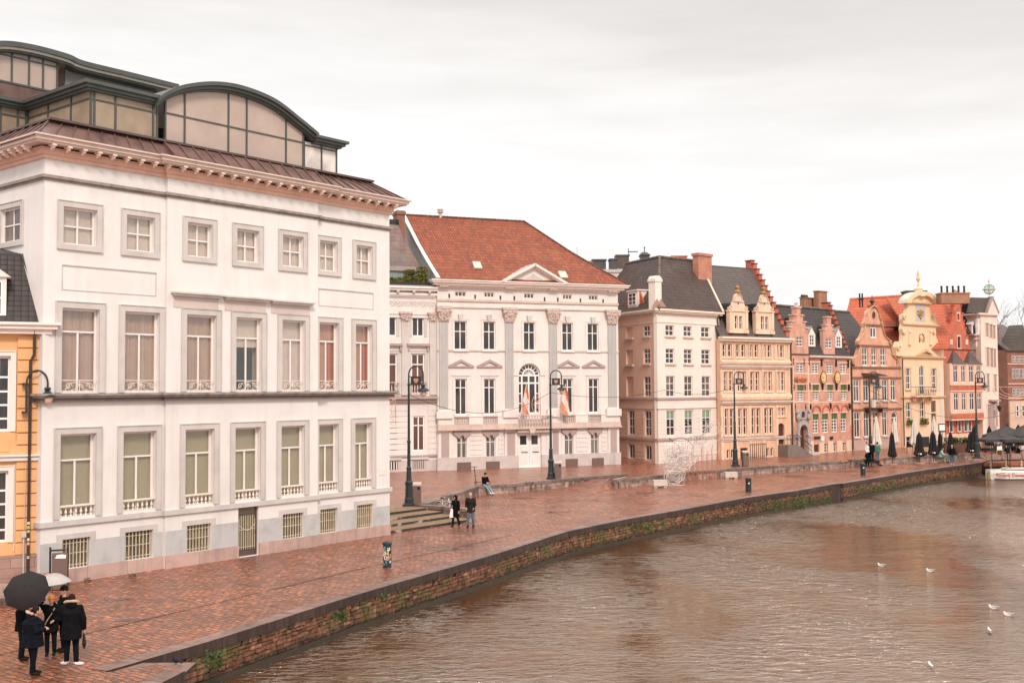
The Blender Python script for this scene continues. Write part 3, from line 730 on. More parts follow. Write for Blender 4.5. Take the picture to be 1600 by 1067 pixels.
def curtain(w_, h_, m_, amp=.03, gap=0.0):
    q = MB(); rn = random.Random(int(w_*977+h_*131+rnd.random()*999)); n_ = 46; vs = []; fs = []; xs = [0]
    for i in range(n_): xs.append(xs[-1]+rn.uniform(.4, 1.7))
    ph = rn.uniform(0, 6)
    for i in range(n_+1):
        x = w_*xs[i]/xs[-1]; yy = amp*(math.sin(i*1.9+ph)+.9*math.sin(i*.53+ph)+rn.uniform(-.5, .5)); lean = w_*.02*math.sin(i*.4+ph)*min(1, amp*40)
        vs += [(min(w_, max(0, x+lean)), yy, 0), (x, yy*.6, h_), (min(w_, max(0, x+lean)), yy+.01, 0), (x, yy*.6+.01, h_)]
    for i in range(n_):
        a = i*4; fs += [(a, a+4, a+5, a+1), (a+2, a+3, a+7, a+6)]
    return q.add(vs, fs)
cur1 = [curt_white]*7
cur2 = [curt_beige]*3+[None, curt_white, curt_or, curt_or]
for i in range(7):
    u0, u1 = c1[i]; y = seg_y(u0+.01)
    o = win(f, u0, r1[0], u1, r1[1], .22, (.5,), (.5,), .075, cream_frame, clear_glass, surround=.21, y=y, foot=True)
    f.put('curtain', curtain(u1-u0-.04, r1[1]-r1[0]-.04, cur1[i], .006 if i in (0, 1) else .02), cur1[i], (.02, .07, .02), o)
    u0, u1 = c3[i]
    o = win(f, u0, r2[0], u1, r2[1], .24, (.5,), (.275,), .085, cream_frame, clear_glass, surround=.23, y=y, vlow=True)
    H = r2[1]-r2[0]; W = u1-u0
    if cur2[i]: f.put('curtain', curtain(W-.04, H-.04, cur2[i], .035 if i != 4 else .008), cur2[i], (.02, .09, .02), o)
    else: f.put('curtain', curtain(W-.04, H*.40, curt_white, .008), curt_white, (.02, .07, H*.6), o)
    if i >= 5: f.put('curtain', curtain(W*.42, H*.7, curt_red, .03), curt_red, (W*.54, .06, .02), o)
    q = MB(); 
    f.put('balconet', balconet(W-.06), white_iron, (.03, -.2, .01), o)
    u0, u1 = c4[i]
    o = win(f, u0, r3[0], u1, r3[1], .26, (.5,), (.315,), .085, cream_frame, clear_glass, surround=.22, y=y, vlow=True)
    W = u1-u0; H = r3[1]-r3[0]
    f.put('blind', curtain(W-.04, H-.04, curt_green, .0025), curt_green, (.02, .08, .02), o)
    balustrade(f, .01, W-.01, .0, .48, -.16, white_cb, 7, o)
    if i != 3:
        u0, u1 = cb[i]
        o = win(f, u0, rb[0], u1, rb[1], .24, (), (), .05, mat('grey_window_frame', (.25, .21, .19), .6), pane_brown if i < 0 else glassmat('olive_basement_glass', (.10, .085, .06), curtain=(.22, .19, .13)) if 'olive_basement_glass' not in MATS else MATS['olive_basement_glass'], y=y)
        g_ = MB(); W = u1-u0; H = rb[1]-rb[0]
        nbars = 8
        for k in range(nbars): g_.tube([((k+.5)*W/nbars, 0, -.03), ((k+.5)*W/nbars, 0, H+.0)], .021, 6)
        for zz in (.12, H*.5, H-.18): g_.tube([(0, .02, zz), (W, .02, zz)], .016, 6)
        f.put('window_bars', g_, mat('cream_painted_bars', (.60, .50, .36), .5, .2, 5), (0, -.14, 0), o)
        lt = MB().box(-.22, W+.22, -.255, -.238, H, H+.2).box(-.22, -.001, -.255, -.238, H-.14, H-.001).box(W+.001, W+.22, -.255, -.238, H-.14, H-.001)
        f.put('lintel', lt, stone_grey, (0, 0, 0), o)
# hood shelves over the three middle windows
for i, (a, b_, ya, yb) in enumerate(((271, 349.4, 457, 466), (351.5, 423, 463.5, 472.5), (424.5, 491, 469.5, 479))):
    ua, ub = f.u(a, ya, -PJ-.2), f.u(b_, yb, -PJ-.2); zt = f.z((a+b_)/2, (ya+yb)/2-4, -PJ-.3)
    q = MB().box(ua, ub, -PJ-.30, -PJ, zt-.07, zt).box(ua+.06, ub-.06, -PJ-.22, -PJ, zt-.16, zt-.071)
    f.put('window_hood', q, stone_grey)
    q = MB().box(ua+.13, ub-.13, -PJ-.03, -PJ, r2[1]+.27, zt-.161); f.put('hood_panel', q, stone_warm if False else mat('pink_grey_panel', (.58, .48, .44), .8, .06, 1))
# incised panels
for (a, b_, ya, yb, yc, yd) in ((97, 244, 414, 452, 424, 458), (498, 583, 451, 477, 460, 481)):
    x0, x1 = f.u(a, ya), f.u(b_, yc); z1 = f.z(a, ya); z0 = f.z(a, yb); t = .02
    q = MB().box(x0, x1, -.035, 0, z1-t, z1+t*1.4).box(x0, x1, -.02, 0, z0-t, z0).box(x0, x0+t, -.02, 0, z0, z1-t).box(x1-t, x1, -.02, 0, z0, z1-t)
    f.put('panel_border', q, stone_taupe if False else mat('incised_line', (.48, .42, .40), .8))
# steel door with bars
u0, u1 = cb[3]; W = u1-u0
q = MB().box(0, .07, -.05, .05, 0, zd).box(W-.07, W, -.05, .05, 0, zd).box(.07, W-.07, -.05, .05, zd-.07, zd).box(.07, W-.07, -.02, .05, zd*.80, zd*.83).box(.07, W-.07, -.015, .05, 0, .35)
o = f.put('door', q, mat('brown_door_frame', (.10, .065, .05), .5), (u0, -PJ+.16, .01))
f.put('pane', MB().box(.07, W-.07, .0, .02, .35, zd-.07), glassmat('olive_door_glass', (.16, .135, .095), curtain=(.2, .17, .12)), (0, 0, 0), o)
g_ = MB()
for k in range(8): g_.tube([(.12+(W-.24)*k/7, -.05, .3), (.12+(W-.24)*k/7, -.05, zd*.78-(.12 if k in (0, 7) else 0))], .014, 6)
g_.tube([(.1, -.05, zd*.62)]+[(.1+(W-.2)*t/10, -.05, zd*.62-.28*math.sin(PI*t/10)) for t in range(1, 10)]+[(W-.1, -.05, zd*.62)], .014, 6)
for zz in (.4, 1.15): g_.tube([(.1, -.05, zz), (W-.1, -.05, zz)], .012, 6)
f.put('door_bars', g_, mat('cream_painted_bars', (.60, .50, .36), .5, .2, 5), (0, 0, 0), o)
f.put('handle', MB().tube([(W-.12, -.09, .95), (W-.12, -.09, 1.1)], .02, 6), iron, (0, 0, 0), o)
q = MB().box(f.u(592, 738), f.u(603, 738), -.02, 0, f.z(598, 742), f.z(598, 731)); f.put('wall_plaque', q, white_cb)
# --- copper skirt roof
yk = .30; zk = f.z(577, 285.5, yk); uk0 = .45; uk1 = f.u(577, 285.5, yk)
copm = copper
q = MB()
def skirt(q, a, b_, y, hipL, hipR):
    q.slab([(a, y-.62, zc), (b_, y-.62, zc), (b_-hipR, yk+y, zk), (a+hipL, yk+y, zk)], .08)
    L_ = b_-a; k = max(2, int(L_/.62))
    for i in range(k+1):
        t = i/k; xa = a+L_*t; xb = a+hipL+(L_-hipL-hipR)*t
        q.tube([(xa, y-.64, zc+.01), (xb, yk+y-.02, zk+.03)], .032, 5)
sr = MB(); skirt(sr, -.62, ub1-.02, 0, .92, 0); skirt(sr, ub1-.02, ub2+.02, -PJ, 0, 0); skirt(sr, ub2+.02, LN+.62, 0, 0, LN+.62-uk1)
sr.slab([(-.62, -.62, zc), (-.62, 12, zc), (.30, 12, zk), (.30, yk, zk)], .08)
for i in range(18): sr.tube([(-.64, .2+i*.62, zc), (.28, .2+i*.62, zk+.03)], .022, 5)
sr.slab([(LN+.62, -.62, zc), (LN+.62, 12, zc), (uk1, 12, zk), (uk1, yk, zk)], .08)
f.put('copper_skirt', sr, copm)
q = MB().box(.18, uk1+.1, yk-PJ-.10, yk+.12, zk+.0, zk+.09).box(.18, .44, yk+.12, 12, zk, zk+.09); f.put('gutter_edge', q, mat('dark_gutter', (.10, .065, .06), .4, .2, 2))
q = MB().box(-.7, LN+.7, -.6, 13.5, zc-.1, zc-.02).box(.6, uk1, yk+.1, 12, zk-.12, zk+.02); f.put('flat_roof', q, mat('roof_felt', (.12, .11, .105), .8))
# --- penthouse
def glazed(y, u0, u1, z0, z1, vs, hs, top=None, name='penthouse_glazing', arcf=None, pm=pane_pent, fr_=None):
    fr_ = fr_ or f
    """mullioned wall; arcf(u) gives the height of the head at u"""
    n_ = 24 if arcf else 1
    hd = (lambda u: arcf(u)) if arcf else (lambda u: z1)
    poly = [(u0, z0), (u1, z0)]+[(u1+(u0-u1)*i/n_, hd(u1+(u0-u1)*i/n_)) for i in range(n_+1)]
    q = MB()
    for v_ in vs: q.box(v_-.035, v_+.035, y-.05, y+.05, z0, hd(v_)-.0)
    for h_ in hs:
        us = [u0+(u1-u0)*k/40 for k in range(41) if hd(u0+(u1-u0)*k/40) > h_+.05]
        q.box(us[0], us[-1], y-.04, y+.04, h_-.03, h_+.03)
    q.box(u0, u1, y-.06, y+.06, z0, z0+.08)
    o = fr_.put(name, q, zinc); p = MB().prism(poly, y+.0, y+.02); fr_.put('pane', p, pm, (0, 0, 0), o); return o
yp = .75
# left glass box: front face
ua, ub_ = f.u(140, 160, yp), f.u(246, 185, yp)
zrf = f.z(138, 124, yp-.35)
zt_ = f.z(240, 163, yp)
glazed(yp, ua, ub_, zk+.05, zrf-.15, [ua+.05, f.u(147, 180, yp), f.u(180, 180, yp), f.u(239, 190, yp), ub_-.03], [f.z(200, 167, yp)], pm=glassmat('tan_blind_glass', (.30, .22, .15), .05, .2, curtain=(.38, .28, .20)))
# side face of the box, running back
ysb, _ = f.at_x(44, 160, ua)
fb = f.sub(ua, ysb, 0, -PI/2)
glazed(0, 0, ysb-yp, zk+.05, zrf-.15, [.05, (ysb-yp)*.35, (ysb-yp)*.72], [f.z(200, 167, yp)], fr_=fb, pm=MATS['tan_blind_glass'])
glazed(ysb, .7, ua, zk+.05, zrf-.15, [1.0, (ua+.7)*.6, ua-.1], [f.z(200, 167, yp)], pm=MATS['tan_blind_glass'])
rf = MB()
for d_, za, zb_ in ((.42, zrf-.14, zrf), (.30, zrf-.27, zrf-.141), (.2, zrf-.36, zrf-.271)):
    rf.box(ua-d_, ub_+.02, yp-d_, ysb, za, zb_).box(.3-d_, ua-d_, ysb-d_, 12, za, zb_)
f.put('penthouse_roof', rf, zinc)
# arched front bay
yA = yp-.08
arc = f.P([(249, 153), (262, 143), (290, 132), (335, 127.5), (380, 134), (430, 154), (470, 184), (499, 208)], yA-.45)
def spline(pts, k=8):
    out = []
    for i in range(len(pts)-1):
        p0 = pts[max(i-1, 0)]; p1 = pts[i]; p2 = pts[i+1]; p3 = pts[min(i+2, len(pts)-1)]
        for j in range(k):
            t = j/k
            out.append(tuple(.5*((2*p1[d])+(-p0[d]+p2[d])*t+(2*p0[d]-5*p1[d]+4*p2[d]-p3[d])*t*t+(-p0[d]+3*p1[d]-3*p2[d]+p3[d])*t**3) for d in (0, 1)))
    return out+[tuple(pts[-1])]
arcs = spline(arc)
def band(pts, t0, t1): return [(x, z-t0) for x, z in pts]+[(x, z-t1) for x, z in reversed(pts)]
rf = MB().prism(band(arcs, 0, .17), yA-.45, 9).prism(band(arcs, .171, .30), yA-.33, 9).prism(band(arcs, .301, .38), yA-.2, 9)
f.put('arched_roof', rf, zinc)
def arch_at(u):
    for (a, za), (b_, zb_) in zip(arcs, arcs[1:]):
        if a <= u <= b_: return za+(zb_-za)*(u-a)/(b_-a+1e-9)-.38
    return arcs[-1][1]-.38 if u > arcs[-1][0] else arcs[0][1]-.38
ug0, ug1 = f.u(257, 190, yA), f.u(474, 230, yA)
glazed(yA, ug0, ug1, zk+.05, 0, [ug0+.03]+[f.u(x, 200, yA) for x in (288, 356.5, 385, 446.5)]+[ug1-.03], [f.z(357, 198, yA)], arcf=arch_at)
# right end glazing and flat slab roof
ur = f.u(526, 250, yp); zr_ = f.z(545, 222, yp-.5)
glazed(yp, ug1+.05, ur, zk+.05, zr_-.3, [ug1+.1, f.u(502, 240, yp), ur-.03], [f.z(500, 232, yp)], pm=glassmat('pale_end_glass', (.50, .43, .39), .05, .2, curtain=(.8, .72, .66)))
fe = f.sub(ur, yp, 0, PI/2); glazed(0, 0, 3.2, zk+.05, zr_-.3, [.03, 1.6, 3.1], [f.z(500, 232, yp)], fr_=fe, pm=MATS['pale_end_glass'])
q = MB().box(arcs[-1][0]-.15, f.u(545, 222, yp-.5), yp-.55, 5, zr_-.13, zr_).box(arcs[-1][0]-.10, f.u(545, 222, yp-.5)-.13, yp-.42, 5, zr_-.26, zr_-.131).box(arcs[-1][0]-.05, f.u(545, 222, yp-.5)-.26, yp-.28, 5, zr_-.36, zr_-.261)
f.put('penthouse_roof', q, zinc)
q = MB().box(ug0, ug1, 3.2, 3.3, zk, zr_-.4).box(ug1+.4, ur-.4, 3.2, 3.3, zk, zk+1.0); f.put('inner_partition', q, mat('pale_interior_wall', (.5, .42, .38), .8))
# upper storey set back with its own swept roof
yU = ysb+1.6
ptU = f.P([(-140, 110), (-60, 74), (0, 64), (50, 69.5), (105, 84), (125, 93), (150, 100), (200, 112), (280, 132)], yU-.5)
sU = spline(ptU)
q = MB().prism(band(sU, 0, .22), yU-.5, yU+6).prism(band(sU, .331, .42), yU-.28, yU+6)
f.put('upper_roof', q, zinc)
q = MB().prism(band(sU, .221, .33), yU-.38, yU+5.9); f.put('roof_fascia', q, zinc_l)
def up_at(u):
    for (a, za), (b_, zb_) in zip(sU, sU[1:]):
        if a <= u <= b_: return za+(zb_-za)*(u-a)/(b_-a+1e-9)-.42
    return sU[-1][1]-.42
uw0 = f.u(-90, 110, yU); uw1 = f.u(91, 110, yU); zw0 = f.z(0, 128, yU)
glazed(yU, uw0, uw1, zw0, 0, [f.u(x, 110, yU) for x in (-60, -25, 18, 45, 67, 89)], [f.z(40, 94, yU)], arcf=up_at)
q = MB().prism([(uw0, zrf-.1), (uw1, zrf-.1), (uw1, zw0), (uw0, zw0)], yU-.02, yU+.1); f.put('copper_apron', q, copper)
q = MB().prism([(uw1+.5, zrf-.1), (f.u(250, 130, yU), zrf-.1)]+[(u, up_at(u)) for u in (f.u(250, 130, yU), f.u(180, 130, yU), uw1+.5)], yU+.3, yU+.4); f.put('panel_wall', q, mat('grey_panel_wall', (.20, .19, .18), .5, .05))
f.put('rear_mass', MB().box(1.5, ub_, yU+.5, 12, zk, zrf-.1), dark_in)

# ================================================================ YELLOW HOUSE at the left edge
b0 = gp(62, 914); uy = Vector((.909, .417, 0)); a0 = b0-uy*7; ay = math.atan2(uy.y, uy.x)
r = thing('yellow_house', 'yellow rusticated house with slate mansard at the left edge, beside the white mansion', 'building', a0, ay)
f = Frame(r, a0, ay); W7 = 7.0
zt = f.z(30, 503, -.5); zs = f.z(30, 715); zpl = f.z(30, 866)
h1 = [f.u(-40, 600), f.u(16.5, 600)]; w1 = f.rows(10, [(556, 674)])[0]; w2 = f.rows(10, [(735, 847)])[0]; h2 = [f.u(-42, 800), f.u(12.5, 800)]
q = MB().prism(rect(0, -.3, W7, zt-.3), 0, .5, [rect(h1[0], w1[0], h1[1], w1[1]), rect(h2[0], w2[0], h2[1], w2[1])]); f.put('wall', q, yellow_st)
q = MB().box(W7-.4, W7, .5, 3, -.3, zt-.3).box(0, W7-.4, 2.6, 3, -.3, zt-.3); f.put('side_wall', q, yellow_st)
up = f.u(26.5, 650)
q = MB(); k = 18
for i in range(k):
    z0_ = zpl+(w1[1]+.75-zpl)*i/k; z1_ = zpl+(w1[1]+.75-zpl)*(i+1)/k
    q.box(up, W7+.03, -.09, 0, z0_+.02, z1_-.03)
f.put('rusticated_pilaster', q, yellow_st)
q = MB().box(0, W7+.05, -.16, 0, -.3, zpl); f.put('plinth', q, brickmat('pink_stone_blocks', (.40, .26, .22), (.36, .22, .18), (.2, .13, .11), bw=.8, bh=.36, ms=.012, streak=.5))
q = MB().box(0, W7+.12, -.18, 0, zs-.1, zs+.06).box(0, W7+.2, -.26, 0, zs+.061, zs+.12).box(0, W7+.12, -.22, 0, w1[1]+.85, w1[1]+1.02).box(0, W7+.2, -.3, 0, w1[1]+1.021, w1[1]+1.1)
f.put('string_course', q, stone_palace)
q = MB().box(0, W7+.3, -.35, .4, zt-.42, zt-.25).box(0, W7+.5, -.5, .4, zt-.249, zt-.1).box(0, W7+.6, -.6, .4, zt-.099, zt); f.put('cornice', q, mat('pale_cornice_crown', (.80, .68, .62), .7, .06, 1, .3, .1))
for (a, b_), (z0_, z1_) in ((h1, w1), (h2, w2)):
    win(f, a, z0_, b_, z1_, .16, (.33, .66), (.28, .47, .65, .83), .09, white_frame, pane_dark, surround=.16, sm=white_cb, sdep=.05)
    q = MB().box(b_+.2, up-.03, -.045, 0, z0_-.35, z1_+.45); f.put('white_band', q, white_cb)
q = MB().box(h1[0], h1[1], -.03, 0, w1[0]-.75, w1[0]-.3); f.put('apron_panel', q, yellow_st)
# mansard, dormer
um, zm = f.L(35, 398, 1.2); 
q = MB().slab([(0, -.1, zt), (W7+.1, -.1, zt), (um, 1.2, zm), (0, 1.2, zm)], .15).slab([(W7+.1, -.1, zt), (W7+.1, 3, zt), (um, 3, zm), (um, 1.2, zm)], .15); 
f.put('mansard_roof', q, slate)
q = MB().slab([(0, 1.15, zm+.02), (um+.12, 1.15, zm+.02), (um-.3, 3, zm+.45), (0, 3, zm+.45)], .1).tube([(W7+.12, -.14, zt+.02), (um+.02, 1.16, zm)], .09, 6); f.put('lead_ridge', q, mat('dark_lead', (.06, .055, .055), .5, .2, 2))
ud = f.u(10, 460, .1); zd0, zd1, zdt = f.z(8, 493, 0), f.z(8, 433, 0), f.z(2, 418, 0)
q = MB().box(ud-1.6, ud-1.5, -.0, 1.2, zd0, zd1).box(ud-.12, ud, 0, 1.2, zd0, zd1).box(ud-1.5, ud-.12, 0, 1.2, zd1-.12, zd1).prism([(ud-1.8, zd1), (ud+.15, zd1), (ud-.8, zdt+.35)], -.1, 1.4)
o = f.put('dormer', q, stone_palace); win(f, ud-1.5, zd0, ud-.12, zd1-.12, .05, (.5,), (.5,), .07, white_frame, pane_dark, parent=None)
# downpipe with stickers, grey conduit
xp = f.u(46, 700, -.2)
q = MB().tube([(xp+.12, -.3, zt-.3), (xp+.12, -.3, zt-1.2), (xp, -.24, zt-1.45), (xp, -.24, .1)], .055, 8); o = f.put('downpipe', q, brown_pipe)
for i, (dz, c_) in enumerate(((2.35, (.7, .55, .5)), (2.2, (.6, .45, .05)), (2.05, (.3, .5, .4)), (1.75, (.65, .6, .55)), (1.6, (.6, .4, .35)), (1.1, (.5, .4, .35)))):
    f.put('sticker', MB().box(-.04, .04, -.005, .005, -.05, .05), mat('sticker_%d' % i, c_, .6), (xp, -.303, dz), o)
xg = f.u(37, 850, -.2); q = MB().tube([(xg, -.2, .02), (xg, -.2, f.z(36, 838))], .035, 8).tube([(xg, -.2, f.z(36, 830)), (xg+.05, -.2, f.z(36, 720))], .012, 6).box(xg-.08, xg+.08, -.28, -.16, f.z(36, 838), f.z(36, 829)); f.put('conduit', q, concrete)
# ================================================================ PALACE WITH THE RED ROOF and the grey link building
S = 4.1026
def XA(x): return 590+x/S
def YA(y): return 310+y/S
def YB(y): return 540+y/S
f = building('palace', 'white classical palace with red tiled roof, grey fluted pilasters and balcony over a double door', 'building', (684, 735), (968, 725), PZ)
fp = f; W = f.len
zE = f.z(836, 441, -.7)                         # top of the cornice
zA1 = f.z(836, 458); zS = f.z(765, YA(655)); 
gu = [XA(v) for v in (490, 572, 677, 755, 935, 1010, 1182, 1252, 1345, 1415)]
C5 = f.cols(530, [(gu[i], gu[i+1]) for i in range(0, 10, 2)])
rU = f.rows(720, [(501.5, 546.5)])[0]; rM = f.rows(720, [(591.7, 648)])[0]; rG = f.rows(721, [(681, 716)])[0]; rT = f.rows(720, [(455.5, 463.5)])[0]
CT = f.cols(460, [(XA(495), XA(568)), (XA(682), XA(748)), (XA(938), XA(1003)), (XA(1186), XA(1246)), (XA(1352), XA(1412))])
CG = f.cols(700, [(XA(508), XA(572)), (XA(695), XA(755)), None or (XA(935), XA(1010)), (XA(1200), XA(1255)), (XA(1368), XA(1418))])
CM_ = f.cols(620, [(XA(495), XA(572)), (XA(680), XA(755)), (XA(903), XA(1043)), (XA(1187), XA(1253)), (XA(1352), XA(1418))])
zMc = f.z(827, 568); aw = CM_[2]; dr = f.cols(700, [(XA(905), XA(1050))])[0]; zdr = f.z(828, YB(558))
holes = [rect(a, rT[0], b_, rT[1]) for a, b_ in CT]+[rect(a, rU[0], b_, rU[1]) for a, b_ in C5]
holes += [rect(CM_[i][0], rM[0], CM_[i][1], rM[1]) for i in (0, 1, 3, 4)]+[archp(aw[0], rM[0]+.02, aw[1], zMc)]
holes += [rect(CG[i][0], rG[0], CG[i][1], rG[1]) for i in (0, 1, 3, 4)]+[rect(dr[0], .02, dr[1], zdr)]
f.put('wall', MB().prism(rect(0, -.3, W, zE-.25), 0, .45, holes), stone_palace)
f.put('rear_wall', MB().box(0, .4, .45, 11, -.3, zE-.3).box(W-.4, W, .45, 11, -.3, zE-.3).box(.4, W-.4, 10.6, 11, -.3, zE-.3), stone_palace)
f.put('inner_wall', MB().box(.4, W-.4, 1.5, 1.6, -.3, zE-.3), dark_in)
for i in range(5):
    win(f, CT[i][0], rT[0], CT[i][1], rT[1], .1, (.33, .66), (), .07, white_cb, pane_mid)
    o = win(f, C5[i][0], rU[0], C5[i][1], rU[1], .13, (.5,), (.36,), .085, white_frame, pane_dark, surround=.14, sm=stone_palace, sdep=.04, sill=stone_palace)
    w_ = C5[i][1]-C5[i][0]; h_ = rU[1]-rU[0]
    f.put('keystone', MB().prism([(w_/2-.13, h_-.02), (w_/2+.13, h_-.02), (w_/2+.24, h_+.55), (w_/2-.24, h_+.55)], -.30, -.175), stone_taupe if False else stone_grey, (0, 0, 0), o)
    if i == 2: continue
    o = win(f, CM_[i][0], rM[0], CM_[i][1], rM[1], .13, (.5,), (.25,), .095, white_frame, pane_dark, surround=.16, sm=stone_palace, sdep=.04)
    w_ = CM_[i][1]-CM_[i][0]; h_ = rM[1]-rM[0]; yy = -.13
    hp = MB().prism([(-.62, h_+.95), (w_+.62, h_+.95), (w_+.62, h_+1.07), (w_/2, h_+1.62), (-.62, h_+1.07)], yy-.14, yy, [[(-.2, h_+1.06), (w_+.2, h_+1.06), (w_/2, h_+1.40)]])
    f.put('pediment', hp, stone_taupe, (0, 0, 0), o)
    f.put('frieze_panel', MB().box(-.3, w_+.3, yy-.05, yy, h_+.25, h_+.30), stone_grey, (0, 0, 0), o)
    balustrade(f, -.1, w_+.1, f.z(830, YB(492))-rM[0], f.z(830, YB(445))-f.z(830, YB(492)), -.30, stone_warm, 6, o)
    o = win(f, CG[i][0], rG[0], CG[i][1], rG[1], .18, (.5,), (.30,), .08, white_frame, pane_dark)
    w_ = CG[i][1]-CG[i][0]; h_ = rG[1]-rG[0]
    bars = MB()
    for k in range(6): bars.tube([((k+.5)*w_/6, -.1, 0), ((k+.5)*w_/6, -.1, h_)], .016, 4)
    f.put('window_bars', bars, white_iron, (0, 0, 0), o)
    sc_ = MB().prism([(-.2, h_+.65), (w_/2, h_+.55), (w_+.2, h_+.65), (w_+.35, h_+.2), (w_*.75, h_-.25), (w_*.62, h_+.05), (w_*.38, h_+.05), (w_*.25, h_-.25), (-.35, h_+.2)], -.34, -.19)
    f.put('carved_apron', sc_, stone_taupe, (0, 0, 0), o)
    f.put('sill', MB().box(-.3, w_+.3, -.32, -.19, -.28, -.08), stone_palace, (0, 0, 0), o)
# big arched window
w_ = aw[1]-aw[0]; h_ = zMc-rM[0]-.02; rr = w_/2; cz = h_-rr
q = MB().prism(archp(0, 0, w_, h_, 16), -.05, .05, [archp(.1, .1, w_-.1, h_-.1, 16)])
for v_ in (.19, .5, .81): q.box(w_*v_-.07, w_*v_+.07, -.04, .04, .1, cz)
for zz in (cz, cz*.80): q.box(.1, w_-.1, -.045, .038, zz-.07, zz+.07)
for zz in (cz*.27, cz*.53): q.box(.1, w_*.19, -.03, .03, zz-.04, zz+.04).box(w_*.81, w_-.1, -.03, .03, zz-.04, zz+.04)
q.prism([(rr+(rr*.6)*math.cos(PI*k/16), cz+rr*.6*math.sin(PI*k/16)) for k in range(17)]+[(rr+(rr*.48)*math.cos(PI*k/16), cz+rr*.48*math.sin(PI*k/16)) for k in range(16, -1, -1)], -.04, .04)
for k in range(1, 8):
    a = PI*k/8; q.tube([(rr+.1*math.cos(a), 0, cz+.1*math.sin(a)), (rr+(rr-.08)*math.cos(a), 0, cz+(rr-.08)*math.sin(a))], .035, 5)
o = f.put('arched_window', q, white_frame, (aw[0], .2, rM[0]+.02))
f.put('pane', MB().prism(archp(.02, .02, w_-.02, h_-.02, 16), -.006, .006), pane_dark, (0, 0, 0), o)
f.put('archivolt', MB().prism([(rr+(rr+.45)*math.cos(PI*k/16), cz+(rr+.45)*math.sin(PI*k/16)) for k in range(17)]+[(rr+(rr+.02)*math.cos(PI*k/16), cz+(rr+.02)*math.sin(PI*k/16)) for k in range(16, -1, -1)], -.28, -.201), stone_palace, (0, 0, 0), o)
# pilasters
flute = MB()
pc = [f.cols(580, [(XA(a), XA(b_))])[0] for a, b_ in ((393, 450), (817, 870), (1098, 1150), (1476, 1530))]
zp0, zp1, zq = f.z(700, YB(408)), f.z(700, YA(790)), f.z(700, YA(692))
for (a, b_) in pc:
    w_ = b_-a; q = MB().box(0, w_, -.12, 0, 0, zp1-zp0)
    for k in range(6): q.box((k+.2)*w_/6, (k+.8)*w_/6, -.17, -.121, .05, zp1-zp0-.05)
    o = f.put('pilaster', q, mat('grey_pilaster', (.50, .475, .455), .7, .06, 1, .2), (a, 0, zp0))
    cp = MB(); hc = zq-zp1+.0; hc = zq-zp1
    cp.fru(-.02, w_+.02, -.2, 0, zp1-zp0, -.22, w_+.22, -.42, 0, zp1-zp0+hc*.82).box(-.3, w_+.3, -.45, 0, zp1-zp0+hc*.83, zp1-zp0+hc)
    for k in range(26):
        t = rnd.random(); lv = rnd.random(); cp.ball((w_*t, -.24-.18*lv, zp1-zp0+.1+hc*.65*lv), (.10, .07, .12), 6, 4)
    for sx in (-.16, w_+.16): cp.ball((sx, -.38, zp1-zp0+hc*.68), (.14, .12, .16), 8, 6)
    f.put('capital', cp, mat('carved_capital', (.55, .43, .38), .8, .3, 6), (0, 0, 0), o)
    f.put('base', MB().box(-.12, w_+.12, -.25, 0, -.15, 0).box(-.3, w_+.3, -.36, 0, -.75, -.151), stone_palace, (0, 0, 0), o)
# strings, balcony course, entablature
zb_t, zb_m, zb_l = f.z(830, YB(445)), f.z(830, YB(495)), f.z(830, YB(540))
mid = [(0, pc[1][0]-.3), (pc[1][0]-.3, pc[2][1]+.3), (pc[2][1]+.3, W)]
q = MB().box(-.05, W+.05, -.22, 0, zb_m-.05, zb_m+.0).box(-.1, W+.1, -.4, 0, zb_m-.5, zb_m-.36).box(-.05, W+.05, -.26, 0, zb_m-.359, zb_m-.051)
q.box(mid[1][0], mid[1][1], -.6, -.41, zb_m-.49, zb_m-.35); f.put('balcony_course', q, stone_warm)
q = MB()
for a, b_ in [(0, CM_[0][0]-.12)]+[(CM_[i][1]+.12, CM_[i+1][0]-.12) for i in range(4)]+[(CM_[4][1]+.12, W)]:
    f.put('parapet', MB().box(a, b_, -.20, 0, zb_m+.001, zb_t-.06).box(a, b_, -.24, 0, zb_t-.059, zb_t), stone_palace)
balustrade(f, aw[0]-.15, dr[1]+.9, zb_m-.34, zb_t-zb_m+.34, -.5, stone_warm, 12)
q = MB().box(-.03, W+.03, -.12, 0, zS-.14, zS+.05).box(-.03, W+.03, -.08, 0, f.z(765, YB(38)), f.z(765, YB(28)))
for a, b_ in mid: q.box(a+.02, b_-.02, -.10-.06*(a > 0 and b_ < W), -.001, f.z(700, YA(620))-1.05, f.z(700, YA(620))-.95)
f.put('string_course', q, stone_warm)
q = MB().box(-.1, W+.1, -.22, .1, zE-.62, zE-.45).box(-.4, W+.4, -.5, .1, zE-.449, zE-.25).box(-.6, W+.75, -.7, .1, zE-.249, zE-.1).box(-.7, W+.85, -.8, .1, zE-.099, zE)
q.box(W+.001, W+.4, .1, 5, zE-.449, zE-.25).box(W+.001, W+.75, .1, 5, zE-.249, zE-.1)
crn = f.put('cornice', q, mat('pale_cornice_crown', (.7, .6, .55), .7))
q = MB()
for a, b_ in pc:
    for k in range(6): q.box(a+(b_-a)*k/6-.05, a+(b_-a)*k/6+.10, -.44, -.23, zE-.60, zE-.455)
f.put('dentils', q, stone_warm, (0, 0, 0), crn)
for a in (459, 625, 787, 876, 1070, 1155, 1300, 1445):
    u_ = f.u(XA(a), YA(628)); z_ = f.z(XA(a), YA(625+(a-459)*.035)); f.put('vent', MB().box(u_-.07, u_+.07, -.02, .0, z_-.17, z_+.17), iron)
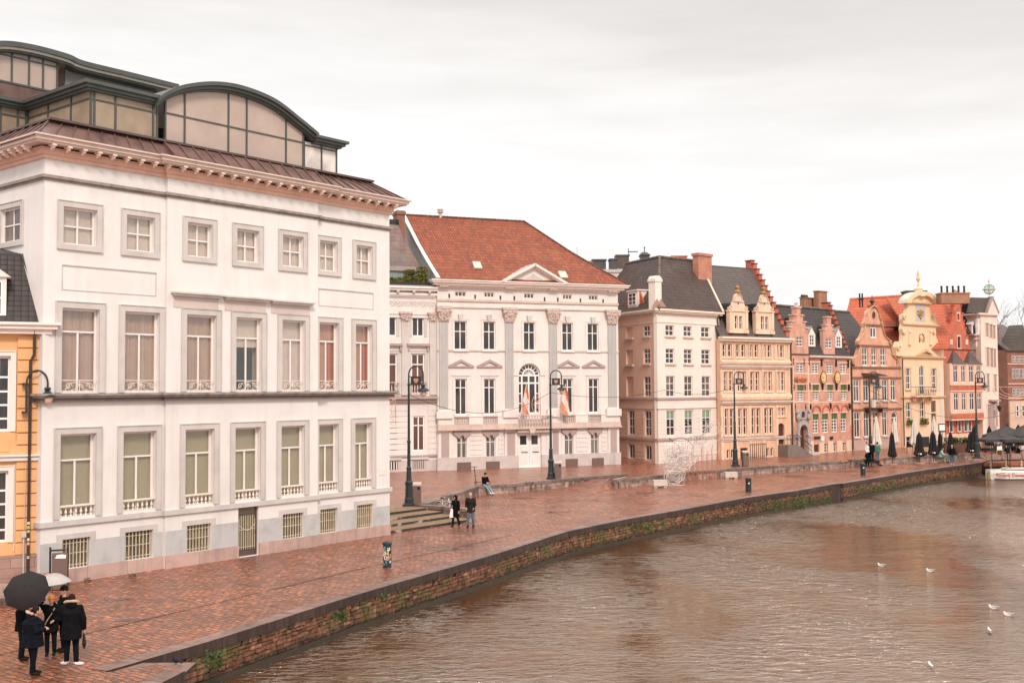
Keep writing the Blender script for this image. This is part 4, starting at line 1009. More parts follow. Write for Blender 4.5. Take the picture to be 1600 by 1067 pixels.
# front pediment
ul, ur, um = f.u(XA(800), YA(515), -.7), f.u(XA(1215), YA(535), -.7), f.u(XA(1010), YA(430), -.7); zt = f.z(XA(1008), YA(425), -.7)
q = MB().prism([(ul, zE+.003), (ur, zE+.003), (um, zt)], -.3, 1.4); o = f.put('front_pediment', q, stone_palace)
q = MB()
for th, y_ in ((.22, -.8), (.42, -.6)):
    q.slab([(ul-.1, y_, zE+.02+th*0), (um, y_, zt+.12), (um, 1.5, zt+.12), (ul-.1, 1.5, zE+.02)], .20 if th < .3 else .33).slab([(um, y_, zt+.12), (ur+.1, y_, zE+.02), (ur+.1, 1.5, zE+.02), (um, 1.5, zt+.12)], .20 if th < .3 else .33)
f.put('raking_cornice', q, mat('pale_cornice_crown', (.7, .6, .55), .7), (0, 0, 0), o)
f.put('tympanum', MB().prism([(um-1.1, zE+.15), (um+1.1, zE+.15), (um, zE+.75)], -.36, -.301), stone_grey, (0, 0, 0), o)
# ground-floor rusticated courses, panels, base, door
q = MB(); z_ = 1.2
gaps = [(CG[i][0]-.28, CG[i][1]+.28) for i in (0, 1, 3, 4)]+[(dr[0]-.5, dr[1]+.5)]
pan = [f.cols(700, [(XA(a), XA(b_))])[0] for a, b_ in ((405, 456), (828, 878), (1120, 1157), (1490, 1530))]
gaps += [(a-.32, b_+.32) for a, b_ in pan]; gaps.sort()
z_top = zb_m-.52
while z_ < z_top-.2:
    x = .0
    for a, b_ in gaps:
        if a-x > .15: q.box(x, a, -.045, 0, z_+.02, min(z_+.36, z_top))
        x = max(x, b_)
    if W-x > .15: q.box(x, W, -.045, 0, z_+.02, min(z_+.36, z_top))
    z_ += .39
f.put('rusticated_courses', q, stone_palace)
zpa, zpb = f.z(700, YB(745)), f.z(700, YB(562))
for a, b_ in pan:
    o = f.put('wall_panel', MB().box(a-.22, b_+.22, -.12, 0, zpa-.35, zpb+.3), stone_palace)
    f.put('panel_inset', MB().box(a, b_, -.135, -.121, zpa, zpb), mat('rose_grey_panel', (.42, .32, .295), .8, .05, 1), (0, 0, 0), o)
q = MB()
for a, b_ in ((0, dr[0]-.05), (dr[1]+.05, W)): q.box(a-.08, b_+.08*(b_ == W), -.16, 0, -.2, 1.05)
f.put('plinth', q, mat('pale_granite_plinth', (.55, .47, .44), .8, .1, 2, .4))
for x0, x1 in ((505, 595), (690, 778), (1200, 1278), (1368, 1445)):
    a, b_ = f.u(XA(x0), 725), f.u(XA(x1), 725); f.put('cellar_opening', MB().box(a, b_, -.18, -.161, -.15, .62), box_brown)
w_ = dr[1]-dr[0]
q = MB().box(0, w_/2-.01, -.03, .04, 0, zdr).box(w_/2+.01, w_, -.03, .04, 0, zdr)
o = f.put('double_door', q, white_door, (dr[0], .22, .01))
for k in (0, 1):
    x0 = w_*(.07+.5*k); x1 = w_*(.42+.5*k)
    f.put('door_light', MB().box(x0+.05, x1-.1, -.05, -.031, zdr-1.0, zdr-.25), pane_dark, (0, 0, 0), o)
    f.put('door_panel', MB().box(x0, x1, -.045, -.031, 1.35, zdr-1.2).box(x0, x1, -.045, -.031, .2, 1.2), mat('door_panel_white', (.74, .69, .66), .5), (0, 0, 0), o)
    f.put('letter_slot', MB().box(x0+.15, x0+.75, -.06, -.046, 1.23, 1.3), iron, (0, 0, 0), o)
f.put('door_hood', MB().box(dr[0]-.25, dr[1]+.85, -.4, 0, zdr+.05, zdr+.3).prism([(dr[0]+w_/2-.2, zdr+.0), (dr[0]+w_/2+.2, zdr+.0), (dr[0]+w_/2+.35, zb_m-.37), (dr[0]+w_/2-.35, zb_m-.37)], -.58, -.41), stone_warm)
# roof: ridge set back, hip at the right, flared verge with pale cheek at the left
yl, zl = f.at_x(635.5, 333.5, .25)
ur_, zr_ = f.L(819, 349, yl); zl = (zl+zr_)/2
def roofz(t): return zE+.05+(zl-zE-.05)*(t*.86+.14*t*t)   # slightly flared at the eaves
fr_pts = [(-.62+(yl+.62)*t, roofz(t)) for t in (0, .12, .3, .55, 1)]
q = MB()
def xr(t): return W+.8-(W+.8-ur_)*t
ts = (0, .12, .3, .55, 1)
for t0, t1 in zip(ts, ts[1:]):
    y0, z0 = -.62+(yl+.62)*t0, roofz(t0); y1, z1 = -.62+(yl+.62)*t1, roofz(t1)
    q.slab([(0, y0, z0), (xr(t0), y0, z0), (xr(t1), y1, z1), (0, y1, z1)], .12)
    b0_, b1_ = 2*yl-y0, 2*yl-y1
    q.slab([(xr(t0), y0, z0), (xr(t0), b0_, z0), (xr(t1), b1_+.001, z1), (xr(t1), y1, z1)], .12)
    q.slab([(0, b0_, z0), (xr(t0), b0_, z0), (xr(t1), b1_, z1), (0, b1_, z1)], .12)
o = f.put('roof', q, tile_red)
q = MB()
def ridge(q, a, b_, r_=.11, st=.42):
    a, b_ = Vector(a), Vector(b_); L_ = (b_-a).length; k = int(L_/st); d_ = (b_-a)/k
    for i in range(k): q.tube([a+d_*i, a+d_*(i+1.05)], [r_*.85, r_*1.1], 7)
ridge(q, (0, yl, zl+.02), (ur_, yl, zl+.02)); 
for t0, t1 in zip(ts, ts[1:]): ridge(q, (xr(t0), -.62+(yl+.62)*t0, roofz(t0)+.02), (xr(t1), -.62+(yl+.62)*t1, roofz(t1)+.02), .1)
f.put('ridge_tiles', q, mat('dark_ridge_tiles', (.11, .06, .05), .6, .4, 3, island=.4), (0, 0, 0), o)
q = MB()
for t0, t1 in zip(ts, ts[1:]):
    y0, z0 = -.62+(yl+.62)*t0, roofz(t0); y1, z1 = -.62+(yl+.62)*t1, roofz(t1)
    q.slab([(-.28, y0-.05, z0+.12), (.05, y0-.05, z0+.12), (.05, y1-.05, z1+.12), (-.28, y1-.05, z1+.12)], .1)
f.put('verge', q, mat('pale_verge_board', (.62, .58, .54), .6), (0, 0, 0), o)
poly = [(-.62+(yl+.62)*t, roofz(t)+.02) for t in ts]+[(yl+.3, zl-.3), (yl+.3, zl-2.2), (yl*.55, zE+1.3), (1.5, zE-.2), (.2, zE-.6)]
q = MB().prismx(poly, -.22, -.02); f.put('gable_cheek', q, mat('grey_board_cladding', (.34, .325, .315), .6, .05))
q = MB()
for k in range(26):
    yk_ = .2+k*(yl-.2)/26
    t_ = (yk_+.62)/(yl+.62); q.box(-.245, -.22, yk_, yk_+.03, roofz(t_)-1.2+ .2*(1-t_), roofz(t_)-.05)
f.put('cladding_battens', q, mat('grey_board_batten', (.26, .25, .245), .6))
for (px, py) in ((746, 416), (880, 433)):
    u_, z_ = f.L(px, py, .9 if px < 800 else .1)
    t_ = (z_-zE)/(zl-zE); y_ = -.62+(yl+.62)*t_
    u_ = f.L(px, py, y_)[0]
    f.put('skylight', MB().slab([(u_-.35, y_-.3, roofz(t_)+.0), (u_+.35, y_-.3, roofz(t_)+.0), (u_+.35, y_+.3, roofz(t_)+.62), (u_-.35, y_+.3, roofz(t_)+.62)], .2), zinc_l, (0, 0, 0), o)
u_, z_ = f.L(688, 338, yl); f.put('flue', MB().lathe([(.16, -.3), (.16, .35), (.3, .4), (.3, .5), (.17, .55), (.3, .62), (.3, .72)], u_, yl, 10, zl), concrete, (0, 0, 0), o)

# ---- grey link building between mansion and palace
fl = f
g0 = fl.M @ Vector((-7.2, .25, 0))
r = thing('narrow_grey_townhouse', 'narrow grey stone townhouse with roof terrace hedge squeezed between the mansion and the palace', 'building', g0, f.ang)
f = Frame(r, g0, fl.ang); W = 7.2-.0
zc_ = f.z(640, YA(560), -.45)
up_ = f.cols(510, [(596, XA(120)), (XA(220), XA(297))]); mp_ = f.cols(580, [(596, XA(125)), (XA(215), XA(301))]); lo_ = f.cols(680, [(596, XA(128)), (XA(224), XA(302))])
ra, rb_, rc = f.rows(653, [(495.5, 525.7)])[0], f.rows(653, [(552.5, 615)])[0], f.rows(653, [(650, 704.5)])[0]
rd = f.rows(653, [(719.5, 732)])[0]
hs_ = [rect(a, ra[0], b_, ra[1]) for a, b_ in up_]+[rect(a, rb_[0], b_, rb_[1]) for a, b_ in mp_]+[rect(a, rc[0], b_, rc[1]) for a, b_ in lo_]
f.put('wall', MB().prism(rect(0, -.3, W-.01, zc_-.2), 0, .4, hs_), stone_palace)
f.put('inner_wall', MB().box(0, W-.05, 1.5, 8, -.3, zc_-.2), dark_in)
for i in (0, 1):
    win(f, up_[i][0], ra[0], up_[i][1], ra[1], .12, (.5,), (), .1, white_frame, pane_dark, surround=.2, sdep=.05, sm=stone_grey)
    o = win(f, mp_[i][0], rb_[0], mp_[i][1], rb_[1], .12, (.5,), (.27,), .11, white_frame, pane_brown, surround=.22, sdep=.05, sm=stone_grey)
    w_ = mp_[i][1]-mp_[i][0]; h_ = rb_[1]-rb_[0]
    f.put('hood', MB().box(-.4, w_+.4, -.42, -.121, h_+.62, h_+.82).box(-.32, -.18, -.34, -.121, h_+.2, h_+.619).box(w_+.18, w_+.32, -.34, -.121, h_+.2, h_+.619), stone_taupe, (0, 0, 0), o)
    balustrade(f, -.12, w_+.12, .02, .95, -.4, stone_warm, 6, o)
    o = win(f, lo_[i][0], rc[0], lo_[i][1], rc[1], .12, (.5,), (.27,), .11, white_frame, pane_brown)
    w_ = lo_[i][1]-lo_[i][0]
    q = MB().box(0, w_, -.05, .0, 0, .7)
    f.put('cellar_window', MB().box(0, w_, -.09, -.05, 0, rd[1]-rd[0]), iron, (lo_[i][0], 0, rd[0])); 
    q = MB()
    for k in range(6): q.box(w_*(k+.3)/6, w_*(k+.7)/6, -.12, -.091, 0, rd[1]-rd[0])
    f.put('cellar_bars', q, white_cb, (lo_[i][0], 0, rd[0]))
    f.put('bracket', MB().box(lo_[i][0]-.3, lo_[i][1]+.3, -.2, 0, rd[1]+.1, rd[1]+.3), stone_grey)
pcs = f.cols(560, [(XA(152), XA(202)), (XA(332), XA(384))])
for a, b_ in pcs:
    b_ = min(b_, W-.02); z1_ = f.z(632, YA(790)); z0_ = rb_[0]-.1
    o = f.put('pilaster', MB().box(0, b_-a, -.14, 0, z0_, z1_), stone_grey, (a, 0, 0))
    cp = MB().fru(-.0, b_-a, -.16, 0, z1_, -.14, b_-a+.14, -.32, 0, z1_+.62).box(-.2, b_-a+.2, -.36, 0, z1_+.621, z1_+.8)
    for k in range(14): cp.ball(((b_-a)*rnd.random(), -.25, z1_+.1+.45*rnd.random()), (.09, .08, .1), 6, 4)
    f.put('capital', cp, mat('carved_capital', (.5, .4, .36), .8, .3, 6), (0, 0, 0), o)
zl_ = rb_[0]-.15
q = MB().box(0, W-.02, -.5, 0, zl_-.28, zl_-.05).box(0, W-.02, -.3, 0, zl_-.5, zl_-.281).box(0, W-.02, -.15, 0, rd[1]+.33, rd[1]+.45); f.put('balcony_course', q, stone_taupe)
q = MB().box(0, W, -.12, 0, zc_-2.6, zc_-2.45).box(0, W, -.5, .2, zc_-.2, zc_).box(0, W, -.4, .2, zc_-.38, zc_-.201).box(0, W, -.2, 0, zc_-.75, zc_-.55); crn = f.put('cornice', q, stone_palace)
for k in range(5): f.put('bracket', MB().box(0, .22, -.42, 0, zc_-.54, zc_-.39), stone_warm, (1.0+k*1.35, 0, 0), crn)
q = MB()
for k in range(50): q.box(.1+k*.14, .17+k*.14, -.19, -.12, zc_-.9, zc_-.78)
for k in range(40):
    a_ = k*.52; cx_ = 3.0+k*.105; q.tube([(cx_+.16*math.cos(t+k), -.03, zc_-1.45+.22*math.sin(t*1.0)) for t in [j*.7 for j in range(7)]], .03, 4)
f.put('carved_frieze', q, stone_palace)
f.put('plinth', MB().box(0, W-.01, -.08, 0, -.3, rd[1]+.05), mat('pale_granite_plinth', (.55, .47, .44), .8, .1, 2, .4))
q = MB()
for k in range(9): q.box(.0, lo_[1][0]-.25, -.035, 0, rd[1]+.5+k*.45, rd[1]+.9+k*.45).box(lo_[1][1]+.25, W-.02, -.035, 0, rd[1]+.5+k*.45, rd[1]+.9+k*.45)
f.put('rusticated_courses', q, stone_palace)
# roof terrace: two set-back glazed storeys
q = MB().box(0, W-.05, -.3, 5, zc_+.003, zc_+.12); f.put('terrace_floor', q, zinc)
zt1 = f.z(625, 418, 2.5); zt2 = f.z(615, 349, 3.5)
xw1 = f.u(662, 440, 2.5)
f.put('terrace_window', MB().box(0, xw1, 2.5, 2.6, zc_+.12, zt1-.3), pane_teal)
f.put('terrace_slab', MB().box(0, f.u(655, 415, 2.3), 2.3, 6, zt1-.3, zt1+.1), mat('pinkish_zinc_cladding', (.36, .27, .245), .6, .1, 1))
f.put('upper_window', MB().box(0, f.u(618, 370, 4), 4.0, 4.1, zt1+.1, zt2), pane_teal)
q = MB().box(f.u(618, 370, 4)+.0, f.u(623, 370, 4), 3.9, 6, zt1+.1, zt2+.4).box(0, f.u(623, 345, 4), 3.9, 6, zt2, zt2+.4); f.put('window_frame', q, iron)
q = MB().prism(f.P([(607, 352), (622, 352), (630, 372), (660, 422), (655, 436), (607, 436)], 3.0), 3.0, 3.2); f.put('clad_wall', q, brickmat('zinc_shingle_cladding', (.28, .2, .18), (.25, .18, .16), (.12, .09, .08), bw=.9, bh=.35, ms=.012))
q = MB().box(f.u(620, 345, 6), f.u(633, 345, 6), 6, 7.2, zl-3, f.z(626, 329, 6)).box(f.u(619, 345, 6), f.u(634, 345, 6), 5.9, 7.3, f.z(626, 329, 6)-.35, f.z(626, 329, 6)-.1); f.put('chimney', q, brick_dk)
f.put('glass_balustrade', MB().box(0, f.u(635, 400, 2.4), 2.38, 2.41, zt1+.12, zt1+1.25), clear_glass)
def leafy(n_, boxes, size=.08, seed=1):
    q = MB(); rn = random.Random(seed)
    for i in range(n_):
        x0, x1, y0, y1, z0, z1 = boxes[i % len(boxes)]
        c = Vector((rn.uniform(x0, x1), rn.uniform(y0, y1), rn.uniform(z0, z1)))
        a = Vector((rn.gauss(0, 1), rn.gauss(0, 1), rn.gauss(0, 1))).normalized()*size; b_ = Vector((rn.gauss(0, 1), rn.gauss(0, 1), rn.gauss(0, 1))).normalized()*size*.6
        q.add([c-a, c+b_, c+a, c-b_], [(0, 1, 2, 3)])
    return q
o = link('roof_terrace_hedge', None); o.location = g0; o.rotation_euler = (0, 0, fl.ang)
tag(o, 'yellow-green hedge on the roof terrace of the narrow grey townhouse', 'hedge')
fh = Frame(o, g0, fl.ang)
xh0, xh1 = f.u(607, 442, .6), f.u(666, 442, .6); xh2 = f.u(652, 430, .6)
fh.put('foliage', leafy(2600, [(xh0, xh1, .2, 1.0, zc_+.3, zc_+.75)]*2+[(xh2, xh1+.1, .3, 1.2, zc_+.6, zc_+1.7), (xh2-.9, xh2, .9, 1.7, zc_+.6, zc_+1.5)], .09), foliage_y)
fh.put('planter_box', MB().box(xh0, xh1+.2, .1, 1.1, zc_+.121, zc_+.35), iron)

# ================================================================ CORNER BUILDING (two faces)
c0 = gp(1029, 724.3, PZ); cr_ = gp(1126.5, 717, PZ); cl_ = gp(967.5, 717.5, PZ)
ang = math.atan2(cr_.y-c0.y, cr_.x-c0.x)
r = thing('corner_building', 'cream corner building with dark glazed mansard, white corner chimney and two visible faces', 'building', c0, ang)
f = Frame(r, c0, ang); W = (cr_-c0).length
dl = (cl_-c0); D = dl.length+1.5; angl = math.atan2(-dl.y, -dl.x)
OL = c0+dl.normalized()*D; g = Frame(r, OL, angl, f.M)     # left face runs towards the corner
zE3 = f.z(1028, 486); 
def C3(y): return 400+y/2.964
def X3(x): return 900+x/2.964
cc = f.cols(530, [(X3(415), X3(455)), (X3(499), X3(538)), (X3(580), X3(620))])
rr_ = f.rows(1046, [(C3(320), C3(370)), (C3(429), C3(498)), (C3(555), C3(652)), (C3(716), C3(832))])
holes = [rect(a, z0, b_, z1) for a, b_ in cc for z0, z1 in rr_]
f.put('wall', MB().prism(rect(0, -.5, W, zE3), 0, .4, holes), white_cb)
f.put('end_wall', MB().box(W-.4, W-.002, .4, 8, -.5, zE3), white_cb)
for a, b_ in cc:
    for k, (z0, z1) in enumerate(rr_):
        o = win(f, a, z0, b_, z1, .14, (.5,), ((.5,), (.3, .65), (.36, .68), (.33, .66))[k], .085, cream_frame, pane_mid if k in (2,) else pane_dark, sill=stone_warm if k < 2 else None)
        if k == 3: f.put('green_blind', MB().box(.08, b_-a-.08, -.012, -.007, (z1-z0)*.66, z1-z0-.08), pane_green, (0, 0, 0), o)
lcol = g.cols(530, [(X3(231), X3(263)), (X3(311), X3(342))]); lcb = g.cols(690, [(X3(243), X3(271)), (X3(319), X3(349))])
lr = g.rows(X3(326), [(C3(322), C3(372)), (C3(430), C3(499)), (C3(557), C3(652)), (C3(716), C3(832)), (C3(876), C3(944))])
holes = [rect(a, z0, b_, z1) for i, (a, b_) in enumerate(lcol) for z0, z1 in lr[:3]]+[rect(a, z0, b_, z1) for a, b_ in lcb for z0, z1 in lr[3:]]
g.put('side_wall', MB().prism(rect(0, -.5, D-.402, zE3), 0, .4, holes), shade_stucco)
g.put('inner_wall', MB().box(.2, D-1, 1.2, 1.3, -.3, zE3-.1), dark_in)
for i, (a, b_) in enumerate(lcol):
    for k, (z0, z1) in enumerate(lr[:3]):
        if i == 0:
            g.put('blind_niche', MB().box(a, b_, .16, .25, z0, z1), shade_stucco)
            if k < 2: g.put('sill', MB().box(a-.15, b_+.15, -.16, 0, z0-.18, z0), stone_warm)
        else: win(g, a, z0, b_, z1, .14, (.5,), ((.5,), (.3, .65), (.36, .68))[k], .085, cream_frame, pane_mid, sill=stone_warm if k < 2 else None)
for a, b_ in lcb:
    for k, (z0, z1) in enumerate(lr[3:]): win(g, a, z0, b_, z1, .14, (.5,), ((.33, .66), ())[k], .08, cream_frame, pane_mid)
zs1, zs2 = f.z(1035, C3(657)), f.z(1035, C3(848))
for fr2, Lg, tg in ((f, W, 0), (g, D, 1)):
    e0, e1 = (-.0, Lg) if tg == 0 else (0, Lg+.12)
    q = MB().box(e0, e1, -.12, 0, zs1-.16, zs1+.02).box(e0, e1, -.14, 0, zs2-.14, zs2+.06).box(e0, e1, -.05, 0, zs1-1.05, zs1-.95)
    fr2.put('string_course', q, stone_taupe)
    q = MB(); z_ = 0.2
    wl = [(a-.12, b_+.12) for a, b_ in (cc if tg == 0 else lcb)]
    rws = (rr_[3],) if tg == 0 else (lr[3], lr[4])
    while z_ < zs1-1.1:
        x = 0; z1_ = z_+.30
        cut = any(z1_ > z0-.05 and z_ < z1+.05 for z0, z1 in rws)
        for a, b_ in (wl if cut else []):
            q.box(x, a, -.03, 0, z_+.02, z1_); x = b_
        q.box(x, Lg, -.03, 0, z_+.02, z1_); z_ += .335
    fr2.put('rusticated_courses', q, white_cb if tg == 0 else shade_stucco)
    q = MB().box(-.0, Lg+.35, -.4, 0, zE3+.05, zE3+.22).box(0, Lg+.22, -.28, 0, zE3-.1, zE3+.049).box(0, Lg+.02, -.06, 0, zE3-1.0, zE3-.92)
    o = fr2.put('cornice', q, mat('cream_cornice', (.76, .62, .50), .7, .05))
    q = MB()
    for k in range(int(Lg/.26)): q.box(k*.26, k*.26+.12, -.22, -.05, zE3-.22, zE3-.101)
    fr2.put('dentils', q, stone_warm, (0, 0, 0), o)
# mansard: apex behind the corner
ap_y = 3.9
a_u, a_z = f.L(1030.6, 402.5, ap_y)
rv_u, rv_z = f.L(1091, 407, ap_y); zr3 = (a_z+rv_z)/2
za = zE3+.2
apw = f.M @ Vector((a_u, ap_y, zr3)); apg = g.M.inverted() @ apw
lw_u, lw_z = g.L(953.7, 415.6, apg.y)
o = f.put('roof', MB().slab([(-.2, -.35, za), (W+.3, -.35, za), (rv_u, ap_y, zr3), (a_u, ap_y, zr3)], .12), tile_dark)
o2 = g.put('side_roof', MB().slab([(-3, -.35, za), (D+.2, -.35, za), (apg.x, apg.y, zr3), (-3, apg.y, zr3)], .12), tile_dark)
q = MB(); ridge(q, (a_u, ap_y, zr3+.03), (-.15, -.35, za+.02), .12); ridge(q, (a_u, ap_y, zr3+.03), (rv_u, ap_y, zr3+.03), .12); f.put('ridge_tiles', q, mat('grey_ridge_tiles', (.15, .115, .10), .5, .3, 3, island=.3), (0, 0, 0), o)
q = MB(); ridge(q, (-3, apg.y, zr3+.03), (apg.x, apg.y, zr3+.03), .12); g.put('ridge_tiles', q, MATS['grey_ridge_tiles'], (0, 0, 0), o2)
f.put('verge', MB().slab([(W+.15, -.38, za+.1), (W+.38, -.38, za+.1), (rv_u+.2, ap_y, zr3+.1), (rv_u, ap_y, zr3+.1)], .2), mat('cream_cornice', (.7, .6, .5), .7), (0, 0, 0), o)
f.put('roof_gable', MB().prismx([(-.3, za), (ap_y, zr3), (8, za)], W-.15, W), shade_stucco)
g.put('upper_wall', MB().box(-6, apg.x-1, apg.y+1, apg.y+1.2, zE3, zr3-.4), mat('cream_rear_wall', (.66, .56, .50), .8))
# corner chimney
chx, chz0 = f.L(1028, 478, -.1); zc0 = f.z(1028, 470, -.1); zc1 = f.z(1028, 434, -.1)
q = MB().box(-.42, .42, -.28, .5, zc0-.8, zc1-.35).box(-.5, .5, -.34, .56, zc1-.349, zc1-.1).prism([(-.45, zc1-.1), (.45, zc1-.1)]+[(.45*math.cos(PI*k/8), zc1-.1+.3*math.sin(PI*k/8)) for k in range(9)], -.3, .5)
o = f.put('corner_chimney', q, white_cb, (.1, .15, 0))
f.put('lead_flashing', MB().prism([(-1.0, zE3+.22), (1.15, zE3+.22), (.5, zc0-.1), (.25, zc0+.15), (0, zc0-.15), (-.25, zc0+.15), (-.5, zc0-.1)], -.36, -.29), mat('brown_lead', (.36, .22, .18), .6, .1), (0, 0, 0), o)
# dormer in the left roof slope
du0, dz0 = g.L(981, 483, -.05); du1, dz1 = g.L(996, 454, -.05); 
q = MB().box(du0, du1, -.05, 2.2, dz0, dz1, ).box(du0-.1, du1+.1, -.15, 2.5, dz1, dz1+.12)
o = g.put('dormer', q, white_cb); win(g, du0+.2, dz0+.3, du1-.2, dz1-.15, -.02, (.5,), (.33, .66), .07, white_frame, pane_mid, y=-.06)
for (xa, xb, sg) in ((du0-1.2, du0, 1), (du1, du1+1.0, -1)):
    g.put('dormer_cheek', MB().prism([(xa, dz0) if sg > 0 else (xb, dz0), (xb, dz1) if sg > 0 else (xa, dz1), (xb, dz0) if sg > 0 else (xa, dz0)], .15+dz0*0, .3), brick_red, (0, 0, 0), o)
f.put('downpipe', MB().tube([(W-.35, -.3, zE3), (W-.35, -.12, zE3-.5), (W-.12, -.12, zE3-3.4), (W-.12, -.12, 0)], .07, 7), brown_pipe)
# brick chimney beside it
u0, zt_ = f.L(1091, 395, 2.3); u1, _ = f.L(1112, 395, 2.3)
q = MB().box(u0, u1, 2.3, 3.0, zE3, zt_-.25).box(u0-.08, u1+.08, 2.2, 3.1, zt_-.249, zt_); f.put('brick_chimney', q, brickmat('orange_chimney_brick', (.52, .20, .12), (.44, .16, .10), (.5, .3, .22), bw=.3, bh=.1))
f.put('stairs', MB().box(2.2, 3.6, -1.0, -.15, -.2, .9).box(3.6, 4.2, -1.0, -.15, -.2, .5), stone_grey)
q = MB()
for (xa, za_, xb, zb__) in ((f.u(1046, 700, -.9), f.z(1046, 684, -.9), f.u(1062, 700, -.9), f.z(1062, 700, -.9)), (f.u(1063, 700, -.3), f.z(1063, 684, -.3), f.u(1076, 700, -.3), f.z(1076, 697, -.3))):
    q.tube([(xa, -.9, za_), (xb, -.9, zb__)], .03, 5)
    for k in range(5): t = k/4; q.tube([(xa+(xb-xa)*t, -.9, za_+(zb__-za_)*t), (xa+(xb-xa)*t, -.9, za_+(zb__-za_)*t-1.0)], .018, 4)
f.put('stair_railing', q, iron)
# roof boxes, aerials and chimneys seen over the ridges, each on the building behind
def behind(name, label, cat, px0, px1, pyt, pyb, Y, m_, dy=1.5, extra=None):
    a = at(px0, pyb, Y); b_ = at(px1, pyb, Y); t_ = at((px0+px1)/2, pyt, Y)
    o = thing(name, label, cat, (a.x, Y, 0)); q = MB().box(0, b_.x-a.x, 0, dy, a.z, t_.z-.15).box(-.08, b_.x-a.x+.08, -.08, dy+.08, t_.z-.149, t_.z)
    link('body', q.mesh('body', m_), o)
    if extra: extra(o, b_.x-a.x, a.z, t_.z)
    return o
def pots(n_, h_=.7, m_=None):
    def fn(o, w_, z0, z1):
        q = MB()
        for k in range(n_): q.lathe([(.13, 0), (.11, h_*.8), (.14, h_*.82), (.13, h_)], w_*(k+.5)/n_, .7, 8, z1)
        link('chimney_pots', q.mesh('chimney_pots', m_ or iron), o)
    return fn
q = at(960, 470, 108); 
o = thing('rear_block', 'pale flat-roofed rear block seen between the palace roof and the dark corner mansard', 'building', (q.x-3.5, 108, 0))
a, b_ = at(905, 440, 108), at(1000, 440, 108); t_ = at(950, 421, 108)
link('wall', MB().box(0, b_.x-a.x, 0, 8, 0, t_.z-.3).mesh('wall', mat('cream_rear_wall', (.66, .56, .50), .8)), o); link('parapet', MB().box(-.1, b_.x-a.x+.1, -.1, 8, t_.z-.3, t_.z).mesh('parapet', stone_grey), o)
behind('roof_plant_box', 'low dark metal box on the roof just right of the palace ridge', 'roof box', 926, 947, 405, 422, 109, mat('dark_roof_box', (.07, .06, .06), .5, .2, 2))
behind('roof_plant_box', 'small dark metal box left of the taller louvred box above the dark mansard', 'roof box', 953, 965, 404, 420, 109, MATS['dark_roof_box'])
behind('roof_plant_box', 'tall louvred metal box above the dark mansard ridge with a side pipe', 'roof box', 963, 983, 398, 418, 110, mat('bronze_roof_box', (.10, .075, .06), .4, .3, 2), extra=lambda o, w_, z0, z1: link('pipe', MB().tube([(w_, .5, z1-.2), (w_, .5, z1+.7)], .04, 5).tube([(w_, .5, z1+.35), (w_+.95, .5, z1+.35)], .05, 5).mesh('pipe', iron), o))
behind('roof_ventilator', 'dark round ventilator with a finial above the corner mansard apex', 'ventilator', 1002, 1015, 397, 410, 110, MATS['dark_roof_box'], extra=lambda o, w_, z0, z1: link('cap', MB().lathe([(.55, 0), (.3, .25), (.05, .3), (.05, .7), (.1, .75), (.02, .85)], w_/2, .7, 10, z1).mesh('cap', zinc), o))
behind('brick_chimney_stack', 'squat brick chimney stack behind the palace roof end', 'chimney', 908, 925, 408, 432, 106, brick_ch)
behind('brick_chimney_stack', 'low red brick chimney on the ridge between ventilator and tall chimney', 'chimney', 1050, 1073, 399.5, 410, 109, brick_red)
o = thing('roof_aerial', 'thin white aerial mast with small dish above the palace roof end', 'aerial', at(902, 425, 105)); 
link('mast', MB().tube([(0, 0, 0), (0, 0, 2.4)], .03, 5).tube([(.5, 0, .3), (.5, 0, 1.1)], .03, 5).ball((.4, 0, 1.1), (.16, .06, .16)).ball((.75, 0, 1.1), (.14, .06, .14)).mesh('mast', concrete), o)
# ================================================================ GUILDHALLS
def Cx(x): return 1110+x/5.926
def Cy(y): return 400+y/5.926
def Dy(y): return 560+y/5.926
def stepgable(f, x, y0, z0, y1, z1, n_, m_, cap, th=.45, base=None):
    """stepped side gable in the plane x, rising from (y0,z0) to (y1,z1)"""
    q = MB(); c = MB(); dy = (y1-y0)/n_; dz = (z1-z0)/n_; base = z0-1.5 if base is None else base
    for i in range(n_):
        a = y0+dy*i; zt = z0+dz*(i+1)
        q.box(x-th, x, a+.001, a+dy, base, zt); c.box(x-th-.06, x+.06, a-.08, a+dy*.95, zt+.001, zt+.09)
    q.box(x-th, x, y1+.001, y1+.8, base, z1+dz*.6); c.box(x-th-.06, x+.06, y1-.06, y1+.86, z1+dz*.6+.001, z1+dz*.6+.1)
    o = f.put('stepped_gable', q, m_); f.put('gable_coping', c, cap, (0, 0, 0), o); return o
cap_m = mat('dark_coping_stone', (.09, .06, .05), .7, .2, 3)
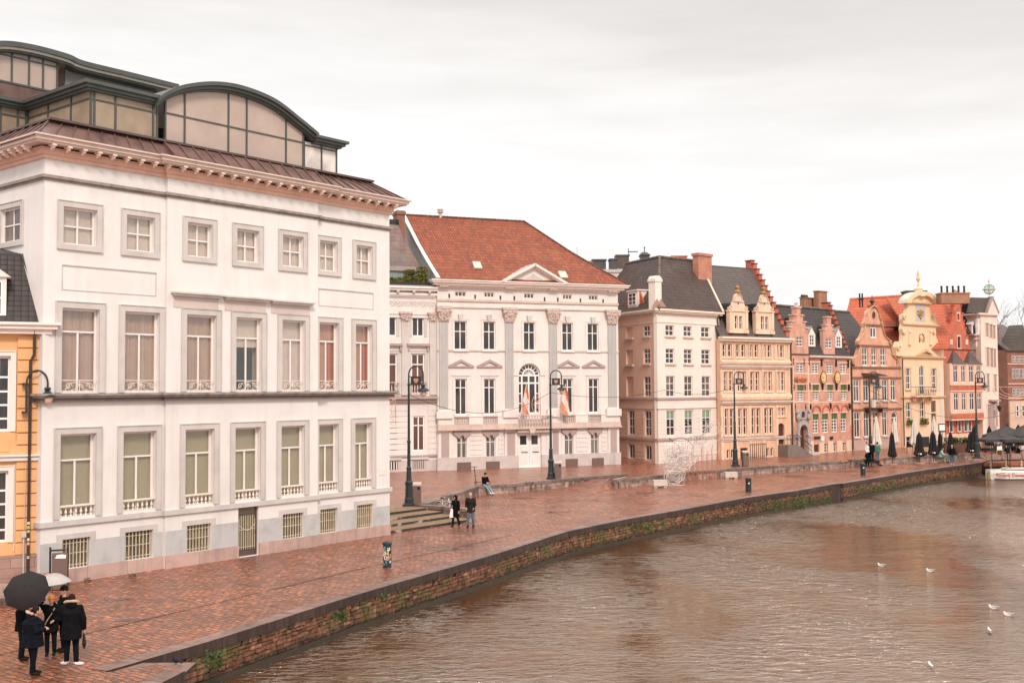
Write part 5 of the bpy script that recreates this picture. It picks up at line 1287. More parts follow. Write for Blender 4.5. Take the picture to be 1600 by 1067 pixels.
# ---- beige sandstone hall with two ornate dormers
f = building('sandstone_guildhall', 'beige sandstone guildhall with two ornate scrolled dormers and a tall stepped brick side gable', 'building', (1127, 718), (1237.5, 712), PZ)
W = f.len; zE = f.z(1180, Cy(752), -.4)
gx = f.cols(550, [(Cx(112), Cx(196)), (Cx(237), Cx(319)), (Cx(360), Cx(441)), (Cx(483), Cx(561)), (Cx(600), Cx(676))])
gx2 = f.cols(600, [(Cx(124), Cx(206)), (Cx(250), Cx(330)), (Cx(372), Cx(450)), (Cx(492), Cx(569)), (Cx(611), Cx(687))])
gx3 = f.cols(660, [(Cx(133), Cx(215)), (Cx(258), Cx(338)), (Cx(382), Cx(460)), (Cx(502), Cx(579)), (Cx(620), Cx(692))])
q1 = f.rows(1134, [(537.5, 557.5)])[0]; q2 = f.rows(1134, [(581, 611.5)])[0]; q3 = f.rows(1134, [(639, 680)])[0]; q5 = f.rows(1222, [(Dy(458), Dy(530))])[0]; qb = f.rows(1134, [(Dy(845), Dy(930))])[0]
holes = []
def two(a, b_, g=.17): m_ = (a+b_)/2; w_ = (b_-a); return (a, m_-w_*g/2), (m_+w_*g/2, b_)
for G_, (z0, z1) in ((gx, q1), (gx2, q2), (gx3[:4], q3), (gx3[4:], q5)):
    for a, b_ in G_:
        for u0, u1 in two(a, b_, .24): holes.append(rect(u0, z0, u1, z1))
dr = f.cols(690, [(Cx(627), Cx(687))])[0]; dz0, dz1 = f.z(1221, Dy(795)), f.z(1221, Dy(598))
holes.append(archp(dr[0], dz0, dr[1], dz1))
bs = f.cols(708, [(Cx(152), Cx(218)), (Cx(520), Cx(584))]); cel = f.cols(710, [(Cx(278), Cx(345))])[0]
for a, b_ in bs:
    for u0, u1 in two(a, b_, .2): holes.append(rect(u0, qb[0], u1, qb[1]))
holes.append(rect(cel[0], -.1, cel[1], qb[1]+.1))
f.put('wall', MB().prism(rect(0, -.5, W, zE-.2), 0, .45, holes), beige_st)
f.put('inner_wall', MB().box(.1, W-.1, 1.2, 8, -.3, zE-.2), dark_in)
for G_, (z0, z1), hs in ((gx, q1, (.5,)), (gx2, q2, (.36, .66)), (gx3[:4], q3, (.32, .66)), (gx3[4:], q5, (.5,))):
    for a, b_ in G_:
        for u0, u1 in two(a, b_, .24): win(f, u0, z0, u1, z1, .16, (), hs, .07, cream_frame, pane_dark if G_ is not gx2 else pane_mid)
        q = MB().box(a-.16, b_+.16, -.1, 0, z0-.16, z0-.02).box(a-.12, b_+.12, -.07, 0, z1+.06, z1+.16).box(a-.14, a-.02, -.05, 0, z0-.02, z1+.06).box(b_+.02, b_+.14, -.05, 0, z0-.02, z1+.06)
        f.put('window_moulding', q, beige_lt)
for a, b_ in bs:
    for u0, u1 in two(a, b_, .2): win(f, u0, qb[0], u1, qb[1], .16, (), (), .07, cream_frame, pane_dark)
f.put('cellar_door', MB().box(cel[0], cel[1], .15, .2, -.1, qb[1]+.1), door_brown)
o = f.put('door', MB().prism(archp(dr[0], dz0, dr[1], dz1), .2, .26), door_brown); 
zq1, zq2, zq3 = f.z(1180, Dy(75)), f.z(1180, Dy(403)), f.z(1180, Dy(737))
q = MB()
for z_, p in ((zq1, .22), (zq2, .26), (zq3, .12)):
    q.box(-.02, W+.02, -p, 0, z_-.05, z_+.12).box(0, W, -p*.6, 0, z_-.2, z_-.051)
f.put('string_course', q, stone_warm)
q = MB()
for (z0, z1) in ((zq1+.13, q1[0]-.2), (zq2+.13, q2[0]-.2)):
    q.prismx([(0, z0), (-.16, z0+.1), (-.22, (z0+z1)/2), (-.16, z1-.1), (0, z1)], .05, W-.05)
f.put('bulged_frieze', q, beige_lt)
q = MB()
for k in range(6):
    u_ = .02+(W-.34)*k/5
    for z0, z1 in ((zq1+.2, zE-.5), (zq2+.2, zq1-.25), (zq3+.2, zq2-.3), (0, zq3-.1)): q.box(u_-.0, u_+.26, -.05, 0, z0, z1) if (z0 > 0 and not (k == 5 and z0 == 0)) or k < 5 else None
f.put('pilaster_strip', q, beige_lt)
o = f.put('cornice', MB().box(-.1, W+.1, -.5, .1, zE-.18, zE).box(-.05, W+.05, -.32, .1, zE-.4, zE-.181), mat('cream_cornice', (.7, .6, .5), .7))
f.put('downpipe', MB().tube([(W-.06, -.3, zE-.3), (W-.06, -.15, zE-.7), (W-.06, -.15, 0)], .07, 6), brown_pipe)
f.put('lower_wall_facing', MB().box(.02, cel[0]-.05, -.025, 0, -.3, qb[0]-.1).box(cel[1]+.05, dr[0]-.3, -.025, 0, -.3, qb[0]-.1), beige_lt)
# roof and stepped gable
yt, zt = f.at_x(1179, 421, W); zt -= 0
yb, zb = f.at_x(1228.5, 522, W)
zr = f.z(1113, 417.7, yt-.6)
f.put('roof', MB().slab([(0, -.1, zE), (W-.1, -.1, zE), (W-.1, yt, zt+.1), (0, yt, zt+.1)], .12).slab([(0, 2*yt, zE), (W-.1, 2*yt, zE), (W-.1, yt+.001, zt+.1), (0, yt+.001, zt+.1)], .12), slate_l)
stepgable(f, W, .05, zE+.1, yt, zt+.5, 13, brick_red, cap_m, base=zE-.5)
f.put('gable_wall', MB().prismx([(.3, zE-.5), (yt, zt-.3), (2*yt, zE-.5)], W-.42, W-.05), brick_red)
def ornate_dormer(f, x0, x1, ytop, yg, ybody, ysill, label=None):
    """two-light stone dormer: scrolled gable, shell pediment and gilded finial"""
    u0, u1 = f.u(x0, 500, -.1), f.u(x1, 500, -.1); zs, zb_, zg, zt_ = [f.z((x0+x1)/2, v, -.1) for v in (ysill, ybody, yg, ytop)]
    w_ = u1-u0; c = w_/2
    q = MB().prism(rect(0, 0, w_, zb_-zs), -.1, .3, [rect(w_*.30, (zb_-zs)*.22, w_*.46, (zb_-zs)*.8), rect(w_*.54, (zb_-zs)*.22, w_*.70, (zb_-zs)*.8)])
    q.box(-.08, w_+.08, -.2, .3, zb_-zs, zb_-zs+.12).box(-.05, w_*.2, -.2, .0, .0, (zb_-zs)*.16).box(w_*.8, w_+.05, -.2, 0, 0, (zb_-zs)*.16).box(.02, w_*.13, -.17, -.1, .4, zb_-zs-.05).box(w_*.87, w_-.02, -.17, -.1, .4, zb_-zs-.05)
    o = f.put('dormer', q, beige_lt, (u0, 0, zs)); hb = zb_-zs+.12
    zt_ -= zs; zg -= zs
    out_ = [(0, hb), (w_, hb), (w_*1.0, hb+.25), (w_*.86, hb+.42), (w_*.80, hb+.75), (w_*.74, zg), (w_*.68, zg+(zt_-zg)*.35), (w_*.58, zg+(zt_-zg)*.62), (w_*.42, zg+(zt_-zg)*.62), (w_*.32, zg+(zt_-zg)*.35), (w_*.26, zg), (w_*.20, hb+.75), (w_*.14, hb+.42), (0, hb+.25)]
    f.put('scrolled_gable', MB().prism(out_, -.1, .15, [[(c+.1*math.cos(t), hb+.7+.2*math.sin(t)) for t in [k*PI/5 for k in range(10)]]]), beige_lt, (0, 0, 0), o)
    q = MB().box(w_*.22, w_*.78, -.2, .15, zg-.05, zg+.08)
    for sx in (-1, 1): q.tube([(c+sx*w_*(.42-.0)+sx*.16*math.cos(t), -.14, hb+.25+.16*math.sin(t)) for t in [k*PI/5 for k in range(10)]], .05, 5, True)
    q.tube([(c+w_*.2*math.cos(t), -.15, zg+.1+w_*.24*math.sin(t)) for t in [PI*k/8 for k in range(9)]], .045, 5)
    f.put('scroll_ornament', q, stone_warm, (0, 0, 0), o)
    q = MB().lathe([(.34, 0), (.36, .1), (.22, .2), (.12, .3), (.2, .42), (.22, .5), (.12, .62), (.04, .7), (.03, .85)], c, 0, 10, zg+(zt_-zg)*.6)
    f.put('finial', q, gilt, (0, 0, 0), o)
    for k in (.30, .54):
        ww = MB().box(w_*k, w_*(k+.16), .12, .16, (zb_-zs)*.22, (zb_-zs)*.8)
        f.put('pane', ww, pane_dark, (0, 0, 0), o)
        h0_, h1_ = (zb_-zs)*.22, (zb_-zs)*.8
        ff = MB().box(w_*k, w_*k+.05, .05, .11, h0_, h1_).box(w_*(k+.16)-.05, w_*(k+.16), .05, .11, h0_, h1_).box(w_*(k+.0), w_*(k+.16), .06, .10, (h0_+h1_)/2-.03, (h0_+h1_)/2+.03)
        f.put('window_frame', ff, cream_frame, (0, 0, 0), o)
    return o, u0, u1, zb_, hb
for x0, x1, yt_, yg_, yb_, ys_ in ((1139.5, 1168.5, 448, 471, 487, 520.5), (1180.5, 1209, 450, 472.5, 488, 522)):
    o, u0, u1, zb_, hb = ornate_dormer(f, x0, x1, yt_, yg_, yb_, ys_)
    w_ = u1-u0; zh = hb+.65
    f.put('dormer_roof', MB().prismx([(.1, -.2), (4.6, zh), (.1, zh)], .12, w_-.12).slab([(-.1, .16, hb+.05), (w_/2, .16, zh+.15), (w_/2, 4.9, zh+.15), (-.1, 4.9, hb+.05)], .1).slab([(w_+.1, .16, hb+.05), (w_/2, .16, zh+.15), (w_/2, 4.9, zh+.15), (w_+.1, 4.9, hb+.05)], .1), slate, (0, 0, 0), o)
# entrance stair with railings
sx0, sx1 = dr[0]-.1, W+.9; q = MB()
q.box(sx0, dr[1]+.5, -1.3, -.03, -.1, dz0-.02)
for k in range(7): q.box(dr[1]+.5+k*.28, dr[1]+.5+(k+1)*.28, -1.3, -.03, -.1, dz0*(1-(k+1)/8))
o = f.put('entrance_stair', q, mat('dark_step_stone', (.20, .15, .13), .6, .2, 3))
q = MB().tube([(sx0, -1.25, dz0+.9), (dr[1]+.5, -1.25, dz0+.9), (dr[1]+2.4, -1.25, .95)], .035, 6).tube([(sx0, -1.25, dz0+.5), (dr[1]+.5, -1.25, dz0+.5), (dr[1]+2.4, -1.25, .5)], .02, 6)
for k in range(8): t = k/7; xx = sx0+(dr[1]+2.4-sx0)*t; zb__ = dz0 if xx < dr[1]+.5 else dz0*(1-(xx-dr[1]-.5)/1.95); q.tube([(xx, -1.25, max(0, zb__)), (xx, -1.25, max(0, zb__)+.92)], .02, 5)
f.put('railing', q, iron, (0, 0, 0), o)
# railing enclosure in front of the cellar
xr0, xr1 = f.u(Cx(350), 715, -1), f.u(Cx(495), 715, -1)
q = MB().tube([(xr0, -1.3, 1.35), (xr1, -1.3, 1.35)], .03, 5).tube([(xr0, -1.3, .2), (xr1, -1.3, .2)], .02, 5)
for k in range(9): xx = xr0+(xr1-xr0)*k/8; q.tube([(xx, -1.3, 0), (xx, -1.3, 1.5)], .03, 5)
f.put('cellar_railing', q, iron)

# ---- pink brick house with green shutters
f = building('pink_brick_guildhouse', 'pink brick guildhouse with green shutters, two stepped dormer gables and round gilded medallions', 'building', (1238.5, 711.5), (1331, 704), PZ)
W = f.len; ub = f.u(Cx(905), 600)
zE = f.z(1290, Cy(922), -.3)
c0_ = f.cols(575, [(Cx(785), Cx(857)), (Cx(942), Cx(1005)), (Cx(1075), Cx(1137)), (Cx(1203), Cx(1262))])
c2_ = f.cols(615, [(Cx(795), Cx(857)), (Cx(948), Cx(1008)), (Cx(1083), Cx(1138)), (Cx(1208), Cx(1266))])
c3_ = f.cols(660, [(Cx(948), Cx(1004)), (Cx(1035), Cx(1092)), (Cx(1122), Cx(1177)), (Cx(1208), Cx(1260))])
z1r = f.rows(1248, [(Dy(40), Dy(138))])[0]; z2r = f.rows(1248, [(Dy(245), Dy(396))])[0]; z3r = f.rows(1275, [(Dy(515), Dy(692))])[0]; zbr = f.rows(1290, [(Dy(790), Dy(870))])[0]
z1q = f.rows(1320, [(Dy(50), Dy(140))])[0]
bcols = f.cols(700, [(Cx(1055), Cx(1086)), (Cx(1140), Cx(1170)), (Cx(1226), Cx(1256))])
sd = f.cols(700, [(Cx(958), Cx(1005))])[0]; zsd = f.z(1276, Dy(797))
md = f.cols(690, [(Cx(805), Cx(877))])[0]; zmd = f.z(1252, Dy(612))
holes = [rect(a, z1r[0], b_, z1r[1]) for a, b_ in c0_]+[rect(a, z2r[0], b_, z2r[1]) for a, b_ in c2_]+[rect(a, z3r[0], b_, z3r[1]) for a, b_ in c3_]+[rect(a, zbr[0], b_, zbr[1]) for a, b_ in bcols]+[rect(sd[0], .0, sd[1], zsd), archp(md[0], .25, md[1], zmd)]
q = MB().prism(rect(ub-.02, -.3, W, zE-.2), 0, .4, [h for h in holes if h[0][0] > ub]); f.put('wall', q, brick_pink)
# left bay rises as a stepped gable
def stepped(f, cx, yb, rows, y=0):
    """rows: list of (half width px, y px top) from bottom to top"""
    L_ = []; Rr = []
    zprev = f.z(cx, yb, y)
    for hw, yt_ in rows:
        z_ = f.z(cx, yt_, y); a, b_ = f.u(cx-hw, yt_, y), f.u(cx+hw, yt_, y)
        L_ += [(a, zprev), (a, z_)]; Rr += [(b_, zprev), (b_, z_)]; zprev = z_
    return Rr+L_[::-1]
gp1 = stepped(f, Cx(803), Cy(1000), [(15.2, Cy(668)), (11.2, Cy(612)), (7.3, Cy(552)), (3.4, Cy(482))])
gw = f.cols(533, [(Cx(785), Cx(846))])[0]; gz = f.rows(1247, [(Cy(745), Cy(838))])[0]
wl = [(0, -.3), (ub-.03, -.3), (ub-.03, gp1[0][1])]+[p for p in gp1]+[(0, gp1[0][1])]
zsp = gp1[0][1]
poly = [(0, -.3), (ub-.03, -.3), (ub-.03, zsp)]+gp1[0:]+[(0.0, zsp)]
f.put('gabled_bay', MB().prism(poly, -.14, .4, [h for h in holes if h[0][0] < ub]+[rect(gw[0], gz[0], gw[1], gz[1])]), brick_pink)
win(f, gw[0], gz[0], gw[1], gz[1], .12, (.5,), (.33, .66), .09, cream_frame, pane_mid, y=-.14)
def copings(f, pts, m_, y0=-.25, y1=.45):
    q = MB(); n_ = len(pts)
    for (a, za), (b_, zb_) in zip(pts, pts[1:]):
        if abs(za-zb_) < .02 and abs(a-b_) > .05: q.box(min(a, b_)-.07, max(a, b_)+.07, y0, y1, za+.002, za+.12)
    return q
f.put('gable_coping', copings(f, gp1, beige_lt), stone_warm)
q = MB()
for xx, yy in ((Cx(803), Cy(482)),):
    u_, z_ = f.L(xx, yy); q.lathe([(.22, .12), (.14, .3), (.2, .5), (.05, .6)], u_, .1, 8, z_)
f.put('finial', q, stone_warm)
for i, (a, b_) in enumerate(c0_): win(f, a, z1r[0], b_, z1r[1], .14, (.5,), (.25, .5, .75), .10, cream_frame, pane_mid, y=-.14 if i == 0 else 0)
for i, (a, b_) in enumerate(c2_): win(f, a, z2r[0], b_, z2r[1], .14, (.5,), (.38, .55, .70, .85), .10, cream_frame, pane_mid, split=(.34, green_sh), y=-.14 if i == 0 else 0)
for a, b_ in c3_: win(f, a, z3r[0], b_, z3r[1], .14, (.5,), (.33, .50, .67, .84), .10, cream_frame, pane_mid, split=(.30, green_sh))
for a, b_ in bcols: win(f, a, zbr[0], b_, zbr[1], .14, (), (.3, .6), .07, cream_frame, pane_mid)
f.put('small_door', MB().box(sd[0], sd[1], .12, .18, 0, zsd), door_brown); o = f.put('main_door', MB().prism(archp(md[0], .25, md[1], zmd), .15, .2), door_brown)
f.put('inner_wall', MB().box(.1, W-.1, 1.2, 8, -.3, zE-.2), dark_in)
# stone portal
pu0, pu1 = f.u(Cx(780), 680, -.3), f.u(Cx(912), 680, -.3); zp = f.z(1252, Dy(500), -.3); c_ = (md[0]+md[1])/2; wd = md[1]-md[0]
q = MB().prism([(md[0]-.45, .0), (md[1]+.45, 0), (md[1]+.45, zmd-.9), (md[1]+.2, zmd+.15), (c_, zmd+.5), (md[0]-.2, zmd+.15), (md[0]-.45, zmd-.9)], -.35, -.142, [archp(md[0], .02, md[1], zmd)])
q.box(md[0]-.6, md[0]+.0, -.45, -.142, zmd-1.25, zmd-1.05).box(md[1]-.0, md[1]+.6, -.45, -.142, zmd-1.25, zmd-1.05)
q.prism(archp(c_-.62, zmd+.55, c_+.62, zp+.35), -.3, -.142, [archp(c_-.35, zmd+.7, c_+.35, zp+.1)])
for sx in (-1, 1):
    q.ball((c_+sx*.95, -.35, zmd+.75), (.3, .2, .35), 8, 6); q.ball((c_+sx*1.1, -.35, zmd+1.25), (.2, .15, .25), 8, 6)
f.put('stone_portal', q, mat('grey_portal_stone', (.40, .34, .32), .7, .25, 3, .4), (0, 0, 0)); f.put('portal_glass', MB().prism(archp(c_-.34, zmd+.71, c_+.34, zp+.09), -.16, -.15), pane_dark)
f.put('portal_step', MB().box(md[0]-.9, md[1]+.9, -1.1, -.36, -.1, .24), stone_grey)
# string courses, arches, medallions, anchors, sign
q = MB()
for yy in (35, 145, 235, 300, 405, 500): 
    z_ = f.z(1290, Dy(yy)-.0); q.box(ub+.02, W-.02, -.03, 0, z_-.06, z_+.05)
for yy in (30, 140, 235, 303, 400):
    z_ = f.z(1250, Dy(yy)); q.box(.02, ub-.06, -.17, -.141, z_-.06, z_+.05)
for x_ in (.02, ub-.27): q.box(x_, x_+.2, -.175, -.141, 3.2, zsp-.1)
q.box(W-.25, W-.03, -.035, 0, 2.6, zE-.3); f.put('stone_banding', q, beige_lt)
f.put('lower_rendering', MB().box(ub+.02, sd[0]-.05, -.04, 0, -.2, f.z(1265, Dy(768))).box(sd[1]+.05, bcols[0][0]-.05, -.04, 0, -.2, f.z(1290, Dy(768))).box(bcols[0][1]+.05, bcols[1][0]-.05, -.04, 0, -.2, f.z(1290, Dy(768))).box(bcols[1][1]+.05, bcols[2][0]-.05, -.04, 0, -.2, f.z(1290, Dy(768))).box(bcols[2][1]+.05, W-.02, -.04, 0, -.2, f.z(1290, Dy(768))), beige_lt)
for (a, b_) in f.cols(638, [(Cx(940), Cx(1022)), (Cx(1032), Cx(1108)), (Cx(1122), Cx(1194)), (Cx(1206), Cx(1278))]):
    z0 = f.z(1300, Dy(495)); z1 = f.z(1300, Dy(425)); cx_ = (a+b_)/2; r_ = (b_-a)/2
    q = MB().prism([(cx_+r_*math.cos(PI*k/12), z0+(z1-z0)*math.sin(PI*k/12)) for k in range(13)]+[(cx_+(r_-.16)*math.cos(PI*k/12), z0+(z1-z0-.16)*math.sin(PI*k/12)) for k in range(12, -1, -1)], -.1, 0)
    f.put('relieving_arch', q, brick_red)
for xx, yy in ((Cx(1043), Dy(177)), (Cx(1172), Dy(177))):
    u_, z_ = f.L(xx, yy, -.15); q = MB().prism([(.52*math.cos(t), .62*math.sin(t)) for t in [k*PI/10 for k in range(20)]], -.08, .14)
    o = f.put('medallion', q, mat('pale_gilt', (.66, .42, .20), .6, .2, 5), (u_, -.15, z_))
    f.put('relief', MB().ball((0, -.12, .1), (.16, .08, .24), 8, 6).ball((0, -.1, -.25), (.2, .06, .15), 8, 6), mat('relief_gold', (.75, .55, .22), .6), (0, 0, 0), o)
    f.put('medallion_rim', MB().tube([(.53*math.cos(t), -.06, .63*math.sin(t)) for t in [k*PI/10 for k in range(20)]], .05, 5, True), door_brown, (0, 0, 0), o)
for X, ys in ((772, (950, 1010)), (872, (950, 1010)), (918, (950, 1015)), (1038, (955, 1020)), (1172, (960, 1025)), (1284, (965, 1035))):
    u_ = f.u(Cx(X), 570, -.2); f.put('wall_anchor', MB().box(u_-.04, u_+.04, -.20, -.16 if X < 900 else -.02, f.z(Cx(X), Cy(ys[1])), f.z(Cx(X), Cy(ys[0]))), iron)
for X, ys in ((776, (235, 298)), (880, (235, 298)), (925, (225, 290)), (1046, (222, 290)), (1175, (230, 292)), (1290, (238, 300)), (784, (418, 478)), (882, (418, 480)), (930, (420, 480)), (1117, (412, 470)), (1294, (415, 470))):
    u_ = f.u(Cx(X), 600, -.2); f.put('wall_anchor', MB().box(u_-.045, u_+.045, -.20, -.16 if X < 900 else -.02, f.z(Cx(X), Dy(ys[1])), f.z(Cx(X), Dy(ys[0]))).box(u_-.09, u_+.09, -.20, -.16 if X < 900 else -.02, f.z(Cx(X), Dy((ys[0]+ys[1])/2))-.1, f.z(Cx(X), Dy((ys[0]+ys[1])/2))+.1), iron)
def text(s_, size, m_, parent, loc, rot, ext=.02, name='lettering', font_shear=0, bold=0):
    cu = bpy.data.curves.new(name, 'FONT'); cu.body = s_; cu.size = size; cu.extrude = ext; cu.align_x = 'CENTER'; cu.align_y = 'CENTER'; cu.shear = font_shear; cu.offset = bold
    t = bpy.data.objects.new(name, cu); COL.objects.link(t); dg = bpy.context.evaluated_depsgraph_get()
    me = bpy.data.meshes.new_from_object(t.evaluated_get(dg)); bpy.data.objects.remove(t)
    me.materials.clear(); me.materials.append(m_)
    o = bpy.data.objects.new(name, me); COL.objects.link(o); o.parent = parent; o.location = loc; o.rotation_euler = rot; return o
su, sz = f.L(Cx(838), Dy(196), -.3); sw_ = f.u(Cx(893), 592, -.3)-f.u(Cx(783), 592, -.3)
t = text('Marriott', .62, mat('orange_sign_letters', (.50, .13, .02), .5), f.root, (0, 0, 0), (0, 0, 0), .04, bold=.012, font_shear=.1)
t.matrix_local = f.rel @ Matrix.Translation((su, -.3, sz)) @ Matrix.Rotation(PI/2, 4, 'X') @ Matrix.Diagonal((sw_/max(t.dimensions.x, .01) if t.dimensions.x else 1, 1, 1, 1)); t.name = 'lettering'
for (X0, X1, Y0, Y1, m_) in ((958, 1008, 722, 745, iron), (1018, 1045, 718, 765, white_door), (1102, 1128, 722, 750, iron)):
    f.put('wall_sign', MB().box(f.u(Cx(X0), 680), f.u(Cx(X1), 680), -.12, -.04, f.z(Cx(X0), Dy(Y1)), f.z(Cx(X0), Dy(Y0))), m_)
# roof
yt, zt = f.at_x(1298, 484, W)
f.put('cornice', MB().box(ub, W+.1, -.32, .1, zE-.2, zE), stone_warm)
o = f.put('roof', MB().slab([(-.3, -.2, zE), (W-.1, -.2, zE), (W-.1, yt, zt), (-.3, yt, zt)], .12).slab([(-.3, 2*yt, zE), (W-.1, 2*yt, zE), (W-.1, yt, zt), (-.3, yt, zt)], .12), tile_black)
q = MB(); ridge(q, (-.2, yt, zt+.02), (W-.5, yt, zt+.02), .12); f.put('ridge_tiles', q, MATS['grey_ridge_tiles'], (0, 0, 0), o)
stepgable(f, W, .05, zE+.2, yt, zt+.4, 10, brick_red, cap_m, base=zE-.5)
# small stepped dormer gable on the right and its roof, and two white triangular dormers
gp2 = stepped(f, Cx(1092), Cy(925), [(8.8, Cy(690)), (7.2, Cy(690)), (5.6, Cy(645)), (3.2, Cy(570))], -.05)
gw2 = f.cols(535, [(Cx(1060), Cx(1116))])[0]; gz2 = f.rows(1294, [(Cy(760), Cy(852))])[0]
f.put('dormer_gable', MB().prism([(gp2[0][0], zE-.6), gp2[0]]+gp2[1:]+[(gp2[-1][0], zE-.6)], -.12, .3, [rect(gw2[0], gz2[0], gw2[1], gz2[1])]), brick_pink)
f.put('gable_coping', copings(f, gp2, beige_lt, -.2, .35), stone_warm); win(f, gw2[0], gz2[0], gw2[1], gz2[1], .1, (.5,), (.33, .66), .09, cream_frame, pane_mid, y=-.12)
for gq, zz in ((gp1, Cy(560)), (gp2, Cy(640))):
    a, b_ = min(p[0] for p in gq), max(p[0] for p in gq); zt_ = max(p[1] for p in gq)-.9; c_ = (a+b_)/2; zb_ = zE+.6
    f.put('dormer_roof', MB().slab([(a+.1, .35, zb_), (c_, .35, zt_), (c_, 5, zt_), (a+.1, 5, zb_)], .1).slab([(b_-.1, .35, zb_), (c_, .35, zt_), (c_, 5, zt_), (b_-.1, 5, zb_)], .1), tile_black)
for (x0, x1, y0, yt_, ym) in ((1262.8, 1271.5, Cy(838), Cy(655), Cy(725)), (1305, 1313, Cy(850), Cy(668), Cy(738))):
    a, b_ = f.u(x0, 530, .2), f.u(x1, 530, .2); z0, zt_, zm_ = f.z(x0+4, y0, .2), f.z(x0+4, yt_, .2), f.z(x0+4, ym, .2); c_ = (a+b_)/2; w_ = b_-a
    o = f.put('dormer', MB().prism([(a-.12, z0), (b_+.12, z0), (b_+.12, zm_), (c_, zt_), (a-.12, zm_)], .1, .3, [rect(a+.06, z0+.1, b_-.06, zm_-.05)]), white_cb)
    win(f, a+.06, z0+.1, b_-.06, zm_-.05, .06, (.5,), (.33, .66), .07, white_frame, pane_mid, y=.1)
    f.put('dormer_roof', MB().slab([(a-.25, .1, zm_-.1), (c_, .1, zt_+.08), (c_, 3.6, zt_+.08), (a-.25, 3.6, zm_-.1)], .1).slab([(b_+.25, .1, zm_-.1), (c_, .1, zt_+.08), (c_, 3.6, zt_+.08), (b_+.25, 3.6, zm_-.1)], .1), mat('pale_zinc_roof', (.30, .27, .26), .5), (0, 0, 0), o)
a, b_ = f.u(1279, 470, 5.5), f.u(1292.5, 470, 5.5); zc_ = f.z(1284, 454.5, 5.5)
f.put('chimney', MB().box(a, b_, 5.5, 6.1, zE, zc_-.1).box(a-.05, b_+.05, 5.4, 6.2, zc_-.1, zc_), brick_ch)
a, b_ = f.u(1257, 470, 6.5), f.u(1271.5, 470, 6.5); zc_ = f.z(1262, 464.5, 6.5)
o = f.put('chimney', MB().box(a, b_, 6.5, 7.1, zE, zc_-.1).box(a-.05, b_+.05, 6.4, 7.2, zc_-.1, zc_), brick_ch)
q = MB()
for k in range(3): q.ball((a+.35+k*.42, 7.0, zc_+.12), (.2, .2, .22), 8, 6)
f.put('chimney_pots', q, iron, (0, 0, 0), o)
f.put('downpipe', MB().tube([(W-.05, -.2, zE-.3), (W-.05, -.2, .1)], .07, 6), brown_pipe)

# ---- salmon brick house with curved gable
def Ex(x): return 1300+x/6.67
def Ey(y): return 430+y/6.67
def Gx(x): return 1300+x/8
def Gy(y): return 560+y/8
f = building('curved_gable_house', 'salmon brick house with curved scroll gable, tall white windows and a small iron balcony', 'building', (1332.5, 704), (1409, 698.5), PZ)
W = f.len
ztop = f.z(1370, Gy(112)); 
out_ = f.P([(Ex(668), Ey(955)), (Ex(690), Ey(905)), (Ex(665), Ey(870)), (Ex(625), Ey(830)), (Ex(610), Ey(745)), (Ex(620), Ey(728)), (Ex(600), Ey(680)), (Ex(560), Ey(650)), (Ex(535), Ey(600)), (Ex(520), Ey(540)), (Ex(525), Ey(500)), (Ex(495), Ey(450)), (Ex(487), Ey(390)), (Ex(460), Ey(340)), (Ex(428), Ey(320)), (Ex(395), Ey(340)), (Ex(368), Ey(390)), (Ex(362), Ey(440)), (Ex(340), Ey(500)), (Ex(338), Ey(540)), (Ex(325), Ey(600)), (Ex(300), Ey(650)), (Ex(275), Ey(680)), (Ex(275), Ey(725)), (Ex(290), Ey(740)), (Ex(265), Ey(830)), (Ex(230), Ey(870)), (Ex(218), Ey(905)), (Ex(235), Ey(955))])
poly = [(0, -.3), (W, -.3), (W, ztop)]+out_+[(0, ztop)]
w0 = f.cols(520, [(Ex(398), Ex(464))])[0]; w0z = f.rows(1365, [(Ey(540), Ey(655))])[0]
w1 = f.cols(557, [(Ex(315), Ex(372)), (Ex(411), Ex(468)), (Ex(505), Ex(562))]); w1z = f.rows(1351, [(Ey(755), Ey(940))])[0]
w2 = f.cols(610, [(Gx(272), Gx(346)), (Gx(392), Gx(462)), (Gx(515), Gx(578)), (Gx(628), Gx(695)), (Gx(735), Gx(800))]); w2z = f.rows(1338, [(Gy(265), Gy(535))])[0]
w3 = f.cols(660, [(Gx(280), Gx(352)), (Gx(400), Gx(466)), (Gx(515), Gx(580)), (Gx(630), Gx(694))]); w3z = f.rows(1340, [(Gy(672), Gy(985))])[0]
ad_ = f.cols(660, [(Gx(745), Gx(820))])[0]; adz = f.z(1397, Gy(662))
holes = [rect(w0[0], w0z[0], w0[1], w0z[1])]+[rect(a, w1z[0], b_, w1z[1]) for a, b_ in w1]+[rect(a, w2z[0], b_, w2z[1]) for a, b_ in w2]+[rect(a, w3z[0], b_, w3z[1]) for a, b_ in w3]+[archp(ad_[0], 1.2, ad_[1], adz)]
f.put('wall', MB().prism(poly, 0, .4, holes), brick_or)
win(f, w0[0], w0z[0], w0[1], w0z[1], .1, (.5,), (), .14, white_frame, pane_mid)
for a, b_ in w1: win(f, a, w1z[0], b_, w1z[1], .13, (.5,), (.38, .7), .085, white_frame, pane_mid, sill=beige_lt)
for i, (a, b_) in enumerate(w2): win(f, a, w2z[0]-(.9 if i == 2 else 0)*0, b_, w2z[1], .13, (.5,), (.3,), .085, white_frame, pane_dark if i else pane_mid, sill=stone_grey)
for a, b_ in w3: win(f, a, w3z[0], b_, w3z[1], .13, (.5,), (.28,), .085, white_frame, pane_dark, sill=stone_grey)
win(f, ad_[0], 1.2, ad_[1], adz, .13, (), (.25,), .12, white_frame, pane_dark, arch=True, name='door')
f.put('inner_wall', MB().box(.1, W-.1, 1.0, 8, -.3, ztop), dark_in)
q = MB()
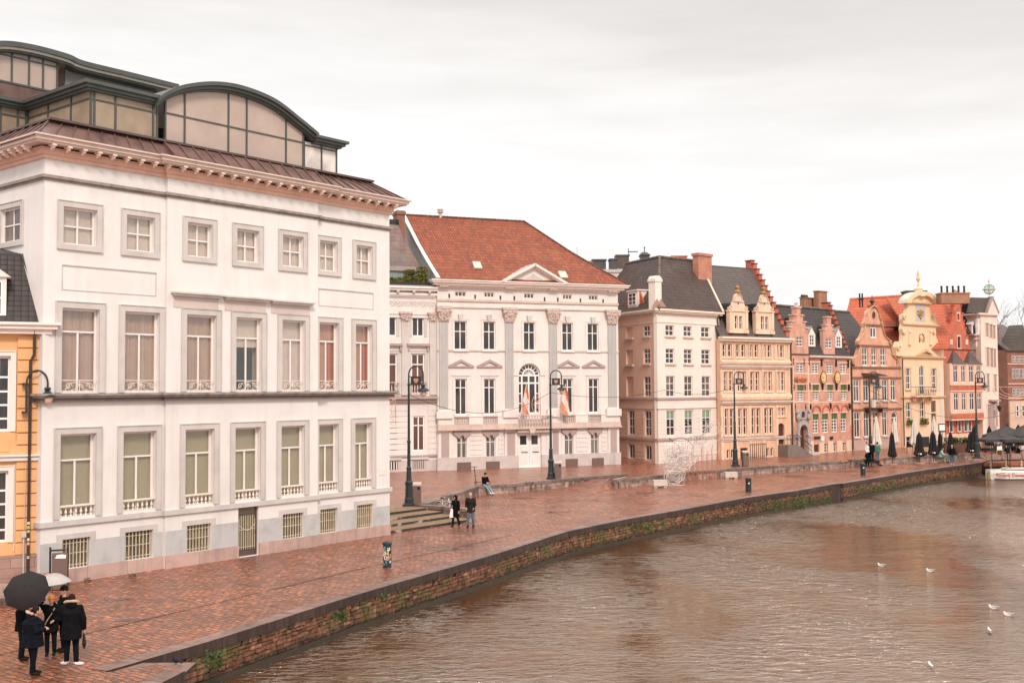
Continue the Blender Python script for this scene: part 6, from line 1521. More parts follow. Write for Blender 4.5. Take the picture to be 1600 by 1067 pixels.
for yy, p in ((112, .16), (240, .12), (632, .14)):
    z_ = f.z(1370, Gy(yy)); q.box(-.03, W+.03, -p, 0, z_-.08, z_+.08)
z_ = f.z(1365, Ey(520)); a, b_ = f.u(Ex(338), Ey(520)), f.u(Ex(527), Ey(520)); q.box(a, b_, -.14, 0, z_-.08, z_+.08)
z_ = f.z(1365, Ey(735)); a, b_ = f.u(Ex(270), Ey(735)), f.u(Ex(622), Ey(735)); q.box(a, b_, -.14, 0, z_-.08, z_+.08)
f.put('string_course', q, mat('dark_string_course', (.22, .12, .085), .7, .2, 3))
q = MB()
for k in range(5):
    x0 = ([0]+[b_ for a, b_ in w2])[k]; x1 = [a for a, b_ in w2][k]
    q.box(x0+.12, x1-.12, -.07, 0, w2z[0], w2z[1]+.05)
    if k < 4: q.box(([0]+[b_ for a, b_ in w3])[k]+.12, [a for a, b_ in w3][k]-.12, -.07, 0, w3z[0], w3z[1]+.05)
f.put('pilaster_strip', q, beige_st)
q = MB(); pp = out_
q.tube([(p[0], -.08, p[1]) for p in pp], .085, 6)
for xx, yy, r_ in ((225, 905, .2), (690, 905, .2), (278, 700, .2), (612, 700, .2), (342, 500, .14), (522, 500, .14)):
    u_, z_ = f.L(Ex(xx), Ey(yy), -.1); q.tube([(u_+r_*math.cos(t), -.1, z_+r_*math.sin(t)) for t in [k*PI/5 for k in range(10)]], .07, 5, True)
f.put('gable_scrolls', q, gilt if False else mat('sandy_scroll_stone', (.52, .30, .16), .7, .25, 4))
u_, z_ = f.L(Ex(428), Ey(322)); q = MB().lathe([(.3, 0), (.2, .15), (.12, .3), (.26, .5), (.3, .62), (.15, .7), (.05, .9), (.04, 1.2)], u_, .1, 10, z_-.05); f.put('finial', q, cap_m)
u_, z_ = f.L(Ex(432), Ey(415)); q = MB().tube([(u_+.2*math.cos(t), -.05, z_+.33*math.sin(t)) for t in [k*PI/6 for k in range(12)]], .06, 5, True).ball((u_, .0, z_), (.15, .06, .26), 8, 6); f.put('oval_niche', q, cap_m)
f.put('moss_tuft', leafy(160, [(f.u(Ex(385), Ey(330)), f.u(Ex(450), Ey(330)), -.1, .4, f.z(1362, Ey(345)), f.z(1362, Ey(315)))], .07, 4), foliage)
f.put('lower_rendering', MB().box(.02, W-1.6, -.05, 0, -.2, w3z[0]-.3), mat('pinkish_stone_base', (.50, .34, .28), .75, .15, 2, .4))
bu0, bu1 = f.u(Gx(485), 630, -.9), f.u(Gx(695), 630, -.9); zb0, zb1 = f.z(1375, Gy(612), -.9), f.z(1375, Gy(505), -.9)
o = f.put('balcony', MB().box(bu0, bu1, -.95, 0, zb0-.12, zb0).prism([(bu0+.2, zb0-.12), (bu0+.5, zb0-.12), (bu0+.35, zb0-.55)], -.5, 0).prism([(bu1-.2, zb0-.12), (bu1-.5, zb0-.12), (bu1-.35, zb0-.55)], -.5, 0), cap_m)
q = MB().tube([(bu0, -.9, zb1), (bu1, -.9, zb1)], .035, 5)
for k in range(13): q.tube([(bu0+(bu1-bu0)*k/12, -.9, zb0), (bu0+(bu1-bu0)*k/12, -.9, zb1)], .016, 4)
f.put('balcony_railing', q, iron, (0, 0, 0), o); f.put('balcony_panel', MB().box(bu0+.35, bu0+1.0, -.88, -.86, zb0+.02, zb1-.05), white_cb, (0, 0, 0), o)
f.put('awning', MB().slab([(bu0-.3, 0, f.z(1370, Gy(200), -.4)+.15), (bu1-.2, 0, f.z(1370, Gy(200), -.4)+.15), (bu1-.4, -1.2, f.z(1370, Gy(212), -1)), (bu0, -1.2, f.z(1370, Gy(212), -1))], .08), iron)
# roof behind running left of the gable
yR = 6; zR = f.z(1325, 487.5, yR)
f.put('roof', MB().slab([(-.2, .3, ztop-.6), (W-.3, .3, ztop-.6), (W-.3, yR, zR), (-3.2, yR, zR), (-3.2, .3, ztop-.6)], .12), tile_black)
q = MB(); ridge(q, (-3.1, yR, zR+.02), (W-.4, yR, zR+.02), .12); f.put('ridge_tiles', q, MATS['grey_ridge_tiles'])

# ---- cream-yellow baroque house
f = building('baroque_house', 'cream-yellow baroque house with arched top gable, urn niche and long iron balcony', 'building', (1410, 698.5), (1477, 694), PZ)
W = f.len; ztop = f.z(1440, Ey(850))
out_ = f.P([(Ex(1160), Ey(838)), (Ex(1165), Ey(760)), (Ex(1140), Ey(705)), (Ex(1105), Ey(690)), (Ex(1085), Ey(640)), (Ex(1082), Ey(560)), (Ex(1105), Ey(515)), (Ex(1082), Ey(470)), (Ex(1085), Ey(415)), (Ex(1040), Ey(400)), (Ex(1022), Ey(340)), (Ex(1030), Ey(292))])+f.P([(Ex(915+155*math.cos(t)), Ey(290-112*math.sin(t))) for t in [PI*k/12 for k in range(13)]])+f.P([(Ex(785), Ey(292)), (Ex(790), Ey(345)), (Ex(780), Ey(395)), (Ex(742), Ey(410)), (Ex(738), Ey(460)), (Ex(745), Ey(510)), (Ex(735), Ey(560)), (Ex(742), Ey(620)), (Ex(738), Ey(690)), (Ex(690), Ey(690)), (Ex(668), Ey(750)), (Ex(672), Ey(838))])
c_A = f.cols(590, [(Gx(917), Gx(978)), (Gx(1092), Gx(1152)), (Gx(1240), Gx(1302))]); zA = f.rows(1418, [(Gy(122), Gy(385))])[0]; zAb = f.z(1440, Gy(455)); zAt = f.z(1440, Gy(88))
c_B = f.cols(645, [(Gx(925), Gx(988)), (Gx(1096), Gx(1158)), (Gx(1240), Gx(1302))]); zB = f.rows(1420, [(Gy(545), Gy(815))])[0]; zD = f.z(1459, Gy(528))
ni = f.cols(527, [(Ex(905), Ex(967))])[0]; nz_ = f.rows(1440, [(Ey(603), Ey(700))])[0]
holes = [rect(c_A[0][0], zA[0], c_A[0][1], zA[1]), archp(c_A[1][0], zAb, c_A[1][1], zAt), rect(c_A[2][0], zA[0], c_A[2][1], zA[1]), rect(c_B[0][0], zB[0], c_B[0][1], zB[1]), rect(c_B[1][0], zB[0], c_B[1][1], zB[1]), rect(c_B[2][0], .9, c_B[2][1], zD), archp(ni[0], nz_[0], ni[1], nz_[1])]
f.put('wall', MB().prism([(0, -.3), (W, -.3), (W, ztop)]+out_+[(0, ztop)], 0, .5, holes), cream_y)
for i in (0, 2): win(f, c_A[i][0], zA[0], c_A[i][1], zA[1], .13, (.5,), (.36, .7), .085, white_frame, pane_dark, sill=stone_warm, surround=.14, sm=cream_y)
win(f, c_A[1][0], zAb, c_A[1][1], zAt, .13, (.5,), (.35, .68), .085, white_frame, pane_dark, arch=True)
for i in (0, 1):
    a, b_ = c_B[i]; o = win(f, a, zB[0], b_, zB[1], .13, (.5,), (.36, .7), .085, white_frame, pane_dark, surround=.14, sm=cream_y)
    f.put('flower_box', leafy(420, [(.0-.15, b_-a+.25, -.55, -.2, -.15, .5 if i else .4)], .08, i+9), foliage_y, (0, 0, 0), o)
f.put('door', MB().box(c_B[2][0], c_B[2][1], .15, .2, .9, zD), pane_brown); f.put('door_transom', MB().box(c_B[2][0], c_B[2][1], .08, .149, zD-1.4, zD-1.3), white_frame)
f.put('urn', MB().lathe([(.12, 0), (.1, .15), (.2, .3), (.26, .6), (.2, .75), (.1, .8), (.18, .95), (.05, 1.1)], (ni[0]+ni[1])/2, .12, 10, nz_[0]), cream_y); f.put('niche_back', MB().box(ni[0]-.1, ni[1]+.1, .42, .46, nz_[0]-.1, nz_[1]+.1), mat('dark_niche', (.25, .14, .08), .8))
f.put('inner_wall', MB().box(.1, W-.1, 1.0, 8, -.3, ztop), dark_in)
q = MB()
for yy, p in ((850, .3),): z_ = f.z(1440, Ey(yy)); q.box(-.05, W+.05, -p, 0, z_-.1, z_+.08)
z_ = f.z(1440, Gy(480)); q.box(-.05, W+.05, -.22, 0, z_-.08, z_+.08)
z_ = f.z(1440, Ey(518)); q.box(f.u(Ex(735), Ey(518)), f.u(Ex(1108), Ey(518)), -.22, 0, z_-.08, z_+.08)
z_ = f.z(1440, Ey(292)); q.box(f.u(Ex(775), Ey(292)), f.u(Ex(1050), Ey(292)), -.3, 0, z_-.08, z_+.1)
a, b_ = f.u(Ex(870), Ey(830)), f.u(Ex(1045), Ey(830)); z0, z1 = f.z(1440, Ey(838)), f.z(1440, Ey(765)); m_ = (a+b_)/2
q.prism([(a, z0), (b_, z0), (m_, z1)], -.34, -.02, [[(a+.5, z0+.12), (b_-.5, z0+.12), (m_, z1-.3)]])
f.put('cornice', q, mat('ochre_moulding', (.62, .40, .24), .7, .1, 2, .3))
ar = f.P([(Ex(915+162*math.cos(t)), Ey(292-118*math.sin(t))) for t in [PI*k/12 for k in range(13)]]); ar2 = f.P([(Ex(915+118*math.cos(t)), Ey(292-82*math.sin(t))) for t in [PI*k/12 for k in range(13)]])
f.put('arched_pediment', MB().prism(ar+ar2[::-1], -.4, .5), cream_y)
f.put('pediment_lead', MB().prism([(x, z+.04) for x, z in ar]+[(x, z+.0) for x, z in ar[::-1]], -.38, .75), zinc_l)
q = MB(); 
for xx, yy, r_ in ((1065, 440, .27), (760, 440, .27), (1130, 760, .36), (700, 760, .36), (1070, 600, .22), (758, 600, .22)):
    u_, z_ = f.L(Ex(xx), Ey(yy), -.15); q.tube([(u_+r_*(1-k/16)*math.cos(k*.6), -.15, z_+r_*(1-k/16)*math.sin(k*.6)) for k in range(14)], .09, 6)
for xx in (815, 1035):
    u_ = f.u(Ex(xx), Ey(640), -.12); z0 = f.z(Ex(xx), Ey(720), -.12); z1 = f.z(Ex(xx), Ey(570), -.12)
    q.box(u_-.16, u_+.16, -.1, 0, z0, z1).ball((u_, -.12, z1-.2), (.2, .12, .22), 8, 6).ball((u_, -.12, z0), (.26, .12, .16), 8, 6)
f.put('scroll_ornament', q, cream_y)
u_, z_ = f.L(Ex(928), Ey(392), -.1)
o = f.put('relief_panel', MB().box(u_-.95, u_+.95, -.03, .0, z_-.95, z_+.95), mat('grey_relief_ground', (.50, .46, .44), .8))
f.put('relief', MB().ball((u_, -.05, z_), (.35, .1, .4), 10, 6).tube([(u_-.7, -.06, z_-.1), (u_-.3, -.08, z_-.4), (u_, -.08, z_-.7), (u_+.3, -.08, z_-.4), (u_+.7, -.06, z_-.1)], .07, 5).ball((u_-.5, -.05, z_+.15), (.2, .06, .15), 8, 5).ball((u_+.5, -.05, z_+.15), (.2, .06, .15), 8, 5), gilt, (0, 0, 0), o)
u_, z_ = f.L(Ex(910), Ey(185), .1)
q = MB().lathe([(.75, -.3), (.7, 0), (.45, .15), (.42, .45), (.5, .55), (.3, .65), (.15, .8), (.12, 1.0)], u_, .2, 10, z_-.1); f.put('finial_base', q, cream_y)
q = MB().lathe([(.08, 0), (.14, .12), (.05, .2), (.04, .3), (.24, .75), (.14, 1.1), (.16, 1.2), (.04, 1.7)], u_, .2, 8, z_+.85); f.put('finial', q, mat('pale_gold', (.7, .48, .25), .5))
bu0, bu1 = f.u(Gx(1045), 612, -.8), f.u(Gx(1290), 612, -.8); zb0, zb1 = f.z(1446, Gy(462), -.8), f.z(1446, Gy(358), -.8)
o = f.put('balcony', MB().box(bu0, bu1, -.9, -.23, zb0-.15, zb0), cream_y)
q = MB().tube([(bu0, -.85, zb1), (bu1, -.85, zb1)], .035, 5).tube([(bu0, -.85, zb0+.05), (bu1, -.85, zb0+.05)], .025, 5).tube([(bu0, -.85, zb1), (bu0, -.2, zb1)], .03, 5)
for k in range(9):
    x_ = bu0+(bu1-bu0)*k/8; q.tube([(x_, -.85, zb0), (x_, -.85, zb1)], .02, 4)
    if k < 8: q.tube([(x_+.2+.13*math.cos(t), -.85, zb0+.42+.28*math.sin(t)) for t in [j*PI/4 for j in range(8)]], .018, 4, True)
f.put('balcony_railing', q, iron, (0, 0, 0), o)
q = MB()
for px in (1447, 1370, 1462): pass
for k in range(3): u_ = bu0+.3+k*(bu1-bu0-.6)/2; q.ball((u_, -.4, zb0-.45), (.16, .22, .3), 8, 6)
f.put('balcony_bracket', q, mat('ochre_moulding', (.62, .40, .24), .7), (0, 0, 0), o)
f.put('grey_panel', MB().box(W-.95, W-.45, -.04, 0, .9, zAt-.3), stone_grey if False else mat('pale_grey_panel', (.60, .55, .52), .8))
f.put('downpipe', MB().tube([(.08, -.2, ztop-.3), (.08, -.2, .1)], .07, 6), brown_pipe)
def lp(px, py, Y): return tuple(f.M.inverted() @ at(px, py, Y))
YB_, YT_ = 124, 131
zl_ = lp(1328, 468, YT_)[2]
p1, p2, p3, p4 = lp(1328, 467.5, YT_), lp(1424, 461, YT_+2), lp(1440, 562, YB_), lp(1322, 490, YB_+4.5)
p5 = lp(1392, 575, YB_-.5)
f.put('roof', MB().slab([p4, p5, p3, p2, p1], .15).slab([lp(1446, 475, YT_), lp(1493, 470, YT_), lp(1481, 545, YB_), lp(1452, 545, YB_)], .15), tile_orange)
q = MB(); ridge(q, p1, p2, .14); ridge(q, lp(1446, 475, YT_), lp(1493, 470, YT_), .14); f.put('ridge_tiles', q, brick_red)
a, b_ = f.u(Ex(535), 500, 5), f.u(Ex(612), 500, 5); z0, z1 = f.z(Ex(570), Ey(540), 5), f.z(Ex(570), Ey(395), 5)
f.put('roof_terrace', MB().box(a, f.u(Ex(720), 500, 5), 3.2, 5, z0-.1, z0).tube([(a, 3.3, z0+1.0), (f.u(Ex(720), 500, 5), 3.3, z0+1.0)], .03, 4).tube([(a, 3.3, z0), (a, 3.3, z0+1)], .03, 4).tube([(a+1, 3.3, z0), (a+1, 3.3, z0+1)], .03, 4), iron)
behind('roof_flue_pair', 'two thin dark flues above the orange tiled roof', 'flue', 1343, 1348.5, 466, 469, 120, iron, dy=.3, extra=lambda o, w_, z0, z1: link('pipes', MB().tube([(.05, .1, z1-1), (.05, .1, z1+.55)], .09, 6).tube([(w_-.05, .1, z1-1), (w_-.05, .1, z1+.55)], .09, 6).mesh('pipes', iron), o))
behind('roof_window_box', 'dark flat roof window box behind the arched baroque gable', 'roof window', 1416, 1448, 454, 470, 124, MATS['dark_roof_box'])

# ---- red stepped gable house
def Jx(x): return 1440+x/6.275
def Jy(y): return 430+y/6.275
def Ky(y): return 590+y/6.275
f = building('red_stepped_gable_house', 'narrow red brick house with stepped gable, slate-hooded bay windows and pale window bands', 'building', (1477.5, 693.5), (1529, 690), PZ)
W = f.len; zE = f.z(1500, Jy(870))
st = [(22.5, Jy(735)), (19.5, Jy(665)), (17, Jy(588)), (13.5, Jy(515)), (11, Jy(445)), (8.3, Jy(372)), (5.8, Jy(300)), (4.3, Jy(232))]
gq = stepped(f, Jx(352), Jy(870), st)
s1 = (f.u(Jx(350), Jy(650)), f.u(Jx(380), Jy(650)), f.z(1497, Jy(712)), f.z(1497, Jy(602))); s2 = (f.u(Jx(348), Jy(400)), f.u(Jx(370), Jy(400)), f.z(1496, Jy(440)), f.z(1496, Jy(378)))
f.put('wall', MB().prism([(0, -.3), (W, -.3), (W, zE)]+gq+[(0, zE)], 0, .45, [rect(s1[0], s1[2], s1[1], s1[3]), rect(s2[0], s2[2], s2[1], s2[3])]), brick_red)
for s_ in (s1, s2): f.put('window', MB().box(s_[0], s_[1], .15, .2, s_[2], s_[3]), pane_dark); f.put('surround', MB().box(s_[0]-.13, s_[1]+.13, -.04, 0, s_[3], s_[3]+.2).box(s_[0]-.13, s_[1]+.13, -.04, 0, s_[2]-.12, s_[2]).box(s_[0]-.1, s_[0], -.04, 0, s_[2], s_[3]).box(s_[1], s_[1]+.1, -.04, 0, s_[2], s_[3]), beige_lt)
for X in (290, 442): u_, z_ = f.L(Jx(X), Jy(655)); f.put('date_stone', MB().box(u_-.3, u_+.3, -.04, 0, z_-.3, z_+.3), beige_lt)
f.put('gable_coping', copings(f, gq, cap_m, -.08, .5), brick_red); u_, z_ = f.L(Jx(346), Jy(232)); f.put('finial', MB().lathe([(.3, 0), (.35, .8), (.2, .95), (.1, 1.1)], u_, .2, 8, z_), brick_ch)
zz = f.z(1500, Jy(728)); f.put('string_course', MB().box(.1, W-.1, -.1, 0, zz-.08, zz+.06), cap_m)
zbay0, zbay1 = f.z(1500, Ky(415)), f.z(1500, Jy(868))
ub_ = f.cols(585, [(Jx(240), Jx(388)), (Jx(395), Jx(541))]); zmid = f.z(1500, Ky(120)); zmid0 = f.z(1500, Ky(75))
rA = f.rows(1485, [(Jy(885), Jy(1052))])[0]; rB = f.rows(1485, [(Ky(150), Ky(322))])[0]
fw_ = f.cols(590, [(Jx(257), Jx(305)), (Jx(333), Jx(380)), (Jx(411), Jx(459)), (Jx(486), Jx(531))])
hol = [rect(a, r_[0], b_, r_[1]) for a, b_ in fw_ for r_ in (rA, rB)]
f.put('bay_front', MB().prism(rect(.05, zbay0, W-.02, zbay1), -.7, -.001, hol), mat('pale_salmon_stone', (.72, .46, .35), .75, .08, 1.5, .2))
q = MB()
for z0, z1 in ((f.z(1500, Ky(122)), f.z(1500, Ky(80))), (f.z(1500, Ky(405)), f.z(1500, Ky(358)))): q.box(.02, W+.01, -.74, -.701, z0, z1)
f.put('red_band', q, brick_red)
q = MB()
for yy in (Ky(68), Ky(130), Ky(345), Ky(412)): z_ = f.z(1500, yy, -.7); q.box(0, W+.03, -.8, -.745, z_-.07, z_+.07)
f.put('string_course', q, beige_lt)
for a, b_ in fw_:
    for r_ in (rA, rB): win(f, a, r_[0], b_, r_[1], .12, (.5,), (.3,), .09, cream_frame, pane_mid if a in (fw_[1][0], fw_[3][0]) else pane_dark, y=-.7)
for a, b_ in ub_:
    z0 = zbay1; zt_ = f.z(1500, Jy(742), -.3); c_ = (a+b_)/2
    prof = [(0, 0), (.25, .12), (.5, .38), (.75, .75), (1, 1)]
    q = MB()
    for (t0, s0_), (t1, s1_) in zip(prof, prof[1:]):
        h0_ = z0+(zt_-z0)*s0_; h1_ = z0+(zt_-z0)*s1_; k0, k1 = 1-t0*.92, 1-t1*.92; hw = (b_-a)/2
        q.fru(c_-hw*k0, c_+hw*k0, -.85*k0, 0, h0_, c_-hw*k1, c_+hw*k1, -.85*k1, 0, h1_)
    f.put('bay_hood', q, slate_l)
o = f.put('ground_floor', MB().box(.1, W-.1, -.1, 0, -.2, 1.1), beige_lt); 
for a, b_ in f.cols(670, [(Jx(262), Jx(300)), (Jx(345), Jx(380)), (Jx(405), Jx(440)), (Jx(450), Jx(480))]): win(f, a, 1.3, b_, 3.4, -.1, (), (.3,), .1, cream_frame, pane_dark)
f.put('inner_wall', MB().box(.1, W-.1, 1.0, 8, -.3, zE), dark_in)
xl, zl_ = f.L(Jx(95), Jy(285), 6); zr_ = f.z(Jx(310), Jy(268), 6)
f.put('roof', MB().slab([(-2.2, .3, zE), (W-.4, .3, zE), (W/2, 6, zr_), (-2.2, 6, zr_)], .12), tile_orange)
behind('chimney_block', 'long brown brick chimney block with a row of black pots behind the red stepped gable', 'chimney', 1471, 1515.5, 457, 474, 122, brick_ch, extra=pots(5, .8))

# ---- tall pale house with a temple-like pediment (seen very obliquely)
ca = gp(1529.5, 690.5, PZ); cb_ = gp(1562.5, 689.8, PZ)
c0v = ca; c1v = c0v+Vector((2.3, 7.2, 0)); an = math.atan2(7.2, 2.3)
c1v = gp(1537, 689.5, PZ)
f = building('tall_pale_house', 'tall pale house with slate roof, triangular pediment and globe ornament, beyond the red stepped gable', 'building', (1536.5, 690.4), (1562.5, 689.3), PZ)
W = f.len; zE = f.z(1545, Jy(392), 0); zt_ = f.z(1549, Jy(218), 0)
f.put('wall', MB().box(0, W, 0, 9, -.3, zE), mat('pale_pink_stucco', (.72, .58, .50), .8, .05, .8, .2))
a, b_ = f.u(Jx(640), Jy(390), -.2), f.u(Jx(752), Jy(390), -.2); m_ = f.u(Jx(692), Jy(220), -.2)
q = MB().box(f.u(Jx(545), Jy(380)), W+.25, -.3, 9, zE, zE+.22).prism([(a, zE+.22), (b_, zE+.22), (m_, zt_)], -.25, .1); f.put('pediment', q, MATS['pale_pink_stucco'])
f.put('pediment_frame', MB().slab([(a-.1, -.35, zE+.3), (m_, -.35, zt_+.12), (m_, .3, zt_+.12), (a-.1, .3, zE+.3)], .14).slab([(b_+.1, -.35, zE+.3), (m_, -.35, zt_+.12), (m_, .3, zt_+.12), (b_+.1, .3, zE+.3)], .14), stone_taupe)
xr_ = f.u(Jx(385), Jy(240), 4)
f.put('roof', MB().slab([(f.u(Jx(460), Jy(375), 0), 0, zE+.22), (a+.3, 0, zE+.22), (m_, .1, zt_-.05), (f.u(Jx(430), Jy(232), 1), .1, zt_-.1)], .3).slab([(f.u(Jx(385), Jy(235), 2), 2, zt_-.15), (m_, .1, zt_), (m_, 8, zt_), (xr_, 8, zt_-.2)], .2).slab([(b_, 0, zE+.22), (m_, 0, zt_), (m_, 8, zt_), (b_, 8, zE+.22)], .2), slate_l)
q = MB(); dk = MB()
for (xx, y0, y1) in ((642, 470, 600), (679, 482, 612), (711, 492, 622), (647, 708, 890), (684, 715, 895), (716, 722, 900), (652, 965, 1140), (722, 972, 1140), (658, 1265, 1490), (732, 1265, 1480)):
    u_ = f.u(Jx(xx), Jy(y0)); w2_ = .30
    dk.box(u_-w2_, u_+w2_*.6, -.02, -.004, f.z(Jx(xx), Jy(y1)), f.z(Jx(xx), Jy(y0)))
    q.box(u_-w2_-.1, u_-w2_, -.08, 0, f.z(Jx(xx), Jy(y1)), f.z(Jx(xx), Jy(y0))).box(u_-w2_-.1, u_+w2_*.6+.1, -.12, 0, f.z(Jx(xx), Jy(y0)), f.z(Jx(xx), Jy(y0))+.12)
f.put('window', dk, mat('brown_shutters', (.36, .24, .20), .7, .1)); f.put('window_surround', q, MATS['pale_pink_stucco'])  # flat brown fill of the narrow windows
u_ = f.u(Jx(697), Jy(1200)); f.put('portal', MB().box(u_-.5, u_+.5, -.06, 0, 0, f.z(1551, Ky(230))).box(u_-.8, u_+.8, -.5, 0, f.z(1551, Ky(230)), f.z(1551, Ky(215))), stone_taupe)
f.put('wall_lantern', MB().lathe([(.12, 0), (.25, .5), (.3, .6), (.05, .8)], u_, -.9, 8, f.z(1551, Ky(330))).tube([(u_, 0, f.z(1551, Ky(250))), (u_, -.9, f.z(1551, Ky(250))), (u_, -.9, f.z(1551, Ky(300)))], .04, 5), iron)
o = f.put('globe_ornament', MB().tube([(0, 0, -.3), (0, 0, 2.3)], .05, 6).tube([(.72*math.cos(t), .72*math.sin(t), 1.0) for t in [k*PI/8 for k in range(16)]], .06, 5, True).ball((0, 0, 2.0), .13, 8, 6), zinc_l, (m_, .2, zt_))
q = MB()
for k in range(6): a_ = PI*k/6; q.tube([(.62*math.sin(t)*math.cos(a_), .62*math.sin(t)*math.sin(a_), 1.0+.6*math.cos(t)) for t in [j*PI/6 for j in range(12)]], .035, 4, True)
f.put('globe_ribs', q, mat('verdigris', (.25, .38, .28), .6, .1), (0, 0, 0), o)
f2 = building('low_pale_house', 'low pale house with mansard dormer and roof statue beside the red stepped gable', 'building', (1528.6, 690.2), (1537, 689.9), PZ)
f = f2; W = f.len; zE = f.z(1530, Jy(590)); 
f.put('wall', MB().box(0, W, 0, 6, -.3, zE), mat('pale_pink_stucco', (.7, .58, .5), .8))
f.put('cornice', MB().box(-.6, W+.2, -.35, 6, zE, zE+.15).box(-.5, W+.1, -.25, 0, zE-.5, zE-.4), stone_warm)
f.put('mansard_roof', MB().slab([(-.9, .2, zE+.15), (W, .2, zE+.15), (W, 1.6, f.z(1528, Jy(420), 1.6)), (-.9, 1.6, f.z(1528, Jy(420), 1.6))], .15).slab([(-.9, 1.6, f.z(1528, Jy(420), 1.6)), (W, 1.6, f.z(1528, Jy(420), 1.6)), (W, 4.2, f.z(1528, Jy(340), 4)), (-.9, 4.2, f.z(1510, Jy(300), 4))], .15), slate)
q = MB(); q2 = MB()
for xx in (540, 563, 587): u_ = f.u(Jx(xx), Jy(780)); q.box(u_-.13, u_+.13, -.02, -.004, f.z(Jx(xx), Jy(880)), f.z(Jx(xx), Jy(700))).box(u_-.13, u_+.13, -.02, -.004, f.z(Jx(xx), Ky(600)), f.z(Jx(xx), Ky(270))).box(u_-.13, u_+.13, -.02, -.004, f.z(Jx(xx), Jy(1170)), f.z(Jx(xx), Jy(960)))
f.put('window', q, MATS['brown_shutters'])
u_ = f.u(Jx(518), Jy(530), .3); f.put('dormer', MB().box(u_-.5, u_+.4, .25, 2, f.z(1522, Jy(580)), f.z(1522, Jy(480))).prism([(u_-.7, f.z(1522, Jy(480))), (u_+.6, f.z(1522, Jy(480))), (u_, f.z(1522, Jy(440)))], .2, 2), stone_palace); f.put('pane', MB().box(u_-.3, u_+.2, .2, .24, f.z(1522, Jy(575)), f.z(1522, Jy(490))), pane_dark)
u_ = f.u(Jx(550), Jy(520), -.1); zs_ = zE+.15; f.put('statue', MB().lathe([(.3, 0), (.28, .2), (.34, .9), (.3, 1.3), (.36, 1.7), (.15, 2.0), (.2, 2.2), (.05, 2.45)], u_, -.1, 8, zs_), stone_palace)

# ---- far red brick houses at the right edge
f = building('dark_brick_house', 'dark red brick house with rows of teal windows and chimney at the far right edge', 'building', (1577, 684), (1640, 682), PZ)
W = f.len; zE = f.z(1590, Jy(735)); 
f.put('wall', MB().box(0, W, 0, 10, -.3, zE), brick_dk)
f.put('roof', MB().slab([(-.3, -.3, zE), (W, -.3, zE), (W, 7, f.z(1600, 508, 7)), (1.3, 7, f.z(1600, 508, 7))], .2).prism([(.5, zE), (4.5, zE), (2.6, zE+3.3)], -.2, 2), slate_l)
q = MB().box(0, W, -.12, 0, zE-.15, zE+.05)
for yy in (Jy(870), Ky(60), Ky(200)): z_ = f.z(1585, yy); q.box(0, W, -.08, 0, z_-.06, z_+.06)
f.put('string_course', q, beige_lt)
for (y0, y1) in ((Jy(790), Jy(855)), (Jy(915), Jy(1015)), (Ky(105), Ky(180))):
    for xx in (900, 937, 973, 1010, 1050):
        u0, u1 = f.u(Jx(xx-14), 600), f.u(Jx(xx+14), 600); win(f, u0, f.z(Jx(xx), y1), u1, f.z(Jx(xx), y0), -.05, (.5,), (.5,), .05, cream_frame, pane_dark)
o = f.put('shop_front', MB().box(0, W, -.2, 0, -.2, f.z(1590, Ky(228))), mat('pale_shop_front', (.6, .42, .32), .7, .1))
for xx in (925, 980): u0, u1 = f.u(Jx(xx-15), 650), f.u(Jx(xx+15), 650); win(f, u0, f.z(Jx(xx), Ky(385)), u1, f.z(Jx(xx), Ky(265)), -.25, (), (.5,), .12, cream_frame, pane_dark)
f.put('chimney', MB().box(-.3, 1.4, 2.5, 4, zE-.5, f.z(1581, 514, 2.5)).box(-.4, 1.5, 2.4, 4.1, f.z(1581, 514, 2.5), f.z(1581, 511.5, 2.5)), brick_dk)
f = building('narrow_brick_house', 'narrow brick and plaster house with dark passage beside the tall pale house', 'building', (1557, 681.8), (1577.3, 681.5), PZ)
W = f.len; zE = f.z(1570, Jy(745)); f.put('wall', MB().box(0, W, 0, 4, -.3, zE), brick_dk)
f.put('roof', MB().slab([(0, -.3, zE), (W+.2, -.3, zE), (W+.2, 6, f.z(1575, 520, 6)), (1.6, 6, f.z(1575, 520, 6))], .2), slate_l)
q = MB()
for yy in (Jy(745), Jy(865), Ky(40)): z_ = f.z(1570, yy); q.box(0, W, -.1, 0, z_-.1, z_+.1)
f.put('plaster_band', MB().box(0, W, -.04, 0, zE-1.6, zE-.12), beige_st); f.put('string_course', q, beige_lt)
for (y0, y1) in ((Jy(795), Jy(865)), (Jy(918), Jy(1022)), (Ky(120), Ky(195))):
    u0, u1 = f.u(1561, 600), f.u(1576, 600)
    win(f, u0, f.z(1568, y1), u1, f.z(1568, y0), -.05, (.2, .4, .6, .8), (), .10, mat('teal_grey_frame', (.12, .15, .15), .6), pane_mid)
f.put('passage', MB().box(f.u(1563, 650), f.u(1579.0, 650), -.1, 0, 0, f.z(1570, Ky(260))), dark_in)
# far backdrop houses closing the view behind everything
for i, (x0, x1, yt_, Y, m_, lb) in enumerate(((1440, 1530, 500, 160, brick_dk, 'brick house row far behind the stepped gable roofs'), (1600, 1700, 560, 150, brick_or, 'salmon brick house beyond the right edge of the square'))):
    a, b_ = at(x0, 640, Y), at(x1, 640, Y); t_ = at(x0, yt_, Y)
    o = thing('rear_house', lb, 'building', (a.x, Y, 0)); link('wall', MB().box(0, b_.x-a.x, 0, 8, 0, t_.z-2).mesh('wall', m_), o)
    link('roof', MB().slab([(0, -.2, t_.z-2), (b_.x-a.x, -.2, t_.z-2), (b_.x-a.x, 4, t_.z), (0, 4, t_.z)], .2).mesh('roof', slate_l), o)
